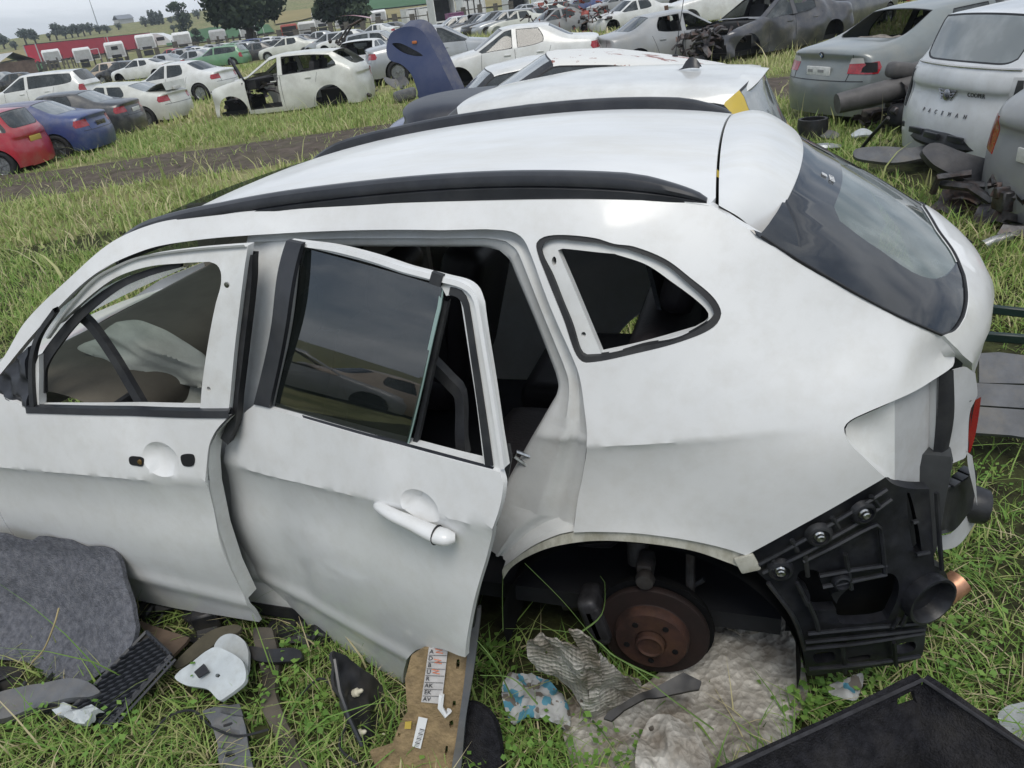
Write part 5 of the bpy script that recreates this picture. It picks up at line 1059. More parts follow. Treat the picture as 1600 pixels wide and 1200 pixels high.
# car parts heaped in front of the dark SUV
GREYV = pm('grey_vinyl', (.10, .095, .095), .6, var=.25, scale=8)
se_ = empty('loose_car_seat', tuple(at(1400, 208, Z=0))); se_.rotation_euler = (0, 0, R(205)); se_.scale = (1.1, 1.1, 1.1); tag(se_, 'grey car seat torn out and tipped over in the grass', 'car seat')
M = MB(); M.tube([(-.62, .1, .36), (-.3, .05, .40), (.12, 0, .46)], [.10, .115, .11], 12); M.build('bolster', GREYV, se_)
MB().rbox((.02, .05, .60), (.30, .2, .16), .075, 4, Matrix.Rotation(R(12), 3, 'Y')).build('headrest', GREYV, se_); MB().rbox((.22, .02, .58), (.24, .2, .18), .075, 4, Matrix.Rotation(R(-8), 3, 'Y')).build('headrest', GREYV, se_)
MB().rbox((.1, -.12, .2), (.5, .25, .22), .08, 3).build('seat_base', DARKIN, se_); scrap('seat_frame', None, (.35, .2, .4), 18, JUNK, se_, 31).location = (.2, 0, .1)
car('grey_sedan', 'sedan', PLG, (1.96, -17.75), R(211), 'grey sedan with both side doors off, behind a rusty post', sc=.9, ground=-.10, wheels=False, lamps=False, skip=('side_window',), group='wrecks in the yard')
dw = car('dark_wreck', 'sedan', PGM, (-.14, -17.7), R(45), 'dark grey wreck with a crushed front end', sc=.95, ground=-.05, wheels=False, lamps=False, skip=('windscreen', 'rear_window'), group='wrecks in the yard')
bd = [o for o in dw.children if o.name.startswith('body')][0]; me = bd.data.copy(); bd.data = me; bm = bmesh.new(); bm.from_mesh(me)
bmesh.ops.delete(bm, geom=[f for f in bm.faces if (f.calc_center_median().x > 1.0 and f.calc_center_median().z > .72 and abs(f.calc_center_median().y) < .72) or f.calc_center_median().x > 1.95], context='FACES')
for v in bm.verts:
    n_ = MN.noise(v.co*2.6)*.08; v.co.y += n_; v.co.z += n_*.3
bm.to_mesh(me); bm.free(); scrap('crushed_engine_bay', None, (.6, .7, .6), 70, JUNK, dw, 5).location = (1.75, 0, .25)
ps = at(1050, 80, Z=0); po = MB().box((0, 0, .62), (.10, .08, 1.25), M=Matrix.Rotation(R(8), 3, 'Y') @ Matrix.Rotation(R(3), 3, 'X')).build('rusty_post', pm('rusty_post', (.13, .075, .05), .8, var=.4, scale=10), None); po.location = (ps[0], ps[1]+.5, -.05); tag(po, 'rusty steel post leaning beside the grey sedan', 'post')

# ---- farther rows
FAR = [  # pixel on the ground under the car's middle, style, paint, heading, label
 (28, 140, 'sedan', PBLK, 20, 'black sedan at the left edge behind the estate car'), (2, 136, 'sedan', PSIL, 20, 'silver car cut off by the left edge of the picture'),
 (172, 127, 'sedan', PBEI, 8, 'beige sedan behind the estate car'), (200, 124, 'coupe', PBLK, 8, 'black coupe beside the beige sedan'), (228, 122, 'coupe', PW, 8, 'white coupe behind the white sedan with the dark window'),
 (258, 114, 'sedan', PSIL, 6, 'silver sedan just behind the white sedan in the left row'), (272, 98, 'sedan', PRED, 0, 'red car in front of the truck cab'), (305, 108, 'sedan', PSIL, 12, 'silver wreck in the far rows, nearest the left row'),
 (322, 103, 'sedan', PW, 12, 'white wreck left of the two green cars'), (345, 104, 'estate', PGRE, 12, 'nearer of the two green cars'), (362, 96, 'estate', PGRE, 12, 'farther of the two green cars'),
 (382, 96, 'sedan', PSIL, 14, 'silver wreck right of the green cars'), (402, 95, 'sedan', PDARK, 14, 'dark wreck right of the green cars'), (422, 92, 'sedan', PW, 14, 'white wreck behind the open door of the SUV'), (440, 90, 'coupe', PDARK, 14, 'dark coupe behind the roof of the wrecked SUV'), (300, 93, 'sedan', PBLUE, 8, 'pale blue car beside the red car in the far rows'),
 (332, 92, 'coupe', PLG, 8, 'grey coupe behind the green cars'), (420, 80, 'sedan', PW, 10, 'white car in front of the red tractor cab'), (470, 80, 'sedan', PDARK, 12, 'dark car below the ribbed truck cab'),
 (520, 82, 'estate', PSIL, 12, 'silver estate behind the wrecked SUV roof'), (545, 80, 'sedan', PW, 12, 'white sedan left of the pink wreck'), (598, 92, 'hatch', PSIL, 190, 'silver hatchback behind the blue wing'), (572, 128, 'sedan', PW, 100, 'white sedan with a bright red tail lamp behind the wrecked SUV'),
 (590, 62, 'sedan', PW, 0, 'small white car below the white van'), (612, 58, 'sedan', PDARK, 0, 'dark car right of the small white car'),
 (712, 58, 'sedan', PW, 35, 'first white car in the packed row behind the silver blue sedan'), (728, 56, 'sedan', PSIL, 35, 'second car in the packed row, silver'), (743, 55, 'sedan', PDARK, 35, 'third car in the packed row, dark'), (757, 54, 'sedan', PW, 35, 'fourth car in the packed row, white'), (772, 53, 'sedan', PBLK, 35, 'fifth car in the packed row, black'), (790, 52, 'estate', PSIL, 35, 'silver estate in the packed row'), (805, 50, 'sedan', PCRM, 35, 'cream wreck with open front at the end of the packed row'),
 (832, 45, 'sedan', PDARK, 40, 'dark car right of the packed row'), (850, 42, 'sedan', PCRM, 42, 'cream car behind the grey lilac sedan'), (868, 56, 'sedan', PLG, 40, 'grey lilac sedan beside the red scrap heap'), (905, 24, 'sedan', PBLUE, 30, 'dark blue car above the red scrap heap'), (930, 12, 'sedan', PW, 20, 'white car at the top edge above the red heap'),
 (880, 16, 'sedan', PCRM, 200, 'cream car near the white box body'), (985, 42, 'sedan', PW, 36, 'white car with bared front wheel left of the grey sedan'), (1120, 34, 'suv', PW, 20, 'white SUV behind the grey sedan and the dark wreck'), (1020, 12, 'sedan', PSIL, 25, 'silver car at the top edge behind the grey sedan'), (1335, 18, 'sedan', PRED, 40, 'red car behind the dark wreck at the top edge'), (285, 104, 'sedan', PLG, 10, 'grey sedan half hidden behind the white sedan in the left row'), (312, 96, 'coupe', PW, 10, 'white coupe just left of the farther green car'), (352, 88, 'sedan', PW, 12, 'white sedan beyond the green cars'), (372, 86, 'sedan', PLG, 12, 'light grey sedan beyond the green cars'), (392, 85, 'hatch', PBLUE, 12, 'blue hatchback beyond the green cars'), (436, 80, 'sedan', PSIL, 12, 'silver sedan below the red tractor cab'), (455, 90, 'sedan', PCRM, 14, 'cream sedan behind the wrecked SUV windows'), (500, 76, 'sedan', PSIL, 12, 'silver sedan below the tall white cab'), (818, 34, 'sedan', PSIL, 38, 'silver wreck behind the cream car'), (838, 28, 'sedan', PW, 30, 'white wreck below the open white box body'), (865, 30, 'sedan', PDARK, 35, 'dark wreck behind the cream car near the heap'), (900, 8, 'sedan', PSIL, 25, 'silver car at the top edge right of the van body'), (960, 22, 'sedan', PLG, 30, 'grey car between the red heap and the white car'), (990, 14, 'coupe', PW, 28, 'white coupe behind the white car with bared wheel'), (1060, 6, 'sedan', PCRM, 24, 'cream car at the top edge behind the grey sedan'), (1310, 48, 'coupe', PDARK, 60, 'dark coupe between the dark wreck and the green grey sedan')]
for i, (u, v, st, pt, hd, lb) in enumerate(FAR):
    p = at(u, v, Z=0); tl = (R(random.uniform(-3, 3)), R(random.uniform(-3, 3)))
    car({'sedan': 'sedan', 'coupe': 'coupe', 'estate': 'estate_car', 'hatch': 'hatchback', 'suv': 'suv'}[st], st, pt, (p[0], p[1]), R(hd+random.uniform(-4, 4)), lb, group='scrapped cars in the far rows', sc=.93, ground=random.uniform(-.18, -.05), wheels=(i % 3 == 0), lamps=True, gaps=False, spec=GLASSL if i % 2 else None, cabin=INTG if i % 2 else None, skip=('windscreen',) if i % 5 == 2 else ())
hp_ = at(895, 52, Z=0); rh_ = empty('scrap_heap', tuple(hp_)); tag(rh_, 'heap of red and black scrap car parts', 'scrap heap')
scrap('red_scrap', None, (1.5, 1.6, 1.7), 90, REDRUST, rh_, 41); scrap('dark_scrap', None, (2.1, 1.8, 1.0), 130, JUNK, rh_, 42); MB().strip([[(x, y, 1.75+.15*math.sin(x*1.5)+.1*y) for x in np.linspace(-1.2, 1.6, 6)] for y in np.linspace(-.6, .6, 4)]).build('red_bonnet', REDRUST, rh_)
hp_ = at(560, 92, Z=0); rh_ = empty('pink_wreck', tuple(hp_), R(20)); tag(rh_, 'stripped dark wreck with its pink tailgate raised', 'wreck')
MB().strip([[(x, y, 1.75+.25*math.sin((x+1)*1.2)) for x in np.linspace(-1, .6, 6)] for y in np.linspace(-.7, .7, 5)]).build('tailgate', paint('pink_red', (.40, .08, .12), .4), rh_)
for sy in (-.65, .65): MB().tube([(.7, sy, .9), (.1, sy, 1.5), (-.6, sy, 1.75)], .05, 6).build('pillar', JUNK, rh_)
scrap('shell_remains', None, (1.2, .7, 1.0), 60, JUNK, rh_, 45); MB().rbox((-1.3, .2, .9), (.12, .7, 1.0), .04, 2).build('white_panel', PW, rh_)

# ---- wrecks behind the photographer, seen mirrored in the door glass
BH = 'wrecks on the near side of the lane'
for i, (x, y, hd, st, pt, lb) in enumerate([(11.6, 4.2, 100, 'sedan', PLG, 'light grey wreck beyond the left edge, mirrored in the rear door glass'), (11.8, 6.6, 95, 'sedan', PBEI, 'beige wreck beyond the left edge, mirrored in the rear door glass'), (9.9, 8.9, 100, 'estate', PLG, 'grey estate beyond the left edge, mirrored in the rear door glass'), (14.5, 3.0, 98, 'sedan', PDARK, 'dark wreck beyond the left edge, mirrored in the rear door glass')]):
    car({'sedan': 'sedan', 'estate': 'estate_car', 'hatch': 'hatchback'}[st], st, pt, (x, y), R(hd), lb, group=BH, sc=.95, ground=-.1, wheels=False, skip=('windscreen', 'side_window') if i % 2 == 0 else (), gaps=False)
# ================================================================ parts lying round the SUV
def on_plane(p0, n, up=(0, 0, 1)):
    p0 = np.array(p0, float); n = np.array(n, float); n /= np.linalg.norm(n); a = np.cross(up, n)
    if np.linalg.norm(a) < .05: a = np.cross((0, 1, 0), n)
    a /= np.linalg.norm(a); b = np.cross(n, a); return p0, n, a, b
def plane3(a, b, c):
    a, b, c = map(lambda q: np.array(q, float), (a, b, c)); n = np.cross(b-a, c-a); n /= np.linalg.norm(n)
    if np.dot(n, CAM-a) < 0: n = -n
    return on_plane(a, n)
GROUND_BITS = []
def slab(name, px, pl, mat, label=None, cat=None, thick=.012, h=.02, bulge=None, holes=(), parent=None, smooth=True, lift=0., group=None, sharp=38):
    """a thin solid piece traced on a plane in the yard; bulge(u, v) shapes it off that plane"""
    if isinstance(pl[0], str): GROUND_BITS.append(np.array([at(u, v, Z=0)[:2] for u, v in px]))
    if isinstance(pl[0], str): pl = on_plane(at(*np.mean(px, axis=0), Z=pl[1]), pl[2])      # lies at this height over the ground
    p0, n, a, b = pl; p0 = p0+n*lift
    def uv(q): return np.array([[np.dot(plane_at(u, v, p0, n)-p0, a), np.dot(plane_at(u, v, p0, n)-p0, b)] for u, v in q])
    O_ = uv(px); O_ = catmull(O_, h*.7, True) if smooth else O_; H2 = [catmull(uv(q), h*.7, True) for q in holes]
    def fn(P): d = bulge(P-O_.mean(0)) if bulge else np.zeros(len(P)); return p0+P[:, :1]*a+P[:, 1:]*b+d[:, None]*n
    o = sheet(name, fn, O_, mat, parent, holes=H2, h=h, rim=thick, rimdir=tuple(-n), back=True, sharp=sharp)
    if label: tag(o, label, cat, group)
    return o
def bump_fn(amp, sc, seed=0, octv=3): 
    def f(P):
        r = np.zeros(len(P))
        for k in range(octv): r += np.array([MN.noise(Vector((p[0]*sc*2**k+seed, p[1]*sc*2**k, seed*.7))) for p in P])/1.9**k
        return amp*r
    return f
FELT = pm('grey_felt', (.13, .135, .155), .95, var=.28, scale=55, bump=.9, bscale=190, dirt=(.30, .30, .32), dscale=40, damt=.5, spec=.1)
DFELT = pm('dark_carpet', (.022, .022, .026), .95, var=.4, scale=50, bump=.9, bscale=220, dirt=(.07, .065, .06), dscale=7, damt=.5, spec=.1)
GPL = pm('grey_plastic', (.11, .115, .125), .55, var=.25, scale=9, dirt=(.20, .17, .12), dscale=8, damt=.5, bump=.1, bscale=70)
DPL = pm('dark_plastic', (.016, .017, .021), .5, var=.4, scale=12, dirt=(.10, .085, .06), dscale=7, damt=.45)
WPL = pm('white_plastic', (.50, .54, .56), .45, var=.15, scale=6, dirt=(.25, .24, .20), dscale=7, damt=.6)
OLB = pm('olive_board', (.085, .075, .050), .85, var=.35, scale=10, dirt=(.04, .035, .025), dscale=5, damt=.6); BRB = pm('brown_board', (.12, .085, .06), .8, var=.3, scale=8)
FIB = pm('tan_fibreboard', (.30, .215, .115), .8, var=.25, scale=22, dirt=(.10, .07, .04), dscale=18, damt=.65, bump=.5, bscale=90)
# burst airbag hanging from the dashboard
def folds(seed, amp):
    def f(P):
        a = np.array([MN.noise(Vector((p[0]*5+p[1]*6, p[1]*3-p[0]*2, seed))) for p in P]); c = np.array([MN.noise(Vector((p[0]*4+seed, (p[1]+p[0]*.5)*16, 2.))) for p in P]); return amp*(.9*a-np.abs(c)*.55)+.05*np.exp(-(P[:, 0]/.12)**2-(P[:, 1]/.07)**2)
    return f
for q, yy, sd_ in ((AIRPX[0], .44, 3.), (AIRPX[1], .40, 8.)):
    o = slab('airbag', q, on_plane(at(*np.mean(q, axis=0), Y=yy), (-.25, .85, .45)), AIR, None, None, .004, .010, folds(sd_, .085), parent=suv, sharp=70)
# wheel-well liner of grey felt, leaning on the front door
pl = plane3(at(100, 845, Y=.88), at(180, 860, Y=.88), at(95, 1080, Z=.02))
def bowl(P): r2 = (P[:, 0]/.30)**2+((P[:, 1]+.05)/.26)**2; return -.10*np.exp(-r2*1.1)+.035*np.clip((P[:, 1]-.16)/.1, 0, 1)+bump_fn(.018, 5, 3)(P)
slab('wheel_well_liner', [(-120, 850), (-60, 838), (0, 832), (22, 840), (45, 843), (58, 837), (80, 840), (105, 843), (128, 853), (160, 853), (180, 860), (188, 880), (193, 915), (206, 955), (212, 985), (204, 1012), (180, 1035), (140, 1062), (105, 1082), (85, 1082), (60, 1062), (20, 1040), (-40, 1030), (-110, 1000)], pl, FELT, 'moulded grey felt wheel-well liner leaning on the front door', 'liner', .02, .016, bowl)
def dry_stem(P, label, r_=.003): return tag(MB().tube(catmull(P, .02), r_, 5).build('dry_stem', pm('straw', (.42, .34, .18), .8)), label, 'straw')
dry_stem([at(50, 1035, Y=1.16), at(68, 1015, Y=1.15), at(85, 975, Y=1.12), at(92, 950, Y=1.09)], 'dry straw stalk lying on the grey felt liner')
# strip of grey trim under it
slab('bumper_trim', [(-60, 1100), (0, 1082), (60, 1066), (120, 1060), (158, 1082), (140, 1090), (100, 1092), (40, 1108), (0, 1122), (-60, 1130)], ('g', .07, (0, .25, .97)), GPL, 'grey plastic bumper trim poking out under the felt liner', 'car trim', .03, .02, bump_fn(.012, 6, 2))
slab('plastic_bracket', [(82, 1102), (96, 1096), (112, 1102), (124, 1106), (142, 1100), (155, 1108), (140, 1124), (118, 1130), (104, 1120), (90, 1118)], ('g', .06, (.2, .3, .93)), WPL, 'pale broken plastic bracket beside the ribbed panel', 'bracket', .02, .012, bump_fn(.03, 22, 6), smooth=False)
# black ribbed panel
q0, q1, q2, q3 = [at(u, v, Z=z) for u, v, z in ((231, 988, .16), (269, 1024, .14), (170, 1132, .03), (116, 1106, .05))]
rp_ = empty('ribbed_panel', tuple(np.mean([q0, q1, q2, q3], axis=0))); tag(rp_, 'black ribbed plastic panel lying beside the felt liner', 'panel'); iv = Matrix.Translation(-Vector(rp_.location)); nrm_ = np.cross(q1-q0, q3-q0); nrm_ /= np.linalg.norm(nrm_); nrm_ = nrm_ if nrm_[2] > 0 else -nrm_
BL = lambda s, t: (q0*(1-s)+q1*s)*(1-t)+(q3*(1-s)+q2*s)*t
def sub(o): o.parent = rp_; o.matrix_parent_inverse = iv; return o
M = MB(); g = [[BL(s, t) for s in np.linspace(0, 1, 6)] for t in np.linspace(0, 1, 8)]; M.strip(g); M.strip([[p-nrm_*.012 for p in r_] for r_ in g]); sub(M.build('backing', DPL))
diag = (q1-q0); 
# ribs run level across the panel: lines of equal s+t in picture terms
for i in range(16):
    c = (i+.7)/16*2; pts = []
    for s, t in ((max(0, c-1.0), min(1, c)), (min(1, c), max(0, c-1.0))): pts.append(BL(s, t)+nrm_*.004)
    a, b = pts
    if np.linalg.norm(b-a) < .03: continue
    n_ = max(3, int(np.linalg.norm(b-a)/.028)); P = np.linspace(0, 1, n_*2+1); rows = [[a+(b-a)*f+nrm_*(.010 if k % 2 == 0 else .004)+np.array([0, 0, 0]) for k, f in enumerate(P)], [a+(b-a)*f+nrm_*(.012 if k % 2 == 0 else .007)+np.array([0, .008, -.003]) for k, f in enumerate(P)], [a+(b-a)*f+np.array([0, .012, -.004]) for f in P]]
    sub(MB().strip(rows).build('rib', SATIN))
for a, b in ((q0, q1), (q1, q2), (q2, q3), (q3, q0)): sub(MB().tube([a+nrm_*.008, b+nrm_*.008], .006, 4).build('edge', SATIN))
for k in range(2): e_ = (q1-q0)/np.linalg.norm(q1-q0)*.018*(k+.7); sub(MB().tube([q1+e_+nrm_*.01, q2+e_+nrm_*.01], .005, 4).build('side_rail', SATIN))
for t in (.06, .11, .16, .80, .86, .92, .97): p = BL(1, t); e_ = (q1-q0)/np.linalg.norm(q1-q0)*.036; sub(MB().tube([p+nrm_*.01, p+e_+nrm_*.01], .004, 4).build('rung', SATIN))
# boards under the door
slab('brown_board', [(214, 968), (240, 978), (296, 996), (290, 1004), (268, 1026), (250, 1015), (230, 990)], ('g', .07, (0, .15, .98)), BRB, 'brown board lying under the front door beside the ribbed panel', 'board', .012, .03, smooth=False)
slab('olive_board', [(272, 1038), (300, 1008), (330, 985), (365, 976), (378, 980), (372, 988), (350, 996), (320, 1018), (280, 1044)], ('g', .09, (0, .1, .99)), OLB, 'olive brown curved board under the front door', 'board', .012, .03)
# white plastic plates
w2 = slab('plastic_plate', [(333, 1010), (348, 992), (362, 990), (380, 1000), (388, 1022), (386, 1052), (370, 1050), (350, 1030)], ('g', .10, (.1, .35, .93)), WPL, 'pale grey plate half hidden behind the white plate', 'plate', .012, .014, bump_fn(.008, 12, 5))
w1 = slab('plastic_plate', [(272, 1056), (300, 1035), (332, 1014), (345, 1013), (376, 1030), (383, 1045), (382, 1062), (366, 1078), (352, 1090), (342, 1094), (326, 1078), (285, 1068)], ('g', .12, (.1, .4, .91)), WPL, 'white plastic plate with a black square lying in the grass', 'plate', .014, .012, bump_fn(.010, 12, 8), holes=[[(338, 1054), (342, 1053), (345, 1056), (342, 1059), (338, 1058)]])
slab('foam_square', [(303, 1050), (318, 1037), (326, 1049), (310, 1059)], on_plane(at(*np.mean([(272, 1056), (300, 1035), (332, 1014), (345, 1013), (376, 1030), (383, 1045), (382, 1062), (366, 1078), (352, 1090), (342, 1094), (326, 1078), (285, 1068)], axis=0), Z=.12), (.1, .4, .91)), DPL, None, None, .006, .012, smooth=False, lift=.012, parent=w1)
# rubber strip and grey underbody covers
slab('rubber_strip', [(400, 985), (428, 984), (430, 1020), (434, 1080), (446, 1130), (470, 1180), (490, 1210), (455, 1212), (432, 1165), (414, 1110), (404, 1060), (402, 1020)], ('g', .05, (.15, .3, .94)), pm('dusty_rubber', (.055, .05, .042), .75, var=.4, scale=7, dirt=(.14, .11, .07), dscale=5, damt=.6), 'dusty rubber strip running out from under the door', 'rubber strip', .02, .02, lambda P: .02*np.cos(P[:, 0]*25), smooth=False)
slab('rubber_band', [(388, 1010), (420, 1014), (455, 1012), (470, 1018), (470, 1030), (440, 1034), (410, 1034), (390, 1026)], ('g', .09, (.1, .35, .93)), DPL, 'black band across the rubber strip', 'rubber band', .016, .014)
slab('underbody_cover', [(326, 1108), (350, 1100), (372, 1096), (382, 1128), (388, 1165), (398, 1210), (346, 1212), (338, 1160), (330, 1130), (316, 1112)], ('g', .05, (0, .15, .98)), GPL, 'grey slotted underbody cover lying in the grass at the bottom edge', 'cover', .012, .014, lambda P: .008*np.sign(np.sin(P[:, 1]*60))*(np.abs(P[:, 0]) < .05)+bump_fn(.006, 9, 4)(P), holes=[[(350, 1135), (364, 1130), (365, 1133), (351, 1138)], [(352, 1180), (366, 1176), (367, 1180), (353, 1184)]], smooth=False)
# wheel-arch liner with white clips
pla = plane3(at(525, 1022, Y=1.02), at(560, 1140, Z=.06), at(612, 1110, Y=1.0))
al = slab('arch_liner', [(520, 1018), (535, 1022), (570, 1050), (612, 1092), (626, 1112), (612, 1150), (598, 1180), (575, 1170), (555, 1140), (540, 1100), (527, 1060)], pla, DPL, 'black wheel-arch liner with white clips under the open rear door', 'arch liner', .012, .014, bump_fn(.02, 14, 9))
for q in ((557, 1082), (562, 1146), (592, 1151)): c = plane_at(*q, pla[0], pla[1]); MB().lathe([(.012, -.01), (.013, .004), (.008, .008), (.006, .022), (.002, .026)], 10, Vector(pla[1]).to_track_quat('Z', 'Y').to_matrix(), c).build('clip', pm('ivory_clip', (.62, .58, .46), .5), al)
for q in ((602, 1089),): c = plane_at(*q, pla[0], pla[1]); MB().rbox(c, (.02, .004, .02), .002, 1, Vector(pla[1]).to_track_quat('Y', 'Z').to_matrix()).build('label', LABW, al)
MB().tube([plane_at(*q, pla[0]+pla[1]*.012, pla[1]) for q in ((523, 1030), (531, 1080), (545, 1120), (566, 1165))], .007, 6).build('rim', SATIN, al)
# fibreboard door card hanging behind the opened door, with paper labels
dpx = np.array(rh); ca, sa_ = math.cos(ra), math.sin(ra); dn_ = np.array([-sa_*-1*0-math.sin(ra)*1., math.cos(ra), 0.]); dn_ = np.array([-math.sin(ra), math.cos(ra), 0.]); tip3 = door_fn(rh, ra, -.03)(solve_side([(680, 1000)], **RK))[0]
pc_ = plane3(tip3-dn_*.02, at(605, 1222, Z=.0), at(708, 1222, Z=.0)); dn_ = pc_[1]
card = slab('door_card', [(637, 1112), (633, 1060), (642, 1026), (662, 1013), (700, 1014), (733, 1028), (729, 1080), (722, 1120), (712, 1180), (706, 1225), (598, 1228), (578, 1175), (612, 1165), (624, 1132)], pc_, FIB, 'tan fibreboard door card with letter labels below the rear door', 'door card', .012, .02, bump_fn(.006, 14, 3), smooth=False,
            holes=[[(702, 1128), (707, 1126), (708, 1136), (703, 1138)], [(714, 1030), (718, 1030), (717, 1045), (713, 1045)], [(697, 1165), (700, 1165), (698, 1180), (695, 1180)], [(622, 1145), (626, 1146), (625, 1152), (621, 1151)], [(602, 1180), (607, 1180), (606, 1187), (602, 1187)], [(708, 1095), (712, 1095), (711, 1106), (707, 1106)]])
slab('edge_strip', [(742, 955), (750, 950), (746, 1000), (738, 1060), (728, 1120), (716, 1225), (704, 1226), (715, 1140), (724, 1075), (732, 1010)], on_plane(pc_[0]+dn_*.012, dn_), GPL, None, None, .02, .02, parent=card)
def cardpt(u, v, l=.004): return plane_at(u, v, pc_[0]+dn_*l, dn_)
PAPER = pm('paper_label', (.55, .53, .52), .8, var=.12, scale=30); INK = pm('print_ink', (.03, .03, .035), .7); ORN = pm('orange_marker', (.75, .22, .10), .7)
lab = slab('letter_label', [(670, 1012), (700, 1013), (690, 1100), (658, 1097)], pc_, PAPER, None, None, .001, .02, smooth=False, lift=.008, parent=card)
axx = cardpt(700, 1013)-cardpt(670, 1012); ayy = cardpt(670, 1012)-cardpt(658, 1097)
for i, ch in enumerate(('A', 'D', 'B', 'U', 'R', 'AK', 'EK', 'AV')):
    f = (i+.5)/8; u = 670+(658-670)*f+(8 if len(ch) > 1 else 5); v = 1013+(1098-1013)*f; mark(ch, 0, .017, cardpt(u, v, .011), axx, ayy, INK, lab, 'letter', .0003)
    if i: y0 = 1013+(1098-1013)*i/8; xa = 670-12*i/8; MB().tube([cardpt(xa+1, y0, .0105), cardpt(xa+30, y0+1, .0105)], .0007, 4).build('line', INK, lab)
for u, v in ((686, 1017), (684, 1033), (681, 1049)):
    MB().tube([cardpt(u-6, v-3, .0108), cardpt(u+5, v-1, .0108), cardpt(u-5, v+2, .0108), cardpt(u+6, v+4, .0108)], .0013, 4).build('orange_mark', ORN, lab)
bar = slab('barcode_label', [(654, 1120), (668, 1123), (657, 1170), (644, 1166)], pc_, LABW, None, None, .001, .02, smooth=False, lift=.008, parent=card)
for i in range(12):
    f = i/11; a = np.array((659-f*9, 1140+f*26)); MB().tube([cardpt(a[0]-3, a[1]-1, .0105), cardpt(a[0]+4, a[1]+1, .0105)], .0005+.0007*((i*7) % 3 == 0), 4).build('bar', INK, bar)
slab('yellow_sticker', [(633, 1128), (643, 1127), (642, 1139), (632, 1139)], pc_, PLATEY, None, None, .001, .02, smooth=False, lift=.008, parent=card)
MB().tube([cardpt(690, 1085, .015), cardpt(688, 1105, .02), cardpt(697, 1118, .016), cardpt(702, 1110, .018)], .008, 6).build('white_clip', LABW, card)
# rubber mud flap right of the card
slab('mud_flap', [(730, 1100), (745, 1090), (768, 1098), (785, 1120), (792, 1160), (790, 1212), (720, 1212), (722, 1150)], on_plane(at(755, 1205, Z=0), (.2, .8, .55)), DFELT, 'dark felt flap standing beside the door card', 'felt flap', .02, .02, lambda P: .05*np.cos(P[:, 0]*9))
# heat-shield foil under the car
FOIL = bpy.data.materials.new('embossed_foil'); FOIL.use_nodes = True; t = FOIL.node_tree; b = t.nodes['Principled BSDF']; b.inputs['Metallic'].default_value = .12; b.inputs['Roughness'].default_value = .55
tcn = N(t, 'ShaderNodeTexCoord'); n1 = N(t, 'ShaderNodeTexNoise'); n1.inputs['Scale'].default_value = 9; n1.inputs['Detail'].default_value = 7; t.links.new(tcn.outputs['Object'], n1.inputs[0]); r1 = N(t, 'ShaderNodeValToRGB'); r1.color_ramp.elements[0].position = .35; r1.color_ramp.elements[0].color = (.20, .17, .135, 1); r1.color_ramp.elements[1].position = .66; r1.color_ramp.elements[1].color = (.52, .50, .455, 1); t.links.new(n1.outputs[0], r1.inputs[0]); t.links.new(r1.outputs[0], b.inputs['Base Color'])
vo = N(t, 'ShaderNodeTexVoronoi'); vo.inputs['Scale'].default_value = 78; vo.inputs['Randomness'].default_value = .12; t.links.new(tcn.outputs['Object'], vo.inputs[0]); n2 = N(t, 'ShaderNodeTexNoise'); n2.inputs['Scale'].default_value = 38; n2.inputs['Detail'].default_value = 6; t.links.new(tcn.outputs['Object'], n2.inputs[0]); ad = N(t, 'ShaderNodeMath'); ad.operation = 'ADD'; t.links.new(vo.outputs[0], ad.inputs[0]); t.links.new(n2.outputs[0], ad.inputs[1])
bn = N(t, 'ShaderNodeBump'); bn.inputs['Strength'].default_value = .75; bn.inputs['Distance'].default_value = .010; t.links.new(ad.outputs[0], bn.inputs['Height']); t.links.new(bn.outputs[0], b.inputs['Normal'])
QUILT = FOIL; FOIL = QUILT.copy(); FOIL.name = 'crinkled_foil'
for nd in FOIL.node_tree.nodes:
    if nd.type == 'TEX_VORONOI': nd.inputs['Randomness'].default_value = 1.; nd.inputs['Scale'].default_value = 48
    if nd.type == 'TEX_NOISE' and nd.inputs['Scale'].default_value > 30: nd.inputs['Scale'].default_value = 26; nd.inputs['Detail'].default_value = 9; nd.inputs['Distortion'].default_value = 1.2
    if nd.type == 'BUMP': nd.inputs['Strength'].default_value = .8; nd.inputs['Distance'].default_value = .009
def crumple(amp, sc, seed):
    def f(P):
        r = np.zeros(len(P))
        for k in range(4): r += np.abs(np.array([MN.noise(Vector((p[0]*sc*1.9**k+seed, p[1]*sc*1.9**k, seed*.3))) for p in P]))/1.7**k
        return amp*(r-.5)
    return f
slab('foil_sheet', [(905, 1210), (880, 1150), (870, 1110), (900, 1085), (960, 1090), (1000, 1072), (1040, 1040), (1090, 1015), (1110, 985), (1130, 955), (1170, 935), (1205, 935), (1235, 985), (1256, 1040), (1262, 1085), (1240, 1130), (1225, 1165), (1140, 1210), (1020, 1230)], ('g', .045, (0, .12, .99)), FOIL, 'large crumpled sheet of silver heat-shield foil under the rear wheel opening', 'foil', .004, .013, crumple(.034, 5, 3), sharp=60)
plf = plane3(at(830, 1010, Y=.98), at(930, 1100, Z=.05), at(1000, 1080, Y=.92))
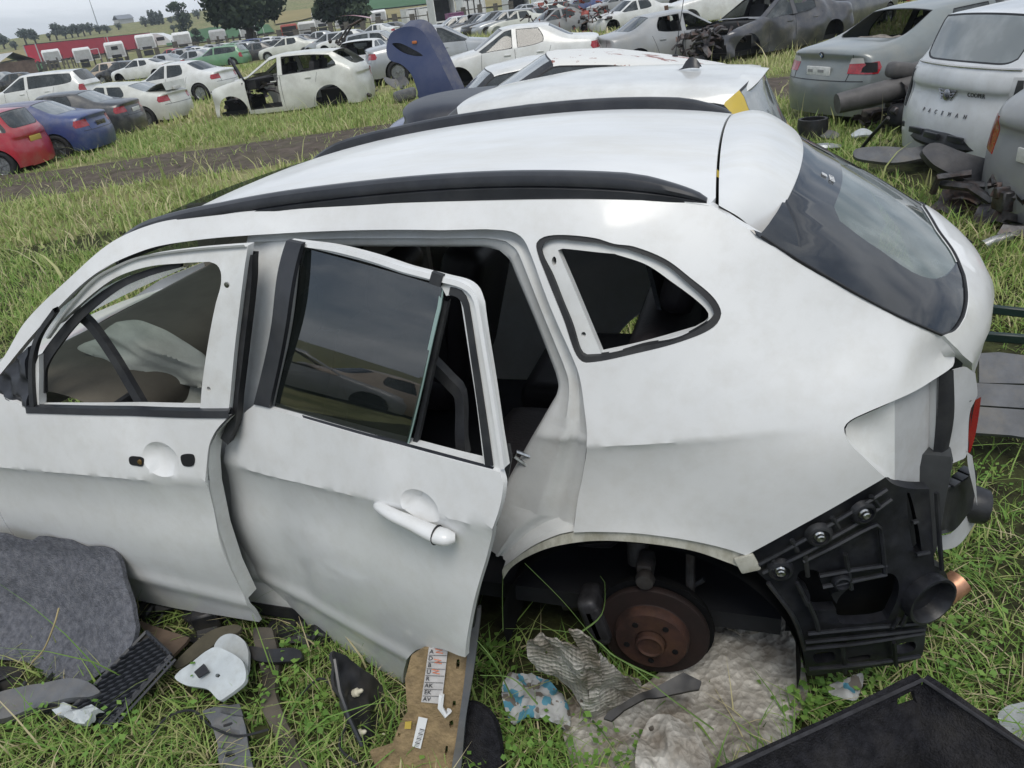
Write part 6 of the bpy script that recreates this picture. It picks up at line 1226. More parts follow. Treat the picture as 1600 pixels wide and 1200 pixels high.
fs = slab('heat_shield', [(822, 1012), (835, 998), (868, 990), (890, 985), (905, 990), (925, 1002), (950, 1030), (975, 1052), (1002, 1074), (985, 1088), (955, 1105), (930, 1110), (922, 1085), (905, 1075), (870, 1060), (838, 1040)], plf, QUILT, 'quilted heat shield propped in front of the brake disc', 'heat shield', .005, .012, lambda P: crumple(.035, 8, 8)(P)+.05*np.exp(-(P[:, 0]/.05)**2), sharp=60, holes=[[(852, 1016), (855, 1015), (856, 1021), (853, 1022)], [(892, 1020), (896, 1022), (895, 1030), (891, 1027)], [(910, 1070), (914, 1070), (914, 1075), (910, 1075)]])
slab('heat_shield_fold', [(888, 986), (905, 990), (930, 1012), (940, 1050), (935, 1090), (925, 1108), (920, 1075), (912, 1030), (900, 1005)], on_plane(plf[0]+plf[1]*.05, plf[1]), QUILT, None, None, .005, .012, crumple(.03, 12, 4), parent=fs)
slab('foil_flap', [(1010, 1130), (1030, 1118), (1060, 1125), (1090, 1150), (1110, 1190), (1100, 1215), (1000, 1215), (995, 1170)], ('g', .10, (0, .2, .98)), FOIL, 'torn flap of foil lying on the silver sheet', 'foil', .004, .012, crumple(.035, 8, 12), sharp=60, holes=[[(1013, 1136), (1020, 1134), (1022, 1140), (1016, 1142)]])
slab('foil_scrap', [(1108, 955), (1130, 935), (1170, 930), (1200, 945), (1215, 975), (1180, 985), (1130, 985)], ('g', .17, (0, .4, .9)), FOIL, 'dark foil scrap stuffed into the rear of the wheel house', 'foil', .004, .012, crumple(.08, 9, 22), sharp=60)
NEWS = bpy.data.materials.new('printed_sack'); NEWS.use_nodes = True; t = NEWS.node_tree; b = t.nodes['Principled BSDF']; b.inputs['Roughness'].default_value = .7; tcn = N(t, 'ShaderNodeTexCoord'); vo = N(t, 'ShaderNodeTexVoronoi'); vo.inputs['Scale'].default_value = 42; vo.distance = 'CHEBYCHEV'; t.links.new(tcn.outputs['Object'], vo.inputs[0]); r1 = N(t, 'ShaderNodeValToRGB'); cr = r1.color_ramp; cr.interpolation = 'CONSTANT'
cr.elements[0].position = 0; cr.elements[0].color = (.42, .43, .43, 1); cr.elements[1].position = .42; cr.elements[1].color = (.08, .25, .34, 1); e_ = cr.elements.new(.62); e_.color = (.36, .36, .35, 1); e_ = cr.elements.new(.85); e_.color = (.16, .14, .12, 1); sp_ = N(t, 'ShaderNodeSeparateColor'); t.links.new(vo.outputs['Color'], sp_.inputs[0]); t.links.new(sp_.outputs[0], r1.inputs[0]); t.links.new(r1.outputs[0], b.inputs['Base Color'])
slab('printed_sack', [(785, 1060), (810, 1048), (830, 1050), (850, 1058), (880, 1085), (890, 1115), (885, 1140), (860, 1130), (830, 1120), (800, 1128), (788, 1100)], ('g', .07, (0, .25, .96)), NEWS, 'crumpled printed sack with blue patches beside the heat shield', 'sack', .003, .012, crumple(.07, 11, 31), sharp=60)
slab('printed_scrap', [(1292, 1072), (1320, 1060), (1348, 1052), (1343, 1085), (1332, 1096), (1300, 1085)], ('g', .08, (.1, .4, .9)), NEWS, 'printed scrap with blue patches under the bumper carrier', 'paper scrap', .003, .012, crumple(.04, 14, 37), sharp=60)
slab('trim_strip', [(943, 1122), (950, 1112), (990, 1090), (1030, 1070), (1068, 1050), (1096, 1064), (1092, 1076), (1050, 1083), (1010, 1092), (975, 1110), (955, 1126)], ('g', .17, (0, .35, .93)), DPL, 'black trim strip lying across the foil', 'car trim', .012, .014, bump_fn(.012, 10, 17), smooth=False)
# boot liner of dark carpet in the bottom right corner
c0 = at(1442, 1062, Z=.42); c1 = at(1110, 1215, Z=.36); c2 = at(1640, 1195, Z=.40); dwn = np.array([0, 0, -1.])
bl_ = empty('boot_liner', tuple(at(1400, 1190, Z=.0)[:2])+(0,)); tag(bl_, 'dark carpet boot liner standing open in the bottom right corner', 'boot liner'); iv2 = Matrix.Translation(-Vector(bl_.location))
def blp(o): o.parent = bl_; o.matrix_parent_inverse = iv2; return o
ins_ = (c1-c0)/np.linalg.norm(c1-c0)*.0+ (c2-c0)/np.linalg.norm(c2-c0)*.0
m_ = (c1+c2)/2-c0; m_ /= np.linalg.norm(m_)
def wall(a, b, name, hole=None):
    L0 = np.linalg.norm(b-a); ux = (b-a)/L0; inn_ = m_-ux*np.dot(m_, ux); inn_ /= np.linalg.norm(inn_)
    def fn(P): 
        d = np.interp(P[:, 1], [0, .035, .05, .085, .11, .40], [0, .008, .02, .07, .078, .13]); return a+P[:, :1]*ux+np.outer(P[:, 1], dwn)+d[:, None]*inn_+np.array([bump_fn(.006, 5, 2)(P)]).T*inn_
    O2 = np.array([(0, 0), (L0, 0), (L0, .34), (0, .34)]); hs = [np.array([(hole[0], .022), (hole[0]+.045, .022), (hole[0]+.05, .045), (hole[0], .05)])] if hole else []
    return blp(sheet(name, fn, O2, DFELT, None, holes=hs, h=.02, rim=.014, rimdir=tuple(-inn_), back=True))
wall(c0, c1, 'side_wall', (.02,)); wall(c0, c2, 'rear_wall')
fl0 = [c0+m_*.10+dwn*.30, c1+m_*.15+dwn*.30, c1+m_*.6+dwn*.30, c2+m_*.5+dwn*.30, c2+m_*.10+dwn*.30]; blp(mk('floor', [tuple(p) for p in fl0]+[tuple(p+dwn*.02) for p in fl0], [(0, 1, 2, 3, 4), (9, 8, 7, 6, 5)]+[(i, (i+1) % 5, 5+(i+1) % 5, 5+i) for i in range(5)], DFELT))
CRIM = pm('pale_carpet_edge', (.035, .035, .04), .9, var=.4, scale=30)  # edge colour set slightly paler than the carpet
for a_, b_ in ((c0, c1), (c0, c2)): blp(MB().tube([a_, b_], .0045, 6).build('rim', CRIM))
blp(MB().lathe([(.007, 0), (.007, .006), (0, .007)], 10, None, c2+(c0-c2)*.18+dwn*.06+m_*.05).build('stud', BOLT))
slab('clear_plastic', [(1560, 1115), (1580, 1100), (1620, 1095), (1620, 1160), (1600, 1158), (1575, 1140)], ('g', .06, (0, .2, .98)), glass('clear_film', (.45, .47, .48), .55, .1, damt=.2), 'piece of clear plastic in the grass at the right edge', 'plastic sheet', .003, .02, bump_fn(.02, 9, 5))

# ---- right side: panels, bars and bits in the grass
gp_ = ('g', .14, (-.1, .45, .89))
slab('plastic_sheet', [(1530, 552), (1560, 550), (1640, 560), (1640, 600), (1530, 598)], ('g', .30, (-.1, .5, .86)), GPL, 'upper grey plastic panel stacked behind the tailgate', 'panel', .02, .03, smooth=False)
slab('plastic_sheet', [(1520, 598), (1640, 604), (1640, 640), (1515, 632)], ('g', .24, (-.1, .5, .86)), GPL, 'middle grey plastic panel stacked behind the tailgate', 'panel', .02, .03, smooth=False)
slab('plastic_sheet', [(1510, 634), (1640, 643), (1640, 690), (1580, 680), (1520, 676)], ('g', .18, (-.1, .55, .83)), GPL, 'lowest grey plastic panel stacked behind the tailgate', 'panel', .02, .03, smooth=False)
GBAR = pm('dark_green_bar', (.012, .030, .026), .45, var=.3, scale=8)
for (a, b, lb) in (((1520, 480), (1650, 494), 'upper dark green steel bar behind the tailgate'), ((1520, 524), (1650, 534), 'lower dark green steel bar behind the tailgate')):
    A_, B_ = at(*a, Z=.22), at(*b, Z=.20); dd = B_-A_; m = Matrix((tuple(dd/np.linalg.norm(dd)), tuple(np.cross((0, 0, 1), dd/np.linalg.norm(dd))), (0, 0, 1))).transposed(); tag(MB().rbox((A_+B_)/2, (np.linalg.norm(dd), .03, .045), .006, 1, m).build('steel_bar', GBAR), lb, 'steel bar')
A_, B_ = at(1430, 332, Z=.25), at(1508, 386, Z=.15); tag(MB().tube([A_, (A_+B_)/2+np.array([0, 0, .02]), B_], [.03, .035, .05], 8).build('strut', DPL), 'black strut behind the rear window', 'strut')
BR = pm('dusty_black_bumper', (.035, .036, .042), .6, var=.4, scale=6, dirt=(.14, .13, .12), dscale=4, damt=.5)
slab('bumper_skin', [(1335, 238), (1370, 236), (1420, 238), (1450, 232), (1452, 246), (1430, 256), (1395, 262), (1360, 258), (1335, 250)], ('g', .16, (0, .5, .86)), GPL, 'grey bumper skin lying in the grass left of the crossover', 'bumper', .03, .06, lambda P: .06*np.cos(P[:, 0]*3))
slab('bumper', [(1440, 236), (1455, 222), (1470, 222), (1500, 240), (1540, 254), (1570, 262), (1560, 282), (1555, 292), (1520, 286), (1480, 274), (1455, 262), (1445, 250)], ('g', .34, (-.15, .75, .64)), BR, 'black bumper dropped below the silver white crossover', 'bumper', .06, .06, lambda P: .05*np.cos(P[:, 1]*9))
hc_ = at(1284, 232, Z=.05); tag(MB().lathe([(0, .05), (.06, .055), (.12, .045), (.19, .03), (.20, .0), (.19, -.01)], 22, Matrix.Rotation(R(12), 3, 'X'), hc_).build('hub_cap', pm('hubcap_silver', (.42, .44, .45), .4, .5, var=.2, scale=12)), 'silver hub cap lying in the grass beside the spoiler', 'hub cap')
cg = empty('fan_cage', tuple(at(1268, 222, Z=0))); tag(cg, 'black plastic fan cage beside the rear window', 'fan cage'); MB().lathe([(.16, 0), (.17, .12), (.16, .22), (.13, .22), (.14, .10)], 18, None, (0, 0, .04)).build('shroud', DPL, cg)
for i in range(6): MB().tube([(0, 0, .2), (.15*math.cos(i*1.05), .15*math.sin(i*1.05), .22)], .012, 5).build('spoke', DPL, cg)
slab('plastic_scrap', [(1280, 206), (1298, 203), (1312, 210), (1305, 216), (1284, 214)], ('g', .1, (0, .4, .9)), GPL, 'grey plastic blade beside the fan cage', 'plastic part', .012, .04)
slab('loose_mirror', [(1330, 212), (1345, 207), (1362, 209), (1366, 213), (1350, 217), (1334, 217)], ('g', .08, (0, .3, .95)), WPL, 'pale mirror cap in the grass below the green grey sedan', 'mirror cap', .02, .03, lambda P: .05*np.exp(-(P[:, 0]/.12)**2))
A_ = at(1346, 232, Z=.05); tag(MB().tube([A_, at(1362, 212, Z=.2), at(1388, 184, Z=.42)], .018, 8).build('wiper_arm', DPL), 'black wiper arm standing up from the grass', 'wiper')
tag(MB().lathe([(.035, 0), (.04, .02), (.055, .10), (.06, .10), (.045, .01)], 14, Matrix.Rotation(R(70), 3, 'Y'), at(1500, 312, Z=.06)).build('cup', LABW), 'white plastic cup lying in the grass below the silver SUV', 'cup')
tag(MB().tube([at(1536, 384, Z=.05), at(1552, 377, Z=.07), at(1578, 370, Z=.08)], .035, 12).build('silver_pipe', pm('alloy_pipe', (.5, .5, .5), .35, .9, var=.3, scale=20)), 'short silver pipe in the grass near the right edge', 'pipe')
scrap('scrap_bits', None, (.5, .35, .3), 36, JUNK, None, 61).location = tuple(at(1590, 330, Z=0)); tag(bpy.data.objects['scrap_bits'], 'torn black scrap hanging below the silver SUV at the right edge', 'scrap')
o = scrap('scrap_parts', None, (.6, .4, .28), 34, pm('brown_scrap', (.10, .08, .065), .7, var=.6, scale=9), None, 62); o.location = tuple(at(1425, 208, Z=-.08)); tag(o, 'mixed dirty car parts under the torn out seat', 'scrap')
hl = empty('mirror_housing', tuple(at(635, 160, Z=0))); tag(hl, 'grey mirror housing lying beside the standing blue wing', 'mirror housing'); MB().rbox((0, 0, .16), (.55, .25, .26), .1, 3, Matrix.Rotation(R(8), 3, 'Y')).build('housing', GPL, hl); MB().tube([(-.2, 0, .1), (-.45, .05, .16), (-.6, .0, .05)], .04, 6).build('stalk', GPL, hl)
slab('plastic_liner', [(600, 121), (615, 124), (630, 118), (640, 132), (622, 138), (606, 132)], on_plane((at(620, 140, Z=0)[0], at(620, 140, Z=0)[1], .2), (0, .8, .6)), GPL, 'grey plastic liner lying behind the blue wing', 'liner', .02, .12, bump_fn(.1, 3, 4))
hb = at(690, 186, Z=.6); tag(MB().rbox(hb+np.array([0, -.25, -.18]), (.62, .8, .62), .16, 4, Matrix.Rotation(R(12), 3, 'Z')).build('carpet_bundle', FELT if False else pm('navy_carpet', (.045, .05, .075), .95, var=.4, scale=40, bump=.7, bscale=150)), 'navy carpet bundle in front of the two-tone hatchbacks', 'carpet')

for i, (u, v, sx, n_, lb) in enumerate([(290, 962, .30, 16, 'dark car parts pushed under the front door'), (470, 1000, .14, 9, 'dark car parts under the open rear door'), (40, 1095, .25, 10, 'dark scraps below the grey felt liner')]):
    o = scrap('dark_parts', None, (sx, .07, .05), n_, DPL, None, 70+i); o.location = tuple(at(u, v, Z=0)); o.scale = (.6, .6, .6); tag(o, lb, 'car parts')

for i, (P, lb) in enumerate([([(236, 1150), (262, 1120), (300, 1110), (330, 1135), (372, 1150), (420, 1140)], 'thin black cable looping through the grass at the bottom left'), ([(470, 1085), (500, 1060), (520, 1075), (545, 1120), (530, 1165), (560, 1195)], 'thin black cable beside the arch liner'), ([(1010, 1010), (1030, 960), (1060, 930), (1100, 905)], 'brake hose running behind the disc')]):
    tag(MB().tube(catmull([at(u, v, Z=.05) if i < 2 else at(u, v, Y=.68) for u, v in P], .02), .004 if i < 2 else .008, 6).build('cable' if i < 2 else 'brake_hose', RUBBER, suv if i == 2 else None), None if i == 2 else lb, None if i == 2 else 'cable')
# ================================================================ ground, track, hills, fields
def Hterr(x, y):
    x = np.asarray(x, float); y = np.asarray(y, float); r = np.hypot(x, y); a = np.arctan2(y, x)
    t = np.clip((r-165)/300, 0, 1); s = t*t*(3-2*t); ridge = 13.0+2.2*np.sin(a*5+1)+1.3*np.sin(a*11+.4)+.8*np.sin(a*23)
    return s*ridge-np.clip((r-480)/900, 0, 1)*10+.10*np.sin(x*.07)*np.sin(y*.09)*np.clip((r-20)/40, 0, 1)
def hit_terrain(u, v):
    d = ray(u, v); ks = np.geomspace(5, 900, 900); P = CAM+ks[:, None]*d; g = P[:, 2]-Hterr(P[:, 0], P[:, 1]); i = np.where(g < 0)[0]
    if len(i) == 0: i = [np.argmin(g[ks > 200])+np.sum(ks <= 200)]
    return P[i[0]]
GM = bpy.data.materials.new('yard_ground'); GM.use_nodes = True; t = GM.node_tree; b = t.nodes['Principled BSDF']; b.inputs['Roughness'].default_value = .95; b.inputs['Specular IOR Level'].default_value = .1
tcn = N(t, 'ShaderNodeTexCoord')
def noise_(sc, det=6, rough=.6):
    n = N(t, 'ShaderNodeTexNoise'); n.inputs['Scale'].default_value = sc; n.inputs['Detail'].default_value = det; n.inputs['Roughness'].default_value = rough; t.links.new(tcn.outputs['Object'], n.inputs[0]); return n
def ramp_(n, a, b_, ca, cb):
    r_ = N(t, 'ShaderNodeValToRGB'); r_.color_ramp.elements[0].position = a; r_.color_ramp.elements[0].color = (*ca, 1); r_.color_ramp.elements[1].position = b_; r_.color_ramp.elements[1].color = (*cb, 1); t.links.new(n.outputs[0], r_.inputs[0]); return r_
def mix_(f, a, b_):
    m = N(t, 'ShaderNodeMix', data_type='RGBA'); t.links.new(f, m.inputs[0]); t.links.new(a, m.inputs[6]); t.links.new(b_, m.inputs[7]); return m.outputs[2]
g1 = ramp_(noise_(9, 8, .7), .35, .68, (.05, .045, .028), (.15, .18, .065)); g2 = ramp_(noise_(.16, 5), .38, .62, (.26, .28, .12), (.36, .32, .17)); f1 = ramp_(noise_(1.1), .40, .60, (.25, .25, .25), (.85, .85, .85))
L_ = mix_(f1.outputs[0], g1.outputs[0], g2.outputs[0]); t.links.new(L_, b.inputs['Base Color'])
bn = N(t, 'ShaderNodeBump'); bn.inputs['Strength'].default_value = .8; bn.inputs['Distance'].default_value = .05; t.links.new(noise_(22).outputs[0], bn.inputs['Height']); t.links.new(bn.outputs[0], b.inputs['Normal'])
rad = np.concatenate([[.01], np.linspace(2, 30, 15), np.linspace(40, 160, 13), np.linspace(175, 520, 24), [650, 900, 1400, 2200, 3500]]); na = 180
V = []; F = []
for r_ in rad:
    a = np.arange(na)*2*PI/na; x, y = r_*np.cos(a), r_*np.sin(a); z = Hterr(x, y); V += list(zip(x, y, z))
for i in range(len(rad)-1):
    for j in range(na): F.append((i*na+j, (i+1)*na+j, (i+1)*na+(j+1) % na, i*na+(j+1) % na))
tag(mk('ground', V, F, GM), kind='structure')
TURF = pm('dark_thatch', (.050, .055, .026), .95, col2=(.022, .020, .013), scale=14, bump=.8, bscale=40, spec=.1, dirt=(.10, .12, .04), dscale=5, damt=.6)
nt_ = [(9.2*math.cos(a), 9.2*math.sin(a)) for a in np.linspace(0, 2*PI, 60)[:-1]]; tag(sheet('near_turf', lambda q: np.stack([q[:, 0]+CAM[0], q[:, 1]+CAM[1], np.full(len(q), .004)+.0*q[:, 0]], 1), np.array([(x*(1+.12*math.sin(5*i)), y*(1+.12*math.sin(5*i))) for i, (x, y) in enumerate(nt_)]), TURF, None, h=1.5, rim=0), kind='structure')
SOIL = pm('track_soil', (.105, .086, .072), .95, var=.4, scale=5, dirt=(.10, .10, .05), dscale=1.6, damt=.6, bump=.9, bscale=7, spec=.15)
trk = catmull([(34, 2), (20, -4.2), (12.3, -7.2), (8.8, -8.6), (7.0, -9.4), (3., -10.9), (-.4, -11.9), (-9, -13.5)], .6); tw = np.interp(np.arange(len(trk)), [0, len(trk)*.3, len(trk)*.55, len(trk)-1], [3.2, 2.25, 1.6, 1.4])
tn = np.gradient(trk, axis=0); tn /= np.linalg.norm(tn, axis=1)[:, None]; nn_ = np.stack([-tn[:, 1], tn[:, 0]], 1)
rows = []
for k in np.linspace(-1, 1, 13):
    wob_ = np.array([.22*MN.noise(Vector((i*.33, k*2, 0))) for i in range(len(trk))]); q = trk+nn_*((tw*k)+wob_*(abs(k) > .8))[:, None]; z = np.array([.012+.045*max(0, MN.noise(Vector((p[0]*1.1, p[1]*1.1, 4))))-.03*math.exp(-((abs(k)-.55)/.16)**2) + .03*(abs(k) < .3) for p in q]); z[:] = np.maximum(z, .006) if abs(k) < .99 else -.02
    rows.append([(p[0], p[1], zz) for p, zz in zip(q, z)])
tag(MB().strip(rows).build('dirt_track', SOIL), kind='structure')
def field(name, px, col, col2):
    P = np.array([hit_terrain(u, v)[:2] for u, v in px]); m = pm('field_'+name, col, .95, col2=col2, scale=.05, spec=.1)
    o = sheet(name, lambda q: np.stack([q[:, 0], q[:, 1], Hterr(q[:, 0], q[:, 1])+.35], 1), P, m, None, h=14., rim=0); return tag(o, kind='structure')
field('crop_field', [(-10, 116), (30, 104), (60, 92), (75, 100), (60, 116), (20, 124)], (.075, .16, .075), (.06, .13, .06))
field('crop_field', [(255, 58), (330, 45), (420, 40), (430, 52), (330, 66), (262, 74)], (.075, .17, .085), (.06, .14, .07))
field('crop_field', [(560, -4), (640, -12), (760, -22), (760, -4), (680, 6), (570, 18)], (.13, .20, .11), (.11, .17, .095))
field('stubble_field', [(570, 20), (690, 8), (790, -2), (790, 10), (690, 22), (580, 34)], (.30, .25, .12), (.24, .21, .10))
field('stubble_field', [(425, 22), (500, 14), (500, 26), (470, 34), (430, 40)], (.20, .19, .09), (.26, .22, .12))
field('stubble_field', [(0, 84), (60, 76), (120, 72), (120, 84), (50, 90), (0, 100)], (.22, .19, .10), (.17, .16, .08))

# ================================================================ trees
BARK = pm('bark', (.055, .042, .034), .9, var=.4, scale=8)
def leafmat(name, a, b_):
    if name in MATS: return MATS[name]
    m = bpy.data.materials.new(name); m.use_nodes = True; t = m.node_tree; b = t.nodes['Principled BSDF']; b.inputs['Roughness'].default_value = .7; b.inputs['Specular IOR Level'].default_value = .2
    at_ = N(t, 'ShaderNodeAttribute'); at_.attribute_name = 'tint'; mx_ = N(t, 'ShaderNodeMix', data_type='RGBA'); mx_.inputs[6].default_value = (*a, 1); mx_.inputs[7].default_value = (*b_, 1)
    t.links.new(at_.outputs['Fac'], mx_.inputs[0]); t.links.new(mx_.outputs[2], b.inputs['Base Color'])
    tr_ = N(t, 'ShaderNodeBsdfTranslucent'); t.links.new(mx_.outputs[2], tr_.inputs[0]); ms = N(t, 'ShaderNodeMixShader'); ms.inputs[0].default_value = .25; t.links.new(b.outputs[0], ms.inputs[1]); t.links.new(tr_.outputs[0], ms.inputs[2]); t.links.new(ms.outputs[0], t.nodes['Material Output'].inputs[0])
    MATS[name] = m; return m
LF1 = leafmat('dark_leaves', (.032, .052, .034), (.085, .115, .068)); LF2 = leafmat('haze_tinted_leaves', (.08, .105, .09), (.13, .16, .13))  # second leaf colour: distance haze mixed into the blue-green tint
def bulk(name, V, F, mat, tint=None, parent=None):
    me = bpy.data.meshes.new(name); V = np.asarray(V, np.float32); F = np.asarray(F, np.int32); nv, nf, k = len(V), len(F), F.shape[1]
    me.vertices.add(nv); me.vertices.foreach_set('co', V.ravel()); me.loops.add(nf*k); me.loops.foreach_set('vertex_index', F.ravel()); me.polygons.add(nf); me.polygons.foreach_set('loop_start', np.arange(nf, dtype=np.int32)*k); me.polygons.foreach_set('loop_total', np.full(nf, k, np.int32)); me.update(calc_edges=True)
    if tint is not None: a = me.attributes.new('tint', 'FLOAT', 'POINT'); a.data.foreach_set('value', np.asarray(tint, np.float32))
    me.materials.append(mat); o = bpy.data.objects.new(name, me); COL.objects.link(o); o.parent = parent; return o
def crown(blobs, n, size, mat, parent, seed):
    r = np.random.default_rng(seed); C_ = []; T = []
    vol = np.array([b_[3]*b_[4]*b_[5] for b_ in blobs])**.67; cnt = np.maximum(3, (n*vol/vol.sum()).astype(int))
    for (x, y, z, a, b_, c), k in zip(blobs, cnt):
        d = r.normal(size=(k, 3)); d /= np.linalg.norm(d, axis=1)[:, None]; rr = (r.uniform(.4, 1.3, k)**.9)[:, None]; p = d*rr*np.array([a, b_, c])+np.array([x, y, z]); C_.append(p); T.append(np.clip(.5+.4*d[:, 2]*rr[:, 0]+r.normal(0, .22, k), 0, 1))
    C_ = np.vstack(C_); T = np.concatenate(T); n = len(C_); u = r.normal(size=(n, 3)); u /= np.linalg.norm(u, axis=1)[:, None]; w = np.cross(u, r.normal(size=(n, 3))); w /= np.linalg.norm(w, axis=1)[:, None]; s = size*r.uniform(.5, 1.3, n)[:, None]
    Vv = np.stack([C_-u*s, C_+w*s*.6, C_+u*s, C_-w*s*.6], 1).reshape(-1, 3); Ff = np.arange(n*4).reshape(-1, 4); return bulk('crown', Vv, Ff, mat, np.repeat(T, 4), parent)
def tree(u, v, hgt, wid, label, seed, n=2600, mat=LF1, leaf=.28, trunk=.32, cz=.58, group=None, kind='round', far=None, cat='tree', name='tree'):
    p = hit_terrain(u, v) if far is None else np.array(far); r = random.Random(seed); e = empty(name, (p[0], p[1], float(Hterr(p[0], p[1])))); tag(e, label, cat, group)
    M = MB(); M.tube([(0, 0, -.3), (.05*hgt*.2, 0, hgt*.2), (.0, .03*hgt, hgt*.45), (.02*hgt, 0, hgt*.75)], [trunk*1.2, trunk, trunk*.7, trunk*.2], 8)
    bl = []
    if kind == 'poplar':
        for i in range(9): bl.append((r.gauss(0, .05)*wid, r.gauss(0, .05)*wid, hgt*(.12+.1*i), wid*.5*(1-abs(i-3)*.10), wid*.5*(1-abs(i-3)*.10), hgt*.10))
    else:
        k = 15 if n > 1000 else 7
        for i in range(k):
            a = r.uniform(0, 2*PI); q = r.uniform(.05, .62)*wid*.5; z = hgt*(cz+r.uniform(-.26, .30)*(1-.35*q/(wid*.5))); s = wid*r.uniform(.11, .19); bl.append((q*math.cos(a), q*math.sin(a), z, s, s, s*r.uniform(.6, .9)))
            if n < 700: q *= .8; s = wid*r.uniform(.2, .3); z = hgt*(.5+r.uniform(-.15, .22)); bl[-1] = (q*math.cos(a), q*math.sin(a), z, s, s, s*.75)
            if n > 1000: M.tube([(0, .02*hgt, hgt*.38), (q*math.cos(a)*.5, q*math.sin(a)*.5, (hgt*.42+z)/2), (q*math.cos(a), q*math.sin(a), z)], [trunk*.4, trunk*.25, .04], 5)
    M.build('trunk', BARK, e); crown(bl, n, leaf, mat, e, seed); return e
pxm = lambda u, v: np.linalg.norm(hit_terrain(u, v)-CAM)/FPX
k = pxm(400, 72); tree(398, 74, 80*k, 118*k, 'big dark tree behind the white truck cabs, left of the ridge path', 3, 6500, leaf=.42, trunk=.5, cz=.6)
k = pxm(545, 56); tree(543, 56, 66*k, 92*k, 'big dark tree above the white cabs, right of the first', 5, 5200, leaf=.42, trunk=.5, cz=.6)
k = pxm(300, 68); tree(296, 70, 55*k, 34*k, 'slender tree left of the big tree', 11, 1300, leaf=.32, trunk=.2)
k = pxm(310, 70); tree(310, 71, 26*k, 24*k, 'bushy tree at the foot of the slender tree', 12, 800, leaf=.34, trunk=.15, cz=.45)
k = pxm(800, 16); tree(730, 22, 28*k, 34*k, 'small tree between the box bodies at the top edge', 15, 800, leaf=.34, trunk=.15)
RT = 'trees along the ridge'
for i, (u, v, hp, wp, kd, lb) in enumerate([(8, 77, 22, 16, 'round', 'leftmost tree on the ridge'), (25, 78, 12, 11, 'round', 'low tree right of the leftmost ridge tree'), (42, 70, 22, 18, 'round', 'taller of two round trees above the shed'), (57, 69, 20, 17, 'round', 'second of two round trees above the shed'), (79, 64, 11, 6, 'round', 'narrow small ridge tree'),
    (90, 63, 21, 15, 'round', 'round ridge tree above the left trailer'), (104, 61, 18, 14, 'round', 'ridge tree above the middle of the left trailer'), (114, 59, 17, 13, 'round', 'first tree of the ridge thicket'), (123, 58, 17, 13, 'round', 'second tree of the ridge thicket'), (133, 57, 17, 13, 'round', 'third tree of the ridge thicket'), (142, 55, 16, 12, 'round', 'fourth tree of the ridge thicket'), (156, 53, 13, 14, 'round', 'low ridge tree right of the mast'), (168, 52, 12, 13, 'round', 'low ridge tree beside the barn'), (186, 47, 9, 10, 'round', 'bush left of the barn'),
    (228, 42, 13, 16, 'round', 'round dark tree left of the poplars'), (238, 40, 17, 6, 'poplar', 'first poplar on the ridge'), (243, 39, 17, 6, 'poplar', 'second poplar on the ridge'), (249, 39, 15, 6, 'poplar', 'third poplar on the ridge'), (255, 38, 16, 5, 'poplar', 'fourth poplar on the ridge'), (268, 36, 9, 12, 'round', 'low tree right of the poplars'), (279, 36, 12, 16, 'round', 'round tree between the poplars and the slender tree'), (310, 30, 12, 16, 'round', 'ridge tree behind the slender tree'), (272, 50, 10, 10, 'round', 'dark bush on the green slope'),
    (425, 17, 7, 8, 'round', 'small tree left of the blue wood'), (432, 16, 7, 6, 'round', 'small tree beside the blue wood'), (437, 15, 8, 7, 'round', 'third small tree beside the blue wood')]):
    p = hit_terrain(u, v); 
    if np.linalg.norm(p-CAM) > 470: p = CAM+(p-CAM)*(440/np.linalg.norm(p-CAM))
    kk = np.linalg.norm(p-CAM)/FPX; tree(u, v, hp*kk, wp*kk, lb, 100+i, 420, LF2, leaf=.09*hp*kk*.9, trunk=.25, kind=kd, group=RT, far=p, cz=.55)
# distant wood seen as one mass
p = hit_terrain(472, 14); p = CAM+(p-CAM)*(455/np.linalg.norm(p-CAM)); r = np.random.default_rng(4); kk = 455/FPX; sd_ = np.array([AX[0][0], AX[0][1], 0]); sd_ /= np.linalg.norm(sd_); bl = []
for i in range(16): q = p+sd_*((-22+i*2.9)*kk); bl.append((q[0], q[1], float(Hterr(q[0], q[1]))+(3.5+i*.12)*kk, 3*kk, 3*kk, 4.5*kk))
o = crown(bl, 1800, 1.1, leafmat('haze_tinted_wood', (.06, .10, .12), (.09, .14, .15)), None, 9); o.name = 'wood'; tag(o, 'distant blue green wood on the ridge right of the first big tree', 'wood', kind='stuff')  # bluish leaf colours carry the haze of the distance

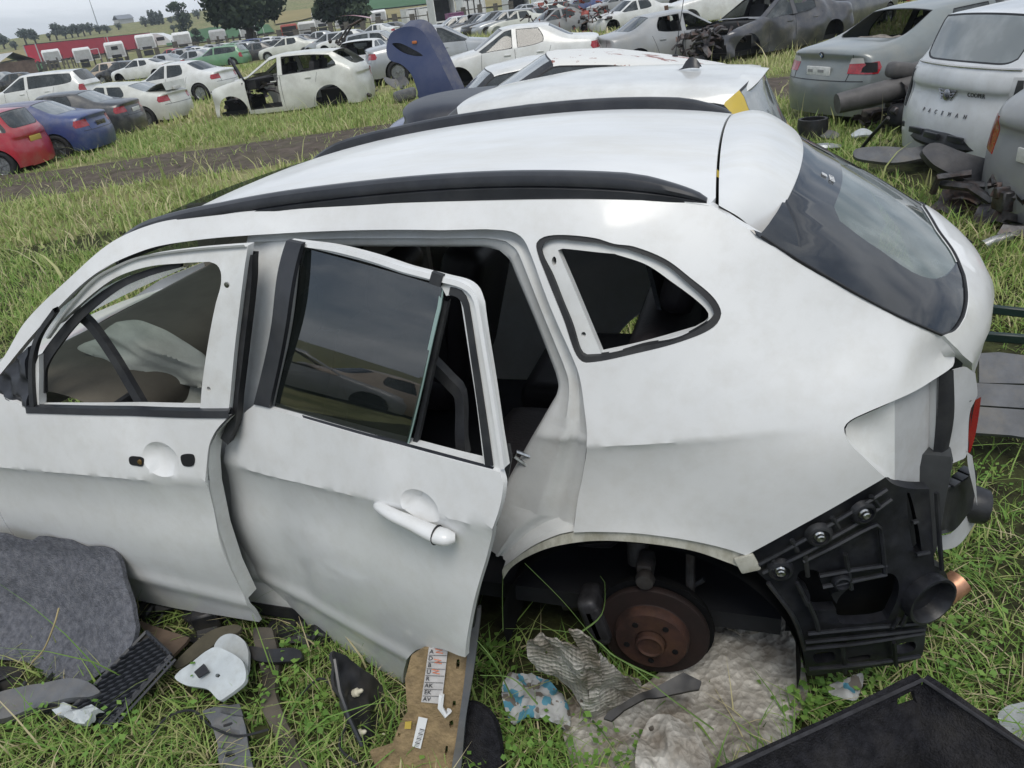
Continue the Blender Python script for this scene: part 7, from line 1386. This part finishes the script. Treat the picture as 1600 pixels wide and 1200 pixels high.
# ================================================================ trucks, trailers, bodies, fence, shed, mast
TW_ = pm('truck_white', (.74, .75, .76), .4, var=.08, scale=2, dirt=(.4, .38, .33), damt=.3); TG = pm('truck_grey_back', (.45, .46, .47), .5, var=.1, scale=2, dirt=(.3, .25, .2), damt=.5); TRED = pm('trailer_red', (.50, .030, .060), .55, var=.08, scale=.6); CHS = pm('chassis_dark', (.03, .03, .032), .8, var=.4, scale=3)
def face_cam(p): d = np.array(p[:2])-CAM[:2]; return math.atan2(d[1], d[0])
def cab(u, v, hp, wp, label, mat=TW_, back=TG, roof=.12, rot=0., win=False, door=False, scale=1.):
    p = at(u, v, Z=0); k = np.linalg.norm(p-CAM)/FPX; w, h = wp*k*.85, hp*k*.88; e = empty('truck_cab', (p[0], p[1], 0), face_cam(p)+R(180)+rot); tag(e, label, 'truck cab', 'truck cabs along the fence'); d = w*.85
    # local +X looks at the camera: the back wall of the cab
    M = MB(); pr = [(-.5, .0), (.5, .0), (.5, .62), (.47, .86), (.40, .97), (.2, 1.0), (-.5, 1.0), (-.62, .6), (-.62, .3)]
    rows = [[(x*d, y*w*(1-(.10 if z > .9 else .0)), (.30+.70*z)*h) for x, z in pr] for y in (-.5, -.46, .46, .5)]; n = len(pr)
    M.strip([r_+[r_[0]] for r_ in rows]); b0 = len(M.v); M.f.append(tuple(range(n))); M.f.append(tuple(3*(n+1)+i for i in range(n))[::-1]); M.build('cab_shell', mat, e, sharp=30)
    MB().rbox((d*.505, 0, h*.62), (.02, w*.86, h*.50), .008, 1).build('back_panel', back, e)  # light grey shading of the cab's back is put into the panel colour
    if win: MB().rbox((d*.515, 0, h*.72), (.03, w*.34, h*.15), .01, 1).build('rear_window', TRIMB, e)
    MB().rbox((d*.50, 0, h*.36), (.12, w*.5, h*.14), .03, 1).build('dark_opening', CHS, e)
    M = MB(); M.box((d*.3, 0, h*.15), (d*1.5, w*.5, h*.22)); M.build('chassis', CHS, e)
    for sy in (-1, 1): MB().rbox((d*.55, sy*w*.55, h*.40), (d*.5, .10, h*.55), .03, 1).build('side_fairing', CHS, e)
    if door: MB().tube([(d*.1, w*.5, h*.35), (d*.1, w*.95, h*.35), (d*.1, w*.95, h*.85), (d*.1, w*.5, h*.85)], .05, 5).build('open_door_frame', mat, e)
    return e
for a in [((88, 107, 25, 24), dict(label='rounded white truck cab at the left end of the red trailer')), ((136, 106, 27, 24), dict(label='white truck cab with open doors before the left trailer', door=True)), ((187, 100, 30, 27), dict(label='white truck cab with a rear window before the trailer joint', win=True)), ((234, 87, 29, 27), dict(label='white truck cab before the right trailer')), ((290, 82, 28, 27), dict(label='white truck cab right of the white tractor', roof=.2)), ((345, 73, 24, 25), dict(label='grey truck cab under the big tree', mat=TG)), ((392, 68, 25, 25), dict(label='white truck cab with open door frame under the big tree', door=True)),
          ((456, 64, 24, 26), dict(label='red tractor cab left of the ribbed cab', mat=pm('truck_red', (.35, .06, .045), .6, var=.3, scale=2), back=CHS)), ((484, 62, 26, 28), dict(label='white ribbed truck cab')), ((506, 52, 32, 26), dict(label='tall white truck cab behind the ribbed cab')), ((540, 51, 24, 28), dict(label='white van front with two windows below the second big tree', win=True)), ((560, 44, 20, 22), dict(label='plain white cab behind the van')), ((594, 42, 24, 26), dict(label='white truck cab right of the second big tree', win=True))]: cab(*a[0], **a[1])
def trailer(p0, p1, top, label):
    a, b_ = at(*p0, Z=0), at(*p1, Z=0); d = b_-a; L0 = np.hypot(d[0], d[1]); e = empty('trailer', ((a[0]+b_[0])/2, (a[1]+b_[1])/2, 0), math.atan2(d[1], d[0])); tag(e, label, 'trailer', 'red curtain trailers')
    MB().box((0, 0, (top+1.2)/2), (L0, 2.5, top-1.2)).build('curtain_side', TRED, e, smooth=False); MB().box((0, 0, top+.03), (L0+.05, 2.55, .10)).build('roof_edge', CHS, e, smooth=False)
    for sx in (-1, 1):
        for sy in (-1, 1): MB().box((sx*(L0/2+.05), sy*1.2, (top+1.2)/2), (.16, .16, top-1.1)).build('end_post', TG, e, smooth=False)
    MB().box((0, 0, 1.05), (L0*.97, 1.2, .25)).build('chassis', CHS, e, smooth=False)
    for i in range(3):
        for sy in (-1, 1): MB().lathe([(.2, -.14), (.5, -.14), (.52, 0), (.5, .14), (.2, .14)], 18, Matrix.Rotation(R(90), 3, 'X'), (L0*.3*(1 if True else 1)-i*1.3, sy*1.05, .52)).build('wheel', TYRE, e)
    return e, L0
trailer((60, 108), (165, 92), 4.3, 'longer red curtain-side trailer on the left'); trailer((170, 91), (236, 81), 4.3, 'red curtain-side trailer joined to the white tractor')
a, b_ = at(236, 81, Z=0), at(276, 76, Z=0); d = b_-a; e = empty('truck_tractor', ((a[0]+b_[0])/2, (a[1]+b_[1])/2, 0), math.atan2(d[1], d[0])); tag(e, 'white truck tractor with a roof fairing pulling the red trailers', 'truck'); Lk = np.hypot(d[0], d[1]); sgn = 1
M = MB(); pr = [(-.5, .9), (-.5, 4.0), (-.35, 4.15), (.05, 3.9), (.30, 3.2), (.36, 2.9), (.47, 2.0), (.5, 1.0), (.5, .7), (-.2, .7)]; rows = [[(x*Lk, y, z) for x, z in pr]+[(pr[0][0]*Lk, y, pr[0][1])] for y in (-1.25, -1.15, 1.15, 1.25)]; M.strip(rows); M.f.append(tuple(range(10))); M.f.append(tuple(33+i for i in range(10))[::-1]); M.build('cab_shell', TW_, e, sharp=30)
for sy in (-1, 1):
    MB().rbox((Lk*.14, sy*1.27, 2.65), (Lk*.30, .03, .8), .05, 2).build('side_window', TRIMB, e)
    for fx in (.2, -.45): MB().lathe([(.25, -.15), (.52, -.15), (.54, 0), (.52, .15), (.25, .15)], 18, Matrix.Rotation(R(90), 3, 'X'), (Lk*fx, sy*1.12, .54)).build('wheel', TYRE, e)
BODY = 'box bodies along the fence'
def boxbody(u, v, wp, hp, label, dark=False, mat=TW_, rot=.3, ribs=0):
    p = at(u, v, Z=0); k = np.linalg.norm(p-CAM)/FPX; w, h = wp*k, hp*k; e = empty('box_body', (p[0], p[1], 0), face_cam(p)+R(180)+rot); tag(e, label, 'box body', BODY)
    M = MB()
    for sy in (-1, 1): M.box((-w*.5, sy*w*.5, h*.5), (w*1.1, .08, h))
    M.box((-w*.5, 0, h), (w*1.1, w+.1, .10)); M.box((-w*1.0, 0, h*.5), (.08, w, h)); M.box((-w*.5, 0, h*.15), (w*1.1, w, .15)); M.build('walls', mat, e, smooth=False)
    if not dark: MB().box((.06, 0, h*.55), (.04, w*.96, h*.75)).build('rear_door', mat, e, smooth=False)
    else: MB().box((-w*.7, 0, h*.5), (.05, w*.9, h*.85)).build('dark_inside', CHS, e, smooth=False)
    for i in range(ribs): MB().box((.10, (-.42+.84*i/(ribs-1))*w, h*.55), (.08, w*.05, h*.8)).build('rib', CHS if i % 2 else mat, e, smooth=False)
    return e
boxbody(652, 40, 26, 22, 'white box body left of the open dark one', ribs=3); boxbody(668, 38, 20, 22, 'second white box body with a dark doorway', ribs=2); boxbody(698, 40, 30, 36, 'open box body with a dark inside', dark=True); boxbody(743, 30, 32, 26, 'white ribbed box body', ribs=7); boxbody(812, 20, 30, 20, 'open white box body at the top edge', dark=True); boxbody(852, 12, 24, 16, 'white van body at the top edge', ribs=3); boxbody(716, 45, 20, 20, 'purple van body below the open box body', mat=pm('faded_purple', (.20, .05, .16), .5, dirt=(.5, .5, .5), damt=.4))
FW = pm('fence_wood', (.11, .10, .085), .9, var=.4, scale=4); fe = empty('fence'); tag(fe, 'long dark slatted fence behind the truck cabs', 'fence')
fpts = [hit_terrain(u, v)[:2] for u, v in [(0, 124), (80, 110), (200, 97), (330, 80), (420, 72), (520, 60), (620, 48), (700, 38), (800, 24)]]; fl_ = catmull(fpts, 2.4); nm_ = 0
sm_ = MB().box((0, 0, .8), (.30, .05, 1.6)).build('slat', FW, fe, smooth=False); base = sm_.data; first = True; slats = []
for i, p in enumerate(fl_[:300]):
    o = sm_ if first else bpy.data.objects.new('slat', base)
    if not first: COL.objects.link(o); o.parent = fe
    first = False; q = fl_[min(i+1, len(fl_)-1)]; o.location = (p[0], p[1], float(Hterr(p[0], p[1]))); o.rotation_euler = (0, 0, math.atan2(q[1]-p[1], q[0]-p[0])); o.scale = (2.0, 1, random.uniform(.8, 1.1))
MB().tube([(p[0], p[1], float(Hterr(p[0], p[1]))+1.2) for p in fl_], .05, 4).build('top_rail', FW, fe)
p = at(22, 122, Z=0); kk = np.linalg.norm(p-CAM)/FPX; e = empty('shed', (p[0], p[1], 0), face_cam(p)+R(205)); tag(e, 'brown shed with a pale tin roof at the left edge', 'shed')
MB().box((0, 0, 9*kk), (40*kk, 44*kk, 18*kk)).build('wall', pm('shed_brick', (.17, .12, .10), .9, var=.3, scale=2), e, smooth=False)
MB().add([(-22*kk, -24*kk, 17*kk), (22*kk, -24*kk, 17*kk), (22*kk, 0, 28*kk), (-22*kk, 0, 28*kk), (22*kk, 24*kk, 17*kk), (-22*kk, 24*kk, 17*kk)], [(0, 1, 2, 3), (3, 2, 4, 5)]).build('roof', pm('tin_roof', (.55, .55, .54), .5, .4, var=.15, scale=1.5), e, smooth=False)
p = hit_terrain(157, 52); p = CAM+(p-CAM)*(430/np.linalg.norm(p-CAM)); kk = 430/FPX; M = MB(); z0 = float(Hterr(p[0], p[1])); M.tube([(p[0], p[1], z0), (p[0], p[1], z0+32*kk)], [.35, .16], 4); tag(M.build('mast', pm('mast_grey', (.25, .27, .30), .6)), 'thin lattice mast on the ridge', 'mast')
p = hit_terrain(198, 47); p = CAM+(p-CAM)*(445/np.linalg.norm(p-CAM)); kk = 445/FPX; e = empty('barn', (p[0], p[1], float(Hterr(p[0], p[1]))), face_cam(p)+R(120)); tag(e, 'grey barn on the ridge above the red trailers', 'barn'); MB().box((0, 0, 2*kk), (20*kk, 12*kk, 6*kk)).build('wall', TG, e, smooth=False)
MB().add([(-11*kk, -7*kk, 5*kk), (11*kk, -7*kk, 5*kk), (11*kk, 0, 10*kk), (-11*kk, 0, 10*kk), (11*kk, 7*kk, 5*kk), (-11*kk, 7*kk, 5*kk)], [(0, 1, 2, 3), (3, 2, 4, 5)]).build('roof', pm('barn_roof', (.22, .24, .27), .7), e, smooth=False)

# ================================================================ grass
def grassmat(name, cols):
    m = bpy.data.materials.new(name); m.use_nodes = True; t = m.node_tree; b = t.nodes['Principled BSDF']; b.inputs['Roughness'].default_value = .55; b.inputs['Specular IOR Level'].default_value = .25
    at_ = N(t, 'ShaderNodeAttribute'); at_.attribute_name = 'tint'; r_ = N(t, 'ShaderNodeValToRGB'); cr = r_.color_ramp
    cr.elements[0].position = 0; cr.elements[0].color = (*cols[0], 1); cr.elements[1].position = 1; cr.elements[1].color = (*cols[-1], 1)
    for i, c in enumerate(cols[1:-1]): e_ = cr.elements.new((i+1)/(len(cols)-1)); e_.color = (*c, 1)
    t.links.new(at_.outputs['Fac'], r_.inputs[0]); t.links.new(r_.outputs[0], b.inputs['Base Color']); tr_ = N(t, 'ShaderNodeBsdfTranslucent'); t.links.new(r_.outputs[0], tr_.inputs[0]); ms = N(t, 'ShaderNodeMixShader'); ms.inputs[0].default_value = .3
    t.links.new(b.outputs[0], ms.inputs[1]); t.links.new(tr_.outputs[0], ms.inputs[2]); t.links.new(ms.outputs[0], t.nodes['Material Output'].inputs[0]); return m
GRM = grassmat('grass_blades', [(.10, .21, .045), (.19, .345, .075), (.32, .45, .12), (.45, .45, .20), (.62, .54, .34)])
GRF = grassmat('field_grass', [(.12, .23, .05), (.23, .35, .09), (.36, .44, .15), (.50, .50, .24), (.62, .56, .34)])
def blades(P, h, w, lean, tint, seg=2, seed=0):
    """curved tapering blades at the points P"""
    r = np.random.default_rng(seed); n = len(P); a = r.uniform(0, 2*PI, n); d = np.stack([np.cos(a), np.sin(a), np.zeros(n)], 1); s = np.stack([-np.sin(a), np.cos(a), np.zeros(n)], 1); tw_ = r.uniform(-1, 1, n)[:, None]; s = s+d*tw_*.6; V = []
    ts = np.linspace(0, 1, seg+1)
    for t in ts:
        c = P+d*(lean*h*t*t)[:, None]; c[:, 2] += h*t*(1-.38*lean*t*np.minimum(1, lean)); ww = (w*(1-t**1.6))[:, None]
        if t < 1: V += [c-s*ww, c+s*ww]
        else: V += [c]
    nv = len(V); V = np.stack(V, 1).reshape(-1, 3); b = (np.arange(n)*nv)[:, None]; F = []
    for k in range(seg-1): F += [b+np.array([2*k, 2*k+1, 2*k+3]), b+np.array([2*k, 2*k+3, 2*k+2])]
    F.append(b+np.array([2*seg-2, 2*seg-1, 2*seg])); F = np.stack(F, 1).reshape(-1, 3); return V, F, np.repeat(tint, nv)
foot = []   # car footprints that keep the grass out: (x, y, heading, half length, half width)
foot.append((1.35, 0, 0, 1.95, .70))
for o in list(bpy.data.objects):
    if o.parent is None and o.type == 'EMPTY' and o.get('category') in ('car', 'suv'):
        if o.name.startswith('stripped'): continue
        foot.append((o.location.x, o.location.y, o.rotation_euler.z, 2.05*o.scale.x, .75*o.scale.x))
def keep(P):
    k = np.ones(len(P), bool)
    for x, y, a, hl, hw in foot:
        dx, dy = P[:, 0]-x, P[:, 1]-y; c, s = math.cos(a), math.sin(a); u = dx*c+dy*s; v = -dx*s+dy*c; k &= ~((np.abs(u) < hl) & (np.abs(v) < hw))
    for q in GROUND_BITS:
        c = q.mean(0); i = np.where(np.hypot(P[:, 0]-c[0], P[:, 1]-c[1]) < np.max(np.hypot(*(q-c).T)))[0]
        if len(i): i = i[inside(P[i], q)]; k[i[rng.random(len(i)) < .93]] = False
    d = np.full(len(P), 1e9); 
    for i in range(0, len(trk)): d = np.minimum(d, np.hypot(P[:, 0]-trk[i, 0], P[:, 1]-trk[i, 1])/tw[i])
    rr_ = rng.random(len(P)); k &= (d > 1.0) | (rr_ < .06) | ((d > .0) & (d < .22) & (rr_ < .35)) | ((d > .8) & (rr_ < .35)); return k
def nz(P, sc, off=0.): return np.array([MN.noise(Vector((p[0]*sc+off, p[1]*sc, off*1.7))) for p in P])
def visible(P, pad=60):
    d = (np.c_[P[:, 0], P[:, 1], np.zeros(len(P))]-CAM)@AX.T; ok = d[:, 2] > .3; u = 800+FPX*d[:, 0]/np.maximum(d[:, 2], .1); v = 600-FPX*d[:, 1]/np.maximum(d[:, 2], .1); return ok & (u > -pad*3) & (u < 1600+pad*3) & (v < 1200+pad*4) & (v > -200)
def zone(name, box, dens_, hm, wm, seg, seed, lean=.7, dry=.0, rmin=0, rmax=1e9, tuft=.5, mat=None):
    r = np.random.default_rng(seed); n = int((box[1]-box[0])*(box[3]-box[2])*dens_); P = np.stack([r.uniform(box[0], box[1], n), r.uniform(box[2], box[3], n)], 1)
    dist = np.hypot(P[:, 0]-CAM[0], P[:, 1]-CAM[1])+(1.6*nz(P, .5, 2.) if rmax > 5 else 0)*np.clip((np.hypot(P[:, 0]-CAM[0], P[:, 1]-CAM[1])-4.2)/2, 0, 1); P = P[visible(P) & (dist >= rmin) & (dist < rmax)]; P = P[keep(P)]
    q = nz(P, 1.6, seed)*.6+nz(P, .35, seed+3)*.6; P = P[r.random(len(P)) < np.clip(.62+tuft*q*1.6, .08, 1)]; q = nz(P, 1.6, seed)*.6+nz(P, .35, seed+3)*.6
    n = len(P); h = hm*np.exp(r.normal(0, .42, n))*(1+.7*q); h = np.clip(h, hm*.25, hm*2.6); tint = np.clip(.34+dry+.28*nz(P, .22, seed+9)+r.normal(0, .17, n)+(r.random(n) < .10)*.45, 0, 1)
    P3 = np.c_[P, Hterr(P[:, 0], P[:, 1])-.01]; V, F, T = blades(P3, h, wm*np.exp(r.normal(0, .3, n)), np.abs(r.normal(lean, .35, n)), tint, seg, seed); o = bulk(name, V, F, mat or GRM, T); return tag(o, None, None, kind='stuff')
tag(zone('grass', (-2.8, 3.6, -2.4, 2.0), 9500, .066, .0028, 3, 1, .85, .03, 0, 4.3, .7), 'short green grass round the stripped SUV', 'grass')
tag(zone('grass', (-9, 9, -9, 0.5), 2000, .080, .0048, 3, 2, .8, .22, 4.3, 9.5, .7), 'grass between the cars on the right and beyond the SUV', 'grass')
tag(zone('grass', (-12, 24, -22, 3), 420, .115, .0095, 2, 3, .7, .16, 8.5, 21, .8, GRF), 'long yellowing grass either side of the dirt track', 'grass')
tag(zone('grass', (-25, 60, -50, 6), 50, .17, .028, 2, 4, .5, .24, 21, 52, .6, GRF), 'grass among the parked rows', 'grass')
tag(zone('tall_grass', (-2.8, 3.2, -1.2, 1.9), 60, .20, .0032, 4, 7, 1.1, .05, 0, 4.3, .5), 'tall loose grass stalks round the stripped SUV', 'grass')
tag(zone('tall_grass', (-12, 22, -20, 1), 14, .26, .008, 3, 8, .7, .30, 4.3, 20, .5, GRF), 'scattered tall seed stalks in the field', 'grass')
tag(zone('dry_grass', (-2.2, 3.2, -1.6, 1.9), 700, .075, .0022, 3, 11, 1.5, .62, 0, 4.3, 1.1), 'dry straw coloured stems matted into the near grass', 'grass')
# broad-leaved weeds near the car
r = np.random.default_rng(5); Vw, Fw, Tw = [], [], []
spots = [(435, 1100, 8), (470, 1040, 10), (520, 1130, 8), (330, 1090, 5), (1290, 1110, 14), (1260, 1125, 12), (1330, 1080, 8), (770, 1040, 8), (800, 1180, 12), (870, 1185, 10), (960, 1200, 10), (740, 1190, 6), (1520, 1000, 6), (1480, 1060, 8), (60, 1140, 6), (180, 1170, 8), (1540, 760, 6), (1500, 900, 6)]
for u, v, k in spots:
    c = at(u, v, Z=0)
    for i in range(k*7):
        p = c+np.array([r.normal(0, .05), r.normal(0, .05), abs(r.normal(.05, .03))]); a = r.uniform(0, 2*PI); L = r.uniform(.010, .026); d = np.array([math.cos(a), math.sin(a), r.uniform(-.2, .6)]); s_ = np.array([-math.sin(a), math.cos(a), r.uniform(-.2, .2)]); n0 = len(Vw)
        Vw += [p, p+d*L*.5+s_*L*.42, p+d*L, p+d*L*.5-s_*L*.42]; Fw.append((n0, n0+1, n0+2, n0+3)); Tw += [r.uniform(.05, .35)]*4
tag(bulk('weeds', Vw, Fw, GRM, Tw), 'small broad-leaved weeds among the parts round the SUV', 'weeds', kind='stuff')
# long single stalks arching before the wheel opening
for i, P in enumerate([[(786, 985, 1.0), (785, 930, 1.0), (786, 895, .98)], [(1000, 1075, .95), (930, 1000, 1.0), (880, 940, 1.02), (820, 880, 1.02)], [(1030, 1060, 1.0), (960, 1025, 1.02), (930, 1000, 1.0), (870, 985, .98), (790, 982, .97)], [(1115, 1140, 1.05), (1040, 1085, 1.06), (985, 1040, 1.04), (940, 1015, 1.0)], [(905, 990, .98), (940, 960, .95), (945, 910, .93), (938, 900, .92)], [(800, 1090, 1.1), (770, 1030, 1.12), (745, 1000, 1.1)], [(840, 1100, 1.1), (800, 1060, 1.1), (750, 1055, 1.1)]]):
    pts = catmull([at(u, v, Y=y) for u, v, y in P], .02); n_ = len(pts); tag(MB().tube(pts, list(np.linspace(.0035, .001, n_)), 4, flat=.4).build('grass_stalk', pm('stalk_green', (.12, .20, .05), .6)), ['upright green stalk at the front of the wheel opening', 'long stalk slanting across the wheel house', 'stalk lying level across the wheel house', 'long stalk over the silver foil', 'dry stalk before the brake caliper', 'bent stalk beside the door card', 'stalk lying over the printed sack'][i], 'grass stalk')

# thin summer haze over the yard and hills
HZ = bpy.data.materials.new('haze_air'); HZ.use_nodes = True; t = HZ.node_tree; t.nodes.clear(); ho = N(t, 'ShaderNodeOutputMaterial'); pv = N(t, 'ShaderNodeVolumePrincipled'); pv.inputs['Color'].default_value = (.80, .88, 1., 1); pv.inputs['Density'].default_value = .0005; pv.inputs['Anisotropy'].default_value = .1; t.links.new(pv.outputs[0], ho.inputs['Volume'])
tag(MB().box((0, 0, 17), (7600, 7600, 37)).build('haze', HZ, None, smooth=False), kind='stuff')
